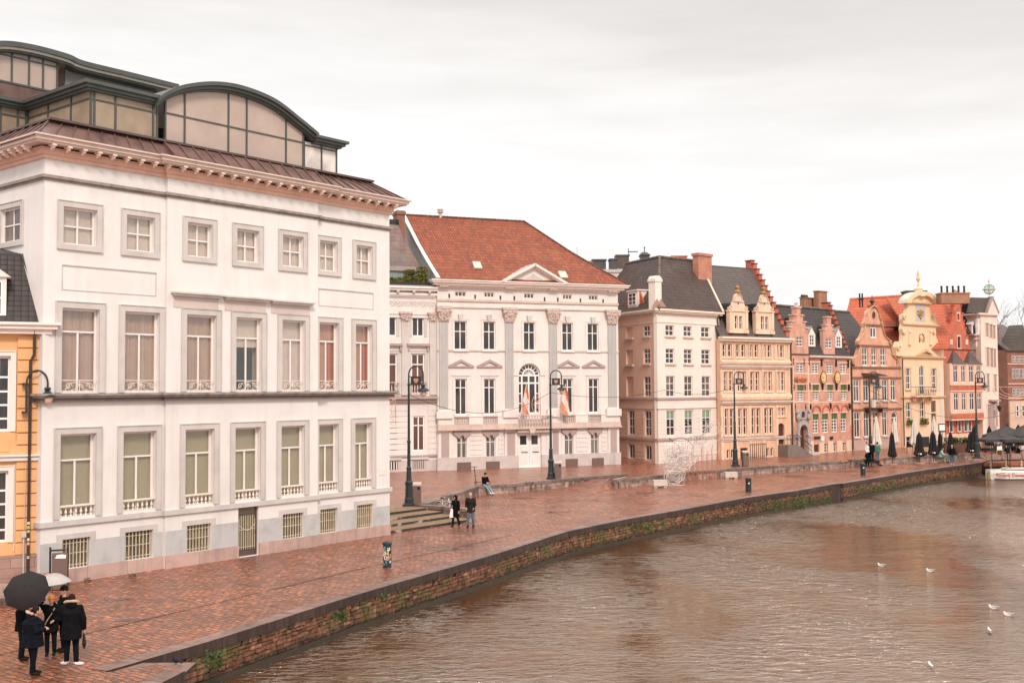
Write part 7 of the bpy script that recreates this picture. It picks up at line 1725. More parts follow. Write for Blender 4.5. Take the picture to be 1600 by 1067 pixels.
# ================================================================ STREET FURNITURE
def lamp_build():
    t = thing('street_lamp', '', 'street lamp', (0, 0, 0))
    q = MB().lathe([(.30, 0), (.30, .12), (.26, .16), (.26, .42), (.22, .48), (.20, 1.2), (.23, 1.26), (.23, 1.36), (.16, 1.46), (.13, 2.1), (.16, 2.16), (.10, 2.26), (.085, 3.6), (.11, 3.64), (.11, 3.72), (.075, 3.78), (.062, 6.9), (.09, 6.94), (.09, 7.0), (.05, 7.04), (.045, 7.5)], n=14)
    q.box(-.34, .34, -.34, .34, 0, .10)
    link('post', q.mesh('post', black_iron), t)
    arc_ = [(0, 0, 7.4)]+[(.42-.42*math.cos(PI*k/14), 0, 7.55+.48*math.sin(PI*k/14)) for k in range(15)]+[(.84, 0, 7.0)]
    q = MB().tube(arc_, .042, 7).tube([(0, 0, 7.42), (.84, 0, 7.42)], .025, 5).tube([(0, 0, 6.95), (.84, 0, 6.95)], .018, 5)
    for k in range(1, 4): q.tube([(.84*k/4, 0, 7.42), (.84*k/4, 0, 7.25)], .012, 4)
    a_ = link('crook', q.mesh('crook', black_iron), t)
    link('emblem_panel', MB().box(.12, .72, -.02, .02, 6.97, 7.40).mesh('emblem_panel', black_iron), t)
    link('emblem', MB().prism([(.42-.13, 7.32), (.42+.13, 7.32), (.42+.13, 7.16), (.42, 7.02), (.42-.13, 7.16)][::-1], -.035, .035).ball((.42, 0, 7.2), (.07, .05, .09), 8, 6).mesh('emblem', mat('copper_emblem', (.50, .22, .13), .5)), t)
    ln = link('lantern', MB().lathe([(.03, 7.02), (.05, 6.98), (.14, 6.94), (.14, 6.90), (.07, 6.86), (.10, 6.80), (.30, 6.70), (.34, 6.62), (.34, 6.58), (.2, 6.57)][::-1], .84, 0, 14).mesh('lantern', black_iron), t)
    link('glass_bowl', MB().lathe([(.17, 6.57), (.19, 6.48), (.15, 6.36), (.07, 6.28), (.03, 6.25)][::-1], .84, 0, 12).mesh('glass_bowl', mat('milky_lamp_glass', (.68, .48, .38), .2), True), ln)
    return t
L0 = lamp_build(); G = 'street lamps along the upper square'; L0['group'] = G
lamps = [(639, 790, 'tall dark green street lamp by the mossy steps, with taupe bin at its foot'),
         (861, 748, 'tall street lamp standing before the palace balcony and its right-hand flag'),
         (1149, 728, 'street lamp in front of the beige sandstone guildhall'),
         (1360.5, 721, 'street lamp among the closed white parasols at the curved gable house'),
         (1527, 716, 'street lamp farthest right, before the tall pale house')]
for i, (px, py, lb) in enumerate(lamps):
    p = gp(px, py, PZ)
    if i == 3: p = gp(1360.5, 718.5, PZ)
    if i == 0: L0.location = p; L0['label'] = lb; o = L0
    else: o = dup(L0, p, 0, lb)
    if i == 4: pass
# bracket lamp on the yellow house
fy = Frame(None, a0, ay)
u_, z_ = fy.L(41, 640, -.3)
o = thing('wall_lamp', 'dark bracket lamp with milky glass fixed to the yellow house corner', 'wall lamp', fy.M @ Vector((u_, -.32, z_)), ay)
h_ = fy.L(41, 600, -.3)[1]-z_; sc_ = 1.0
q = MB().box(-.04, .04, -.04, .04, -.1, h_+.02).box(-.16, .04, -.05, .3, -.12, -.06).box(-.16, .04, -.05, .3, h_-.02, h_+.04)
q.tube([(0, -.05, h_-.05)]+[(.36-.36*math.cos(PI*k/12), -.05, h_+.05+.45*math.sin(PI*k/12)) for k in range(13)]+[(.72, -.05, h_-.15)], .035, 7); link('bracket', q.mesh('bracket', black_iron), o)
q = MB().lathe([(.03, 0), (.12, -.05), (.12, -.1), (.06, -.14), (.11, -.2), (.22, -.27), (.31, -.34), (.31, -.37), (.2, -.38)][::-1], .72, -.05, 14, h_-.1); ln = link('lantern', q.mesh('lantern', black_iron), o)
link('glass_bowl', MB().lathe([(.19, -.38), (.2, -.46), (.14, -.6), (.05, -.66)][::-1], .72, -.05, 12, h_-.1).mesh('glass_bowl', mat('milky_lamp_glass', (.68, .48, .38), .2), True), ln)
# taupe bins
def bin_build():
    t = thing('litter_bin', '', 'litter bin'); t['group'] = 'tall taupe bins beside the street lamps'
    link('body', MB().box(-.24, .24, -.22, .22, .03, 1.12).mesh('body', box_brown), t)
    link('hood', MB().prismx([(-.25, 1.13), (.25, 1.13), (.25, 1.3), (-.25, 1.24)], -.27, .27).mesh('hood', concrete), t)
    link('side_plate', MB().box(-.27, -.245, -.25, .25, 0, 1.2).mesh('side_plate', iron), t)
    link('opening', MB().box(.06, .2, -.235, -.221, .92, 1.08).mesh('opening', dark_in), t); return t
b0_ = bin_build()
for i, (px, py, z_, rz, lb) in enumerate(((651, 789, PZ, 0, 'taupe litter bin beside the street lamp near the mossy steps'), (872, 748, PZ, 0, 'taupe litter bin beside the street lamp in front of the palace'), (1165, 728, PZ, 0, 'taupe litter bin beside the street lamp in front of the sandstone guildhall'))):
    p = gp(px, py, z_)
    if i == 0: b0_.location = p; b0_['label'] = lb
    else: dup(b0_, p, rz, lb)
p = gp(93, 921, 0)
o = thing('information_pillar', 'taupe info pillar with dark posts and pasted papers, behind the clear umbrella', 'info pillar', p, R(20))
link('body', MB().box(-.26, .26, -.16, .16, .05, 1.32).mesh('body', box_brown), o)
link('post', MB().box(-.36, -.29, -.05, .05, 0, 1.55).mesh('post', iron), o); link('post', MB().box(.29-.08, .29, .165, .23, 0, 1.5).mesh('post', iron), o)
link('crossbar', MB().box(-.289, .2, -.03, .03, 1.40, 1.46).mesh('crossbar', iron), o)
link('paper', MB().prism([(-.16, 1.16), (.2, 1.14), (.22, 1.27), (.05, 1.30), (-.1, 1.28)], -.175, -.162).mesh('paper', white_door), o)
# sticker-covered bin near the quay edge, small black bins
def black_bin(px, py, lb, stick=False, r_=.2, h_=1.05):
    p = gp(px, py, 0); o = thing('black_litter_bin', lb, 'litter bin', p)
    link('body', MB().lathe([(r_, 0), (r_, h_-.12)], n=16).mesh('body', black_iron), o)
    link('lid', MB().lathe([(r_+.03, h_-.12), (r_+.03, h_-.05), (r_*.6, h_)], n=16).mesh('lid', black_iron), o)
    rn = random.Random(3); C_ = [(.75, .72, .68), (.5, .4, .15), (.55, .6, .62), (.15, .35, .4), (.7, .3, .2)]
    for k in range(16 if stick else 1):
        a_ = -PI/2+rn.uniform(-1.2, 1.2) if stick else -PI/2; z_ = rn.uniform(.18, .8) if stick else .6; w_ = rn.uniform(.04, .085) if stick else .05
        q = MB(); q.add([((r_+.004)*math.cos(a_+d*w_/r_), (r_+.004)*math.sin(a_+d*w_/r_), z_+e_*w_) for d, e_ in ((-1, -1), (-.3, -1.1), (.4, -1), (1, -.8), (1, .9), (.3, 1.1), (-.4, 1), (-1, .8))], [tuple(range(8))])
        link('sticker', q.mesh('sticker', mat('sticker_%d' % (20+k % 5), C_[k % 5], .6)), o)
    return o
black_bin(605, 886, 'dark round litter bin covered with stickers near the quay edge', True, .17, 1.05)
black_bin(1169.5, 768, 'small dark round bin on the quay right of the light sculpture', r_=.2, h_=.98)
black_bin(1348.5, 742, 'small dark round bin on the quay in front of the terrace guests', r_=.2, h_=.98)
# concrete ballast blocks
for px, py, rz, lb in ((1031, 761, .1, 'pale concrete ballast block at the left foot of the wire light sculpture'), (1141.5, 747.5, .1, 'pale concrete ballast block to the right of the wire light sculpture')):
    p = gp(px, py, 0); o = thing('ballast_block', lb, 'concrete block', p, rz); w_ = .52 if px < 1100 else .5
    link('block', MB().fru(-w_, w_, -.3, .3, .12, -w_*.95, w_*.95, -.25, .25, .52).mesh('block', concrete), o)
    link('foot', MB().box(-w_*.9, -w_*.45, -.25, .25, 0, .119).box(w_*.45, w_*.9, -.25, .25, 0, .119).mesh('foot', concrete), o)
# manhole covers and parasol base plates lying about on the quay
# wire light sculpture
p = gp(1058, 757, 0)
o = thing('wire_light_sculpture', 'large unlit light sculpture of white wire loops and rust-brown rods on the quay', 'light sculpture', p, .25)
rn = random.Random(11); pxm = p.y/FPX
wire = mat('white_light_wire', (.78, .70, .66), .5, .1, 5); rust = mat('rust_rod', (.48, .17, .09), .6, .2, 4); gwire = mat('grey_wire', (.30, .25, .23), .5)
def ringfill(cx, cz, r_, n_, y=0, ry=1.0):
    q = MB()
    for dy in (-.25, .25): q.tube([(cx+r_*math.cos(t), y+dy, cz+r_*ry*math.sin(t)) for t in [k*PI/12 for k in range(24)]], .022, 4, True)
    for i in range(n_):
        a_ = rn.uniform(0, 2*PI); d_ = r_*rn.uniform(.05, .8); s_ = rn.uniform(.08, .26)*r_; c_ = (cx+d_*math.cos(a_), y+rn.uniform(-.25, .25), cz+ry*d_*math.sin(a_))
        q.tube([(c_[0]+s_*math.cos(t), c_[1]+.1*math.sin(2*t), c_[2]+s_*ry*math.sin(t)) for t in [k*PI/4 for k in range(8)]], .0105, 3, True)
    return q
def so(px, py): return ((px-1058)*pxm, (757-py)*pxm)
for (px, py, rp_, n_, ry) in ((1052, 745, 13, 26, .8), (1061, 741, 12, 26, 1), (1056, 728, 14, 34, .9), (1052, 710, 16, 50, 1.0), (1075, 712, 17, 50, 1.0), (1064, 700, 14, 34, .9), (1066, 722, 13, 26, .9)):
    cx, cz = so(px, py); link('wire_disc', ringfill(cx, max(cz, rp_*pxm*ry*.98), rp_*pxm, n_, rn.uniform(-.3, .5), ry).mesh('wire_disc', wire), o)
q = MB()
for k in range(150):
    x, z0 = so(rn.uniform(1041, 1074), rn.uniform(694, 733)); s_ = rn.uniform(.1, .3); y_ = rn.uniform(-.4, .4)
    q.tube([(x-s_, y_, z0), (x-s_*.3, y_+.05, z0+s_*.4), (x+s_*.4, y_, z0-s_*.2), (x+s_, y_, z0+s_*.3)], .012, 3)
for x0, x1, y0, y1 in ((1040, 1076, 692, 735), (1041, 1066, 736, 757)):
    a_, b_ = so(x0, y1), so(x1, y0)
    for y_ in (-.4, .4): q.tube([(a_[0], y_, a_[1]), (b_[0], y_, a_[1]), (b_[0], y_, b_[1]), (a_[0], y_, b_[1])], .02, 4, True)
link('wire_block', q.mesh('wire_block', wire), o)
q = MB()
for k in range(13):
    x, z1 = so(1083+k*4.2, 712-(k % 4)*5); q.tube([(x, .9+.2*(k % 2), 0), (x, .9+.2*(k % 2), z1)], .022, 4)
for py in (748, 738, 716): x0, z_ = so(1080, py); x1, _z = so(1134, py-5); q.tube([(x0, .9, z_), (x1, .9, z_+.15)], .02, 4)
link('rust_rods', q.mesh('rust_rods', rust), o)
q = MB()
for k in range(11):
    x, z0 = so(1083+k*5, 715); _x, z1 = so(0, 672-(k*7 % 21)); q.tube([(x, 1.0, z0), (x+.1, 1.0, z1)], .014, 4)
for k in range(46):
    x, z0 = so(rn.uniform(1078, 1136), rn.uniform(660, 712)); s_ = rn.uniform(.2, .55)
    q.tube([(x+s_*math.cos(t), 1.0+.1*math.cos(t*2), z0+s_*math.sin(t)*.8) for t in [j*PI/4 for j in range(8)]], .0085, 3, True)
link('wire_crown', q.mesh('wire_crown', wire), o)
q = MB()
for k in range(7):
    x0, z0 = so(rn.uniform(1082, 1100), rn.uniform(680, 700)); x1, z1 = so(rn.uniform(1115, 1135), rn.uniform(655, 690)); q.tube([(x0, 1.05, z0), ((x0+x1)/2, 1.05, (z0+z1)/2-.3), (x1, 1.05, z1)], .014, 4)
link('grey_wires', q.mesh('grey_wires', gwire), o)
# parasols
def closed_parasol(px, py, h_, w_, m_, lb, grp, z_=0, plate=True, flap=True, top=1.0):
    p = gp(px, py, z_); o = thing('closed_parasol', lb, 'parasol', p, 0, grp)
    q = MB(); n_ = 16; prof = [(.02, h_), (.05, h_-.05), (.16*w_, h_-.4*top), (.20*w_, h_*.68), (.26*w_, h_*.45), (.36*w_, h_*.27), (.24*w_, h_*.22)]
    vs = []; fs = []
    for i, (r_, z) in enumerate(prof):
        for j in range(n_): t = 2*PI*j/n_; rr = r_*(1+.22*(1 if j % 2 else -1)*(i > 1)); vs.append((rr*math.cos(t), rr*math.sin(t), z+(.05*(j % 3) if i > 4 else 0)))
    for i in range(len(prof)-1):
        for j in range(n_): a_ = i*n_+j; b_ = i*n_+(j+1) % n_; fs.append((a_, a_+n_, b_+n_, b_))
    fs += [tuple(range(n_)), tuple(range(len(vs)-1, len(vs)-n_-1, -1))]
    q.add(vs, fs); link('canopy', q.mesh('canopy', m_), o)
    link('pole', MB().tube([(0, 0, .03), (0, 0, h_+.06)], .028, 6).mesh('pole', iron), o)
    if plate: link('base_plate', MB().lathe([(.42, 0), (.42, .04), (.3, .06)], n=16).mesh('base_plate', mat('wet_base_plate', (.45, .28, .21), .5, .2, 4)), o)
    if flap: link('strap', MB().box(-.2*w_, .05, -.34*w_, -.30*w_, h_*.29, h_*.33).mesh('strap', white_frame), o)
GB, GW = 'closed black parasols on the terrace', 'closed cream parasols before the houses'
for px, py, h_, w_, lb, fl in ((1394.5, 725.5, 3.0, 1.0, 'closed black parasol standing alone on its base, left of the terrace', False), (1437, 724, 2.95, 1.25, 'closed black parasol nearest left of the dark heaped terrace chairs', True),
        (1458.5, 722, 2.95, 1.2, 'closed black parasol immediately right of the dark heaped terrace chairs', True), (1469.5, 719, 2.8, .85, 'slim closed black parasol below the framed menu board', False),
        (1486, 719, 2.75, 1.0, 'closed black parasol behind the person in blue jeans', False), (1518, 717, 2.75, 1.3, 'closed black parasol with white strap beside the street lamp farthest right', True)):
    closed_parasol(px, py, h_, w_, canvas_b, lb, GB, 0, True, fl)
for px, py, h_, w_, lb in ((1524, 713, 3.0, 1.2, 'tall closed black parasol tight against the farthest street lamp'), (1546.5, 705, 2.6, 1.1, 'short closed black parasol before the tall pale house'), (1575, 705, 2.8, 1.2, 'closed black parasol before the dark passage'), (1592, 704, 2.7, 1.3, 'closed black parasol at the right edge behind the open ones')):
    closed_parasol(px, py, h_, w_, canvas_b, lb, GB, PZ, False, False)
for px, py, yt_, w_, lb in ((1370, 711, 650, 1.15, 'closed cream parasol beside the street lamp among the terrace guests'), (1398, 706, 651, 1.1, 'closed white parasol printed with dark letters at the arched door'), (1429.5, 708, 652, 1.2, 'closed cream parasol before the left flower box'), (1460, 703, 650, 1.1, 'closed cream parasol before the tall dark doorway')):
    Y = gp(px, py, PZ); h_ = (py-yt_)*Y.y/FPX
    closed_parasol(px, py, h_, w_*1.0, canvas_w, lb, GW, PZ, False, False, 2.0)
pp = gp(1398, 706, PZ)
# ---------------------------------------------------------------- far terrace: platform, parasols open, furniture
Yd = gp(1560, 722, 0).y
p0 = gp(1537, 723.5, -.12)
o = thing('wooden_jetty', 'rust-coloured wooden jetty with pale posts carrying the café terrace', 'jetty', (p0.x, p0.y, 0), .12)
q = MB()
for k in range(34): q.box(k*.42, k*.42+.40, 0, 9, -.22, -.10)
link('decking', q.mesh('decking', mat('rusty_decking', (.20, .075, .045), .55, .35, 3, island=.3)), o)
link('edge_beam', MB().box(-.05, 14.4, -.06, -.005, -.42, -.08).mesh('edge_beam', mat('rusty_beam', (.30, .10, .05), .6, .4, 3)), o)
for k in range(8): link('post', MB().lathe([(.09, -1.6), (.09, -.43), (.15, -.42), (.15, -.3), (.09, -.28), (.07, .12)], .6+1.55*k, -.16, 8).mesh('post', mat('pale_jetty_post', (.52, .38, .24), .7, .3, 5)), o)
link('rear_wall', MB().box(-.2, 14.5, 2.2, 2.5, -1.8, -.23).mesh('rear_wall', m_mas), o)
def open_parasol(p, rx, h_, zb, m_, lb, rz=0, low=.0):
    o = thing('open_parasol', lb, 'parasol', p, rz, 'open charcoal parasols over the café terrace')
    q = MB(); c = [(-rx, -rx*.8, zb), (rx, -rx*.8, zb), (rx, rx*.8, zb), (-rx, rx*.8, zb)]; n_ = 8
    ap = (0, 0, h_); vs = [ap]+c+[(x, y, z-.22) for x, y, z in c]+[(0, 0, h_-.06)]
    q.add(vs, [(0, 1, 2), (0, 2, 3), (0, 3, 4), (0, 4, 1), (1, 5, 6, 2), (2, 6, 7, 3), (3, 7, 8, 4), (4, 8, 5, 1), (9, 6, 5), (9, 7, 6), (9, 8, 7), (9, 5, 8)])
    link('canopy', q.mesh('canopy', m_), o); link('pole', MB().tube([(0, 0, 0), (0, 0, h_+.08)], .04, 6).mesh('pole', iron), o)
    q = MB()
    for x, y, z in c: q.tube([(0, 0, h_-.1), (x*.97, y*.97, z-.06)], .02, 4)
    link('ribs', q.mesh('ribs', iron), o)
Yq = gp(1570, 716, -.1)
def par(px, Y, half_px, ytop, yedge, lb, rz=0):
    a = at(px, ytop, Y); b_ = at(px, yedge, Y); open_parasol((a.x, Y, -.1), half_px*Y/FPX, a.z+.1, b_.z+.1, canvas_g, lb, rz)
par(1573, 100, 28, 665.5, 680, 'large open charcoal parasol peaked over the café terrace', .15)
par(1603, 99, 26, 662, 680, 'open charcoal parasol cut by the right edge of the picture', .1)
par(1549, 97, 17, 678.5, 686, 'low open grey parasol at the left end of the café terrace', .1)
par(1577, 96.5, 17, 679.5, 686, 'low open grey parasol in the middle of the café terrace', .2)
# stall wall and tables
for k, (px, py, w_, lb) in enumerate(((1553, 712, 1.3, 'dark serving counter at the left end of the café terrace'), (1586, 709, 2.6, 'long dark serving counter behind the café terrace guests'))):
    p = gp(px, py, -.1); o = thing('serving_counter', lb, 'counter', p, .1); link('cabinet', MB().box(-w_, w_, 0, .6, 0, 1.0).mesh('cabinet', canvas_g), o); link('countertop', MB().box(-w_-.05, w_+.05, -.05, .65, 1.001, 1.06).mesh('countertop', door_brown), o)
    q = MB(); rn = random.Random(k)
    for j in range(9): q.lathe([(.05, 0), (.06, rn.uniform(.12, .3)), (.02, .34)], rn.uniform(-w_, w_), .3, 6, 1.06)
    link('bottles', q.mesh('bottles', pane_teal), o)
def table(p, lb, rz=0, m_=None):
    o = thing('cafe_table', lb, 'table', p, rz); link('tabletop', MB().lathe([(.38, .72), (.38, .75)], n=14).mesh('tabletop', m_ or door_brown), o)
    link('pedestal', MB().tube([(0, 0, 0), (0, 0, .72)], .03, 6).lathe([(.25, 0), (.25, .03)], n=10).mesh('pedestal', iron), o)
def chair(p, rz, lb, m_=None, grp='café terrace chairs'):
    m_ = m_ or iron; o = thing('cafe_chair', lb, 'chair', p, rz, grp)
    link('seat', MB().box(-.22, .22, -.22, .22, .43, .47).mesh('seat', m_), o); link('backrest', MB().box(-.22, .22, .20, .235, .47, .88).mesh('backrest', m_), o)
    for sx in (-1, 1):
        for sy in (-1, 1): link('leg', MB().tube([(sx*.2, sy*.2, .43), (sx*.23, sy*.23, 0)], .016, 5).mesh('leg', m_), o)
ch_i = 0
for px, py, z_, nm in ((1556, 716.5, -.1, 'nearest the jetty corner'), (1572, 716, -.1, 'behind the yellow-legged menu board'), (1588, 716, -.1, 'farthest right on the jetty')):
    p = gp(px, py, z_); table(p, 'round café table '+nm)
    for s_ in (-1, 1): chair(p+Vector((s_*.75, .1, 0)), -s_*PI/2, 'café chair %s of the table %s' % ('left' if s_ < 0 else 'right', nm))
p = gp(1447, 720, 0)
for k, (dx, dy, rz, lb) in enumerate(((-.5, 0, .4, 'dark terrace chair left of its neighbours between two closed black parasols'), (.05, .3, 2.6, 'dark terrace chair in the middle between two closed black parasols'), (.55, -.1, -1.2, 'dark terrace chair on the right between two closed black parasols'))):
    chair(p+Vector((dx, dy, 0)), rz, lb, iron)
p = gp(1549, 713.5, -.1); o = thing('terrace_screen', 'dusty pink windbreak screen under the low grey parasols', 'screen', p); link('panel', MB().box(-1.6, .2, 0, .06, .9, 2.1).mesh('panel', mat('pink_screen', (.45, .28, .23), .7)), o); link('frame', MB().box(-1.66, -1.6, -.02, .08, 0, 2.15).box(.2, .26, -.02, .08, 0, 2.15).box(.5, .56, -.02, .08, 0, 2.15).mesh('frame', iron), o); link('dark_panel', MB().box(-1.6, .2, 0, .06, 0, .88).mesh('dark_panel', iron), o)
p = gp(1561.5, 719, -.1); o = thing('menu_stand', 'yellow-legged easel with a white menu board on the jetty', 'menu board', p, .1)
link('board', MB().box(-.26, .26, -.1, -.06, 1.0, 1.38).mesh('board', white_door), o); link('chalkboard', MB().box(-.22, .22, -.08, -.05, .3, .98).mesh('chalkboard', pane_dark), o)
for sx in (-1, 1): link('leg', MB().tube([(sx*.26, -.05, 1.0), (sx*.36, -.2, 0)], .025, 5).mesh('leg', mat('yellow_leg', (.65, .36, .08), .6)), o)
link('leg', MB().tube([(0, 0, 1.2), (.3, .45, 0)], .02, 5).mesh('leg', MATS['yellow_leg']), o)
p = gp(1473, 708, PZ); o = thing('framed_menu_board', 'white framed menu board on a post before the baroque house', 'menu board', p); Ym = p.y
a_ = at(1473, 675, Ym); link('frame', MB().box(-.36, .36, 0, .05, a_.z-PZ, a_.z-PZ+.85).mesh('frame', iron), o); link('sheet', MB().box(-.28, .28, -.01, -.001, a_.z-PZ+.15, a_.z-PZ+.75).mesh('sheet', white_door), o); link('post', MB().tube([(0, .02, 0), (0, .02, a_.z-PZ)], .03, 5).mesh('post', iron), o)
for k, (px, lb) in enumerate(((1422, 'chalkboard sign with white lettering left of the cream parasol'), (1447, 'dark chalkboard signs between two closed black parasols'))):
    p = gp(px, 707, PZ); o = thing('chalkboard_sign', lb, 'chalkboard', p); link('board', MB().box(-.35, .35, 0, .05, .55, 1.6).mesh('board', iron), o); link('leg', MB().box(-.33, -.28, 0, .05, 0, .55).box(.28, .33, 0, .05, 0, .55).mesh('leg', iron), o)
    if k == 0: t = text('HL', .75, white_door, o, (0, -.01, 1.15), (PI/2, 0, 0), .005)
p = gp(1500, 707, PZ); o = thing('hedge_planter', 'brown planter with low dark hedge before the red stepped gable house', 'planter', p); link('box', MB().box(-1.5, 1.4, 0, .5, 0, .95).mesh('box', mat('brown_planter', (.12, .05, .035), .6)), o); link('hedge', leafy(900, [(-1.5, 1.4, -.05, .55, .9, 1.5)], .09, 5).mesh('hedge', foliage), o)
# boat
p = gp(1544, 748, WZ)
o = thing('tour_boat', 'white tour boat with red lettering moored at the jetty', 'boat', (p.x, p.y, WZ), -.02); hull_m = mat('white_boat_hull', (.80, .76, .70), .35, .04, 2, .15); W = 11
def hullsec(x): t = min(1, x/1.2); return .25+.75*t
q = MB(); secs = []
for x in (0, .12, .5, 1.2, 3, 6, 9, W):
    w_ = .95*min(1, (.55+.45*min(1, x/1.0))); zz = .84 if x < 3 else .84-.03
    secs.append([(x, -w_, -.05+(.14 if x < .1 else 0)), (x, -w_-.06, .62), (x, -w_, zz), (x, w_, zz), (x, w_+.06, .62), (x, w_, -.05)])
vs = [v for s_ in secs for v in s_]; fs = []
for i in range(len(secs)-1):
    for j in range(6): a_ = i*6+j; b_ = i*6+(j+1) % 6; fs.append((a_, a_+6, b_+6, b_))
fs += [tuple(range(6)), tuple(range(len(vs)-1, len(vs)-7, -1))]
q.add(vs, fs); link('hull', q.mesh('hull', hull_m), o)
link('waterline', MB().box(.3, W, -1.02, 1.02, -.12, .07).mesh('waterline', mat('dark_waterline', (.01, .01, .014), .5)), o)
link('rub_rail', MB().box(.1, W, -1.07, -.98, .66, .72).mesh('rub_rail', white_frame), o)
link('cabin_roof', MB().fru(1.2, W, -.7, .7, .80, 1.6, W, -.6, .6, 1.02).mesh('cabin_roof', mat('pale_boat_roof', (.62, .50, .44), .5)), o)
link('dark_gap', MB().box(.9, 3.4, -.85, -.72, .842, .90).mesh('dark_gap', iron), o)
text('Rederij Dewaele', .44, mat('red_lettering', (.40, .045, .04), .6), o, (1.75, -1.08, .40), (PI/2, 0, 0), .004, bold=.008)
link('bow_fender', MB().fru(-.12, -.005, -.35, .0, .0, -.10, -.005, -.3, 0, .6).mesh('bow_fender', mat('ochre_fender', (.45, .27, .10), .8)), o)
link('hull_emblem', MB().prism([(3.55, .38), (3.9, .32), (4.7, .36), (4.7, .62), (4.1, .62), (3.6, .5)], -1.075, -1.03).mesh('hull_emblem', mat('red_blue_emblem', (.40, .12, .12), .6)), o)
p = gp(1600, 733, WZ); o = thing('tour_boat', 'second pale boat roof behind the white tour boat at the right edge', 'boat', (p.x-2.0, p.y+3.6, WZ))
link('hull', MB().fru(-.2, 6, -.8, .8, 0, -.4, 6, -.95, .95, .95).mesh('hull', hull_m), o); link('cabin_roof', MB().box(.0, 6, -.6, .6, .951, 1.15).mesh('cabin_roof', white_frame), o)
p = gp(1495, 746, WZ); o = thing('mooring_fender', 'pale hanging fender against the far quay wall below the person in blue jeans', 'fender', (p.x-.1, p.y-.25, WZ)); link('body', MB().ball((0, 0, .45), (.13, .12, .42), 10, 8).mesh('body', mat('pinkish_fender', (.62, .42, .30), .6), True), o); link('rope', MB().tube([(0, 0, .85), (.02, .12, 1.1)], .015, 4).mesh('rope', iron), o)
# flags on the balcony
for px, py, w_, lb in ((812, 653, .34, 'white and orange flag hanging left on the palace balcony'), (873, 653, .42, 'orange and white flag hanging right on the palace balcony')):
    u_, z_ = fp.L(px, py, -.55); P_ = fp.M @ Vector((u_, -.55, z_)); o = thing('flag', lb, 'flag', P_, fp.ang)
    link('flagpole', MB().tube([(0, 0, 0), (.45, -.5, 2.9)], .03, 6).mesh('flagpole', white_frame), o)
    q = MB(); vs = []; fs = []
    for i in range(9):
        for j in range(7): t = i/8; s_ = j/6; vs.append((.42-.02*i+.0+(s_-.3)*w_*(1.0+.9*t)*(.5+.5*t)+.05*math.sin(i+j), -.48+.14*math.sin(j*1.6+i*.3), 2.75-2.3*t-(.25*s_)))
    for i in range(8):
        for j in range(6): a_ = i*7+j; fs.append((a_, a_+1, a_+8, a_+7))
    k_ = len(vs); q.add(vs+[(x, y+.012, z) for x, y, z in vs], fs+[tuple(v+k_ for v in reversed(f_)) for f_ in fs])
    m, n, l, b = nodes('flag_cloth'); tcn = n.new('ShaderNodeTexCoord'); sx_ = n.new('ShaderNodeSeparateXYZ'); l.new(tcn.outputs['Object'], sx_.inputs[0])
    l.new(ramp(n, l, mth(n, l, 'FRACT', mth(n, l, 'ADD', mth(n, l, 'MULTIPLY', sx_.outputs[0], 1.1), mth(n, l, 'MULTIPLY', sx_.outputs[2], .45))), ((0.30, (.80, .70, .64)), (.36, (.75, .25, .12)), (.8, (.75, .25, .12)), (.86, (.80, .7, .64)))).outputs[0], b.inputs['Base Color']); b.inputs['Roughness'].default_value = .8
    link('cloth', q.mesh('cloth', m), o)
# overhead cables with unlit decorations
def cable(pts, sag, lb, name='overhead_cable'):
    q = MB()
    for a, b_ in zip(pts, pts[1:]): q.tube([a.lerp(b_, k/16)-Vector((0, 0, sag*4*(k/16)*(1-k/16))) for k in range(17)], .016, 4)
    o = link(name, q.mesh(name, iron)); tag(o, lb, 'cable')
def top(i, z_=6.9): q = gp(lamps[i][0], lamps[i][1] if i != 3 else 718.5, PZ); return Vector((q.x, q.y, z_))
cable([f1.M @ Vector((LN, .2, 8.0)), top(0)], .5, 'thin cable from the white mansion corner to the lamp by the steps')
cable([top(0), top(1)], 1.3, 'thin cable sagging between the two lamps in front of the palace')
cable([top(1), fp.M @ Vector((fp.len+4, -1, 6.5)), top(2, 7.2)], .5, 'thin cable from the palace lamp across the corner building to the guildhall lamp')
cable([top(3), at(1600, 640, 100)], 1.6, 'thin cable sagging from the parasol lamp past the baroque house to the right edge')
for i, px in ((0, 632), (1, 848)):
    P_ = top(i)+Vector((-.75, -.05, -.9)); q = MB()
    for s_ in (.9, .62, .38): q.tube([(s_*math.cos(t)*.7, 0, s_*math.sin(t)) for t in [PI*(.5+k/12) for k in range(13)]]+[(0, 0, s_)], .016, 4)
    for k in range(5): q.tube([(0, 0, 0), (-.6*math.cos(k*.6-1.2), 0, .85*math.sin(k*.6-1.2))], .011, 4)
    o = link('wire_decoration', q.mesh('wire_decoration', mat('peach_light_wire', (.72, .42, .33), .6)), None, P_); tag(o, 'faint pink wire star hanging beside the %s lamp' % ('steps' if i == 0 else 'palace'), 'decoration')
P_ = at(1583, 606, 104); q = MB()
for s_ in (1, .8, .6): q.tube([(2.0*s_*math.cos(t), 0, -1.1*s_*math.sin(t)) for t in [PI*k/12 for k in range(13)]], .02, 4)
q.tube([(-2.4, 0, .1), (2.4, 0, .1)], .02, 4); o = link('wire_decoration', q.mesh('wire_decoration', mat('peach_light_wire', (.72, .42, .33), .6)), None, P_); tag(o, 'pale wire garland hung high before the dark brick house', 'decoration')
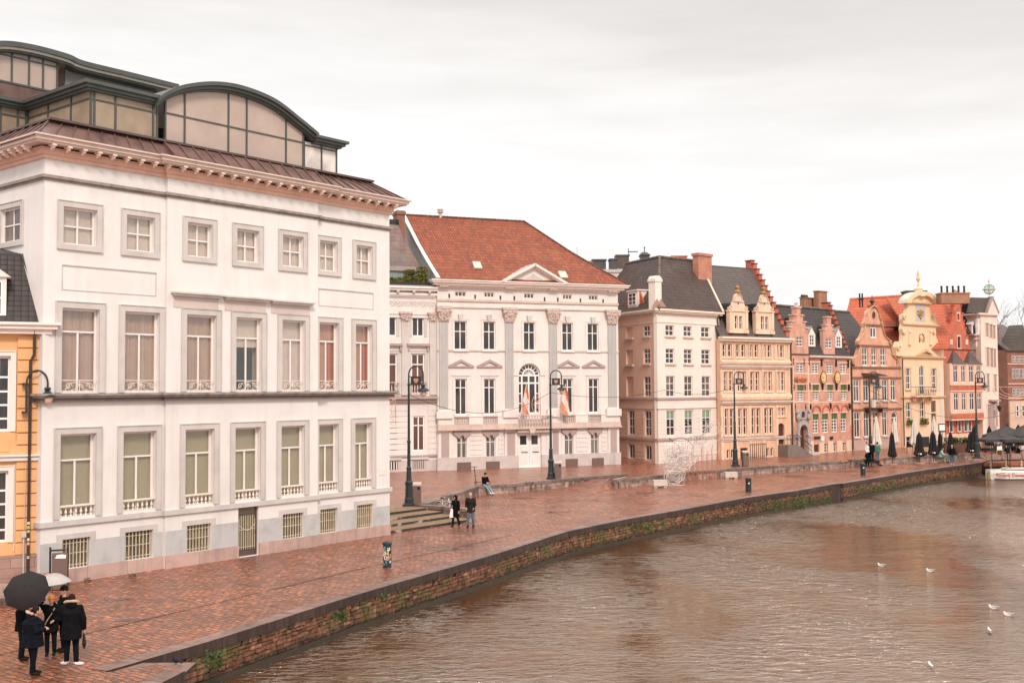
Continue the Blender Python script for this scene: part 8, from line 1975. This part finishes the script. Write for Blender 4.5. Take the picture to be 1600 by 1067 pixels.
# bicycle
V_ = lambda *a: Vector(a)
p = V_(-3.95, 63.0, 0); o = thing('bicycle', 'white parked bicycle behind the short low wall by the steps', 'bicycle', p, R(-48))
wh = mat('white_bicycle_paint', (.7, .68, .66), .4); tyre = mat('tyre_rubber', (.02, .02, .022), .8)
for x in (-.52, .55):
    w_ = link('wheel', MB().tube([(x+.33*math.cos(t), 0, .35+.33*math.sin(t)) for t in [k*PI/12 for k in range(24)]], .024, 6, True).mesh('wheel', tyre), o)
    q = MB()
    for k in range(8): q.tube([(x, 0, .35), (x+.31*math.cos(k*PI/4), 0, .35+.31*math.sin(k*PI/4))], .006, 3)
    link('spokes', q.mesh('spokes', concrete), w_)
link('bicycle_frame', MB().tube([(-.52, 0, .35), (-.12, 0, .32), (.42, 0, .80), (.38, 0, .95)], .028, 6).tube([(-.12, 0, .32), (-.2, 0, .85)], .025, 6).tube([(-.52, 0, .35), (-.18, 0, .72), (.4, 0, .82)], .024, 6).tube([(.40, 0, .88), (.55, 0, .35)], .024, 6).mesh('bicycle_frame', wh), o)
link('handlebar', MB().tube([(.38, 0, .93), (.36, 0, 1.05), (.28, .28, 1.1), (.15, .3, 1.08)], .016, 5).tube([(.36, 0, 1.05), (.28, -.28, 1.1), (.15, -.3, 1.08)], .016, 5).mesh('handlebar', iron), o)
link('saddle', MB().ball((-.22, 0, .92), (.15, .08, .05), 10, 6).mesh('saddle', iron), o)
link('mudguard', MB().tube([(-.52+.38*math.cos(t), 0, .35+.38*math.sin(t)) for t in [PI*k/8 for k in range(9)]], .02, 4).tube([(.55+.38*math.cos(t), 0, .35+.38*math.sin(t)) for t in [PI*k/8 for k in range(8)]], .02, 4).mesh('mudguard', wh), o)
# scooter
p = gp(741, 757, PZ); o = thing('kick_scooter', 'black kick scooter standing upright behind the seated person', 'scooter', p+Vector((.1, .6, 0)), .2)
link('stem', MB().tube([(0, 0, .1), (-.12, 0, 1.2)], .03, 6).mesh('stem', black_iron), o); link('handlebar', MB().tube([(-.36, 0, 1.2), (.12, 0, 1.2)], .022, 5).mesh('handlebar', black_iron), o); link('deck', MB().box(0, .9, -.08, .08, .09, .13).mesh('deck', black_iron), o)
for x in (-.02, .92): link('wheel', MB().tube([(x+.07*math.cos(t), 0, .1+.07*math.sin(t)) for t in [k*PI/6 for k in range(12)]], .025, 5, True).mesh('wheel', tyre), o)
# plants on the quay wall
rn = random.Random(5); fol_t = ['lush', 'small', 'thin']
def tuft(px, py, w_, h_, n_, lb, m_, wl=None):
    P_ = gp(px, py, 0); o = None
    best = min(((gp(a_, 0+b_, 0)) for a_, b_ in ((px, py),)), key=lambda v: 0)
    o = link('wall_plant', leafy(n_, [(-w_/2, w_/2, -.28, .12, -h_, 0)], .055, int(px)).mesh('wall_plant', m_), None, P_); tag(o, lb, 'plant'); return o
for px, py, w_, h_, n_, lb in ((335, 1008, .5, .5, 260, 'trailing weed on the quay wall near the bottom landing'), (533, 948, .42, .3, 240, 'round green weed on the quay wall below the sticker bin'), (600, 921, .25, .3, 90, 'tiny weed near the quay wall top, right of the round green weed'),
        (1003, 812, 1.2, .45, 260, 'green weed patch on the quay wall left of the light sculpture'), (1200, 778, 1.6, .55, 420, 'leftmost grassy clump on the quay wall before the inset corner'), (1232, 775, 2.0, .6, 700, 'middle grassy clump on the quay wall before the inset corner'), (1268, 769, 2.6, .6, 800, 'brightest grassy clump on the quay wall at the inset corner'), (1358, 753, 2.2, .5, 420, 'dark weed clump on the far quay wall below the small round bin'), (1400, 746, 1.8, .5, 260, 'thin weeds on the far quay wall below the lone closed parasol')):
    o = tuft(px, py+6, w_, h_, n_, lb, foliage)
for px, py, lb in ((136.5, 906, 'small green weed at the mansion plinth beside the information pillar'), (207, 899, 'tiny green weed at the foot of the mansion plinth')):
    P_ = gp(px, py+2, 0); o = link('weed', leafy(60, [(-.14, .14, -.08, .06, 0, .14)], .035, int(px)).mesh('weed', foliage), None, P_); tag(o, lb, 'weed')
# gulls
gm = mat('gull_white', (.78, .75, .72), .7); gg = mat('gull_grey', (.30, .29, .29), .7)
for i, (px, py, rz, lb) in enumerate(((1377, 884, 2.8, 'white gull farthest left on the open water'), (1453, 892.5, 3.0, 'white gull right of the leftmost one'), (1552, 950, 2.9, 'grey-backed gull above another near the right edge'), (1575, 961, 3.1, 'grey-backed gull nearest the right edge'), (1546, 987, 1.4, 'white gull seen from behind below the grey-backed pair'), (1454, 1042, 1.5, 'gull nearest the bottom edge of the picture'))):
    P_ = gp(px, py, WZ); o = thing('gull', lb, 'gull', P_, rz, 'gulls floating on the river'); o.scale = (.78,)*3
    link('body', MB().ball((0, 0, .05), (.19, .085, .08), 12, 8).ball((.17, 0, .15), (.05, .042, .045), 10, 6).tube([(.12, 0, .06), (.16, 0, .14)], [.055, .038], 8).tube([(-.14, 0, .07), (-.28, 0, .10)], [.05, .012], 6).mesh('body', gm, True), o)
    link('wing', MB().ball((-.05, .055, .085), (.17, .035, .05), 10, 6).tube([(-.15, .05, .09), (-.30, .03, .12)], [.03, .008], 5).mesh('wing', gg, True), o); link('wing', MB().ball((-.05, -.055, .085), (.17, .035, .05), 10, 6).tube([(-.15, -.05, .09), (-.30, -.03, .12)], [.03, .008], 5).mesh('wing', gg, True), o)
    link('beak', MB().tube([(.21, 0, .15), (.26, 0, .14)], [.014, .004], 5).mesh('beak', mat('beak_orange', (.5, .2, .05), .6)), o)
P_ = gp(282, 1040, 0); o = thing('pigeon', 'dark bird perched on the nearest coping corner', 'bird', P_+Vector((-.15, .1, .02)), 2.5)
link('body', MB().ball((0, 0, .12), (.15, .07, .08), 12, 8).ball((.13, 0, .2), (.04, .036, .04), 8, 6).tube([(.08, 0, .13), (.12, 0, .19)], [.05, .034], 8).tube([(-.1, 0, .12), (-.26, 0, .08)], [.045, .02], 6).tube([(.0, .02, .05), (.0, .02, 0)], .008, 4).tube([(.0, -.02, .05), (.0, -.02, 0)], .008, 4).mesh('body', blk, True), o)
# bare tree at the right edge
P_ = at(1606, 690, 160); o = thing('bare_tree', 'leafless tree with fine branches behind the houses at the right edge', 'tree', (P_.x, 160, 0))
q = MB(); rn = random.Random(8)
def grow(p_, d_, L_, r_, lv):
    pts = [p_]; dd = d_.copy()
    for k in range(3): dd = (dd+Vector((rn.gauss(0, .12), rn.gauss(0, .12), rn.gauss(0, .08)))).normalized(); pts.append(pts[-1]+dd*L_/3)
    (q if lv < 9 else q).tube(pts, [r_*(1-.18*k) for k in range(4)], 5 if lv < 2 else 3)
    if lv < 6:
        for k in range(3 if lv < 5 else 2):
            ax = Vector((rn.gauss(0, 1), rn.gauss(0, 1), rn.gauss(.25, .6))).normalized(); nd = (dd+ax*.62).normalized(); grow(pts[rn.choice((2, 3, 3))], nd, L_*rn.uniform(.66, .82), r_*.58, lv+1)
tr_ = MB().tube([(0, 0, 0), (.1, 0, 7)], [.5, .36], 8); link('trunk', tr_.mesh('trunk', mat('bark', (.12, .09, .075), .9, .2, 3)), o)
for k in range(4): grow(Vector((.1, 0, 6.5)), Vector((math.cos(k*1.7+2.2)*.7, math.sin(k*1.7)*.6, .9)).normalized(), 5.2, .2, 1)
link('crown', q.mesh('crown', MATS['bark']), o)
# low timber rails and stone edge at the left foot of the yellow house
P_ = gp(0, 945, 0); o = thing('low_bench_rail', 'mossy low stone and timber edge before the yellow house at the left border', 'low wall', P_, .15)
link('stone_edge', MB().box(-4, 1.6, 0, .5, 0, .25).box(-4, 1.2, .51, 1.0, 0, .55).mesh('stone_edge', m_low), o); link('timber_rail', MB().box(-4, 1.3, -.4, -.2, .3, .42).box(-4, -3.8, -.4, -.2, 0, .29).box(.9, 1.0, -.4, -.2, 0, .29).mesh('timber_rail', belt_top), o)
# ================================================================ PEOPLE
def V(*a): return Vector(a)
def fuse(name, mb, m, vox, parent, sm=6):
    """overlapping limbs fused into one continuous smooth surface"""
    me = mb.mesh(name, m); o = bpy.data.objects.new(name, me); COL.objects.link(o)
    r_ = o.modifiers.new('r', 'REMESH'); r_.mode = 'VOXEL'; r_.voxel_size = vox; r_.use_smooth_shade = True
    s_ = o.modifiers.new('s', 'SMOOTH'); s_.iterations = sm; s_.factor = .5
    dg = bpy.context.evaluated_depsgraph_get(); me2 = bpy.data.meshes.new_from_object(o.evaluated_get(dg)); bpy.data.objects.remove(o)
    me2.materials.clear(); me2.materials.append(m); me2.shade_smooth()
    return link(name, me2, parent)
skin = mat('skin', (.55, .30, .21), .55, .05, 8)
def cloth(name, c): return mat(name, c, .95, .3, 7, 0, .5, spec=.08)
CL = {k: cloth(k, v) for k, v in {'black_coat': (.007, .007, .008), 'navy_coat': (.007, .009, .014), 'dark_jeans': (.007, .008, .011), 'olive_coat': (.022, .02, .016), 'blue_jeans': (.10, .14, .19), 'light_jeans': (.20, .27, .32), 'teal_jeans': (.04, .12, .19), 'green_jacket': (.07, .17, .11), 'orange_cloth': (.45, .14, .05), 'white_cloth': (.62, .58, .54), 'orange_wool': (.62, .20, .03), 'fur': (.50, .33, .22), 'white_shoe': (.72, .70, .67), 'dark_shoe': (.02, .014, .012), 'brown_hair': (.05, .025, .015), 'mint': (.30, .48, .38)}.items()}
def person(lb, loc, rz, H=1.75, J=None, coat='black_coat', hem=.75, legs='dark_jeans', shoe='dark_shoe', head='hair', headm='brown_hair', hood=False, vox=.014, fat=1.0, group=None, skirt=1.0):
    """a figure facing -y at rz=0; J overrides joints of a 1.75 m skeleton"""
    s = H/1.75
    K_ = dict(pel=V(0, 0, .95), ch=V(0, 0, 1.26), nk=V(0, .0, 1.47), hd=V(0, -.025, 1.63),
             shl=V(-.19, 0, 1.41), shr=V(.19, 0, 1.41), ell=V(-.25, .03, 1.13), elr=V(.25, .03, 1.13), wrl=V(-.24, -.06, .88), wrr=V(.24, -.06, .88),
             hil=V(-.09, 0, .90), hir=V(.09, 0, .90), knl=V(-.10, -.02, .49), knr=V(.10, -.02, .49), anl=V(-.10, .02, .08), anr=V(.10, .02, .08), ftl=V(0, -1, 0), ftr=V(0, -1, 0))
    for k, v in (J or {}).items(): K_[k] = V(*v)
    K = {k: (v*s if k not in ('ftl', 'ftr') else v) for k, v in K_.items()}
    o = thing('person', lb, 'person', loc, rz, group)
    q = MB(); t = s*fat
    q.tube([K['pel'], (K['pel']+K['ch'])/2, K['ch'], K['nk']-V(0, 0, .04*s)], [.135*t, .12*t, .15*t, .07*t], 10)
    q.ball(K['ch']+V(0, 0, .05*s), (.17*t, .11*t, .14*s), 10, 8); q.ball(K['pel'], (.15*t, .12*t, .12*s), 10, 8)
    q.tube([K['nk']-V(0, 0, .08*s), K['hd']], [.058*s, .052*s], 8)
    q.ball(K['hd'], (.076*s, .095*s, .115*s), 14, 10); q.ball(K['hd']+V(0, -.045, -.07)*s, (.045*s, .05*s, .045*s), 8, 6); q.ball(K['hd']+V(0, -.10, -.015)*s, (.014*s, .022*s, .026*s), 6, 5)
    for sx in (-1, 1): q.ball(K['hd']+V(sx*.078, .01, -.01)*s, (.014*s, .022*s, .034*s), 6, 5)
    for a in 'lr':
        sh, el, wr, hi, kn, an = (K[x+a] for x in ('sh', 'el', 'wr', 'hi', 'kn', 'an'))
        q.tube([sh, el, wr], [.055*s, .042*s, .028*s], 8); q.tube([hi, kn, an], [.085*s, .056*s, .04*s], 8)
        q.tube([K['ch']+V(0, 0, .1*s), sh], [.09*s, .06*s], 8)
        d = (wr-el).normalized(); side = d.cross(V(0, 0, 1)); side = side.normalized() if side.length > .1 else V(1, 0, 0); nr = d.cross(side)
        pc = wr+d*.055*s; q.tube([wr, pc, wr+d*.09*s], [.026*s, .036*s, .032*s], 8)
        for i_, (off, L_) in enumerate(((-.027, .062), (-.009, .074), (.009, .068), (.026, .052))):
            b0 = wr+d*.085*s+side*off*s; q.tube([b0, b0+d*L_*.55*s, b0+d*L_*.9*s+nr*L_*.4*s], [.0105*s, .010*s, .008*s], 5)
        sd_ = -1 if a == 'l' else 1
        b0 = wr+d*.03*s+side*.03*sd_*s; q.tube([b0, b0+d*.035*s+side*.03*sd_*s, b0+d*.065*s+side*.035*sd_*s], [.013*s, .011*s, .009*s], 5)
    fuse('body', q, skin, min(vox, .012), o, 3)
    for sx in (-1, 1): link('eye', MB().ball(K['hd']+V(sx*.03, -.085, .008)*s, .011*s, 6, 5).mesh('eye', dark_in), o)
    # trousers
    q = MB().ball(K['pel']-V(0, 0, .02), (.165*t, .135*t, .13*s), 10, 8)
    for a in 'lr': q.tube([K['hi'+a]+V(0, 0, .03), K['kn'+a], K['an'+a]+V(0, 0, .01)], [.105*t, .075*s, .062*s], 9)
    fuse('trousers', q, CL[legs], vox, o, 4)
    for a in 'lr':
        an = K['an'+a]; f_ = K['ft'+a].normalized(); q = MB().tube([an+V(0, 0, .03)-f_*.03*s, an-V(0, 0, .03*s)+f_*.02*s, an-V(0, 0, .045*s)+f_*.13*s, an-V(0, 0, .05*s)+f_*.19*s], [.05*s, .052*s, .042*s, .026*s], 9)
        link('shoe', q.mesh('shoe', CL[shoe], True), o)
    # coat: sleeves, trunk and skirt
    q = MB(); pz = K['pel']; hz = hem*s
    q.tube([K['nk']-V(0, 0, .02*s), K['ch']+V(0, 0, .06*s), (K['pel']+K['ch'])/2, K['pel']], [.085*t, .185*t, .165*t, .18*t], 12)
    q.ball(K['ch']+V(0, 0, .05*s), (.215*t, .145*t, .16*s), 12, 8)
    if hz < pz.z: q.tube([K['pel']+V(0, 0, .05), V((K['pel'].x), K['pel'].y, hz)], [.18*t, .20*t*skirt], 14)
    for a in 'lr': q.tube([K['ch']+V(0, 0, .10*s), K['sh'+a], K['el'+a], K['wr'+a]], [.10*t, .082*t, .066*t, .05*t], 9)
    c_ = fuse('coat', q, CL[coat], vox, o, 4)
    if hood:
        b_ = K['nk']+V(0, .06, .02)*s; q = MB().ball(b_, (.14*s, .11*s, .12*s), 12, 8); fuse('hood', q, CL[coat], vox, o, 3)
        q = MB(); pts = [b_+V(.15*math.cos(t_), -.01+.09*math.sin(t_), .07+.04*math.sin(t_))*s for t_ in [k*PI/8 for k in range(-1, 10)]]
        q.tube(pts, [.034*s*(1+.2*math.sin(k*2.3)) for k in range(len(pts))], 7); link('fur_trim', q.mesh('fur_trim', CL['fur'], True), o)
    hd = K['hd']
    if head == 'beanie': link('beanie', MB().ball(hd+V(0, .012, .045)*s, (.093*s, .108*s, .105*s), 14, 9).tube([hd+V(.09*math.cos(t_), .012+.105*math.sin(t_), .03)*s for t_ in [k*PI/6 for k in range(12)]], .018*s, 6, True).mesh('beanie', CL[headm], True), o)
    elif head == 'bald': pass
    elif head == 'up': fuse('hood', MB().ball(hd+V(0, .025, .0)*s, (.115*s, .12*s, .145*s), 12, 9).tube([hd+V(0, .04, -.05)*s, K['nk']], [.11*s, .12*s], 9), CL[coat], vox, o, 3)
    else: link('hair', MB().ball(hd+V(0, .022, .022)*s, (.088*s, .095*s, .11*s), 14, 9).mesh('hair', CL[headm], True), o)
    return o, K
ARMF = dict(ell=(-.25, -.02, 1.14), elr=(.25, -.02, 1.14), wrl=(-.08, -.27, 1.12), wrr=(.10, -.27, 1.13))
GF = 'group of people talking under two umbrellas'
pA, KA = person('person in navy parka with fur hood, head bowed, nearest under the black umbrella', gp(50, 1054), R(125), 1.76, dict(ARMF, hd=(0, -.10, 1.60), anl=(-.11, .03, .08), anr=(.10, -.05, .08)), 'navy_coat', .72, 'dark_jeans', 'dark_shoe', 'hair', 'dark_shoe', True, .012, 1.42, GF)
pB, KB = person('person mostly hidden in black, holding the black umbrella', gp(34, 1031), R(105), 1.72, dict(elr=(.27, -.10, 1.18), wrr=(.12, -.28, 1.34), elr_=None) if False else dict(elr=(.27, -.10, 1.18), wrr=(.12, -.28, 1.34)), 'black_coat', .80, 'dark_jeans', 'dark_shoe', 'hair', 'brown_hair', False, .013, 1, GF)
pC, KC = person('person with orange beanie raising a black camera to the ear, facing the viewer', gp(79, 1023), R(12), 1.62, dict(ell=(-.40, -.05, 1.42), wrl=(-.20, -.12, 1.60), elr=(.26, .0, 1.13), wrr=(.12, -.22, 1.05), hd=(.01, -.03, 1.63)), 'black_coat', .70, 'dark_jeans', 'dark_shoe', 'beanie', 'orange_wool', False, .012, 1.15, GF)
link('shoulder_strap', MB().tube([(.12, -.13, 1.30), (.04, -.17, 1.15), (-.06, -.19, .98), (-.12, -.17, .86)], .018, 5).mesh('shoulder_strap', mat('patterned_strap', (.45, .40, .25), .7, .6, 30)), pC)
q = MB().box(-.05, .05, -.04, .04, -.06, .06).tube([(0, -.04, 0), (0, -.09, 0)], .035, 8); o = link('camera', q.mesh('camera', iron)); o.location = pC.matrix_basis @ V(-.18, -.17, 1.58); tag(o, 'small black camera in the raised hand of the orange-beanie person', 'camera')
pD, KD = person('tall person in black parka with fur hood and white sneakers, seen from behind', gp(111, 1039), R(192), 1.86, dict(ell=(-.27, -.02, 1.12), wrl=(-.28, -.08, .86), elr=(.25, -.06, 1.14), wrr=(.16, -.25, 1.05), anl=(-.13, .06, .08), anr=(.12, -.06, .08), ftl=(-.75, -.35, 0), ftr=(.6, -.5, 0)), 'black_coat', .66, 'dark_jeans', 'white_shoe', 'hair', 'dark_shoe', True, .012, 1.25, GF)
pE, KE = person('person in black beanie and coat half hidden behind the tall parka wearer', gp(100, 1017), R(-50), 1.80, dict(ell=(-.25, -.08, 1.16), wrl=(-.14, -.26, 1.30)), 'black_coat', .74, 'dark_jeans', 'dark_shoe', 'beanie', 'dark_shoe', False, .013, 1.05, GF)
w_ = pD.matrix_basis @ (KD['wrl']+V(0, 0, -.09)); o = link('folded_umbrella', MB().tube([(0, 0, .08), (0, 0, -.02), (0, 0, -.05), (.01, 0, -.30), (.01, 0, -.42)], [.008, .01, .03, .06, .02], 8).mesh('folded_umbrella', blk)); o.location = w_; tag(o, 'small folded black umbrella hanging from the hand of the tall parka wearer', 'umbrella')
def umbrella(lb, top_, hand, r_, m_, rib, nm='umbrella'):
    o = thing(nm, lb, 'umbrella', hand); ax = (top_-hand); L_ = ax.length; rot = ax.to_track_quat('Z', 'Y').to_matrix()
    vs = []; fs = []; n_ = 8; sub = 4; N_ = n_*sub; rings = 7
    for i in range(rings+1):
        ph = i/rings*.88
        for j in range(N_):
            th = 2*PI*j/N_; fr = (j % sub)/sub; sag = 1-.07*math.sin(PI*fr)*(i/rings)
            vs.append(rot @ V(r_/math.sin(.88)*math.sin(ph)*sag*math.cos(th), r_/math.sin(.88)*math.sin(ph)*sag*math.sin(th), L_-r_*1.35*(1-math.cos(ph))))
    for i in range(rings):
        for j in range(N_): a = i*N_+j; b_ = i*N_+(j+1) % N_; fs.append((a, a+N_, b_+N_, b_))
    k = len(vs); vs += [v-(rot @ V(0, 0, .006)) for v in vs[:k]]; fs += [tuple(x+k for x in reversed(f_)) for f_ in fs]
    link('canopy', MB().add(vs, fs).mesh('canopy', m_), o)
    q = MB().tube([(0, 0, 0), rot @ V(0, 0, L_+.05)], .009, 6); link('shaft', q.mesh('shaft', iron), o)
    q = MB()
    for j in range(n_): q.tube([vs[i*N_+j*sub]+(rot @ V(0, 0, .004 if rib is not iron else -.01)) for i in range(0, rings+1)], .005, 4)
    link('ribs', q.mesh('ribs', rib), o); return o
hB = pB.matrix_basis @ (KB['wrr']+V(0, 0, .03)); umbrella('large black umbrella tilted to the left over the leftmost people', at(38, 914, gp(42, 1040).y-.2), hB, .58, mat('black_umbrella_cloth', (.026, .022, .022), .8, .1, 3, spec=.15), iron)
m, n, l, b = nodes('clear_plastic'); n.remove(b); tr = n.new('ShaderNodeBsdfTransparent'); tr.inputs[0].default_value = (.8, .78, .76, 1); g2 = n.new('ShaderNodeBsdfPrincipled'); g2.inputs['Base Color'].default_value = (.75, .72, .70, 1); g2.inputs['Roughness'].default_value = .25
mx = n.new('ShaderNodeMixShader'); mx.inputs[0].default_value = .42; l.new(tr.outputs[0], mx.inputs[1]); l.new(g2.outputs[0], mx.inputs[2]); l.new(mx.outputs[0], n['Material Output'].inputs[0])
hE = pE.matrix_basis @ (KE['wrl']+V(0, 0, .03)); umbrella('transparent dome umbrella behind the black one', at(80, 896, gp(95, 1018).y), hE, .52, m, concrete)
# walking couple
WALK = dict(knl=(-.10, -.12, .50), anl=(-.10, -.14, .08), knr=(.10, .02, .50), anr=(.10, .26, .12), elr=(.26, -.06, 1.14), ell=(-.26, .05, 1.13))
person('person in long black coat and dark headscarf walking beside the bald walker', gp(712, 822), R(-28), 1.62, dict(WALK, wrl=(-.20, -.14, 1.0)), 'black_coat', .55, 'dark_jeans', 'dark_shoe', 'up', 'dark_shoe', False, .018, 1.02, 'couple walking on the quay')
P_ = gp(706, 822); o = link('tote_bag', MB().fru(-.12, .12, -.03, .03, .38, -.06, .06, -.02, .02, .82).tube([(0, 0, .82), (.03, .02, 1.0)], .01, 4).mesh('tote_bag', white_door), None, P_+V(0, -.1, .1)); tag(o, 'white cloth bag carried by the person in the long black coat', 'bag')
person('bald person in dark olive jacket and blue jeans, hands in pockets', gp(735.5, 823), R(-14), 1.80, dict(WALK, wrl=(-.19, -.10, .98), wrr=(.19, -.10, .98), anr=(.12, .10, .08), knr=(.12, -.02, .5)), 'olive_coat', .78, 'blue_jeans', 'dark_shoe', 'bald', 'dark_shoe', False, .018, 1.1, 'couple walking on the quay')
SIT = dict(pel=(0, 0, .60), ch=(0, -.03, .92), nk=(0, -.05, 1.13), hd=(0, -.12, 1.28), shl=(-.19, -.04, 1.07), shr=(.19, -.04, 1.07), ell=(-.25, -.12, .83), elr=(.25, -.12, .83), wrl=(-.08, -.34, .74), wrr=(.08, -.34, .74), hil=(-.09, -.05, .57), hir=(.09, -.05, .57), knl=(-.12, -.45, .50), knr=(.12, -.45, .50), anl=(-.12, -.50, .08), anr=(.12, -.46, .08))
P_ = gp(757, 758, .62)
person('person in black jacket and pale jeans seated on the low wall with legs stretched out', V(P_.x, P_.y+.1, .08), R(35), 1.74, dict(SIT, knl=(-.1, -.44, .42), knr=(.1, -.44, .42), anl=(-.1, -.86, .08), anr=(.12, -.80, .08)), 'black_coat', .56, 'light_jeans', 'white_shoe', 'beanie', 'dark_shoe', False, .02)
# far people
far = 'people standing among the parasols'
person('person in teal jeans and black jacket standing near the far quay edge', gp(1488, 725.5), R(160), 1.78, None, 'black_coat', .88, 'teal_jeans', 'white_shoe', 'hair', 'fur', False, .025, 1.15)
P_ = gp(1494, 725, 0); o = link('shoulder_bag', MB().ball((0, 0, .95), (.22, .12, .15), 8, 6).tube([(0, 0, 1.05), (-.2, 0, 1.45)], .02, 4).mesh('shoulder_bag', blk), None, P_); tag(o, 'dark bag at the hip of the person with teal blue jeans', 'bag')
for px, py, z_, rz, H, kw, lb in ((1355.5, 722, PZ, 40, 1.8, dict(coat='white_cloth', hem=.85, legs='dark_jeans'), 'person in white and dark clothes left of the parasol lamp post'), (1362, 722, PZ, 170, 1.85, dict(coat='navy_coat', hem=.7, legs='dark_jeans'), 'person in long dark coat right at the parasol lamp post'), (1371.5, 722, PZ, 200, 1.8, dict(coat='green_jacket', hem=.85, legs='blue_jeans'), 'person in green jacket standing right of the parasol lamp post')):
    person(lb, gp(px, py, z_), R(rz), H, None, vox=.028, group=far, **kw)
for px, py, z_, rz, kw, lb in ((1367, 727, 0, 100, dict(coat='orange_cloth', legs='orange_cloth'), 'seated person in orange below the green jacket'), (1357, 728, 0, -30, dict(coat='navy_coat', legs='dark_jeans'), 'seated person in dark clothes at the table left of the orange one'), (1471, 722.5, 0, 60, dict(coat='mint', legs='green_jacket'), 'seated person in mint green top by the black parasols'),
        (1575, 717.5, -.1, -70, dict(coat='navy_coat', legs='teal_jeans'), 'seated guest in blue at the café terrace right of the menu easel'), (1591, 717, -.1, 80, dict(coat='black_coat', legs='dark_jeans'), 'seated guest in black farthest right on the café terrace'), (1562, 715, -.1, 60, dict(coat='orange_cloth', legs='dark_jeans'), 'seated guest in rust top behind the menu easel'), (1583, 714, -.1, 10, dict(coat='navy_coat', legs='dark_jeans'), 'seated guest in dark blue in the middle of the café terrace'), (1597, 713, -.1, -40, dict(coat='white_cloth', legs='dark_jeans'), 'seated guest in white top at the right picture edge'),
        (1492, 703, PZ, 20, dict(coat='black_coat', legs='dark_jeans'), 'seated guest behind the left end of the dark hedge planter'), (1508, 703, PZ, -20, dict(coat='black_coat', legs='dark_jeans'), 'seated guest behind the right end of the dark hedge planter')):
    person(lb, gp(px, py, z_), R(rz), 1.75, SIT, hem=.5, vox=.028, group='guests seated at the outdoor tables', **kw)
    P_ = gp(px, py, z_); o = thing('stool', 'low dark seat under the '+' '.join(lb.replace('seated ', '').split()[:10]), 'stool', P_); q = MB().box(-.22, .22, -.2, .22, .40, .45)
    for sx in (-1, 1):
        for sy in (-1, 1): q.tube([(sx*.19, sy*.17, .4), (sx*.2, sy*.18, 0)], .018, 4)
    link('seat', q.mesh('seat', iron), o)
table(gp(1362, 729, 0), 'dark round table between the two seated people below the lamp post')
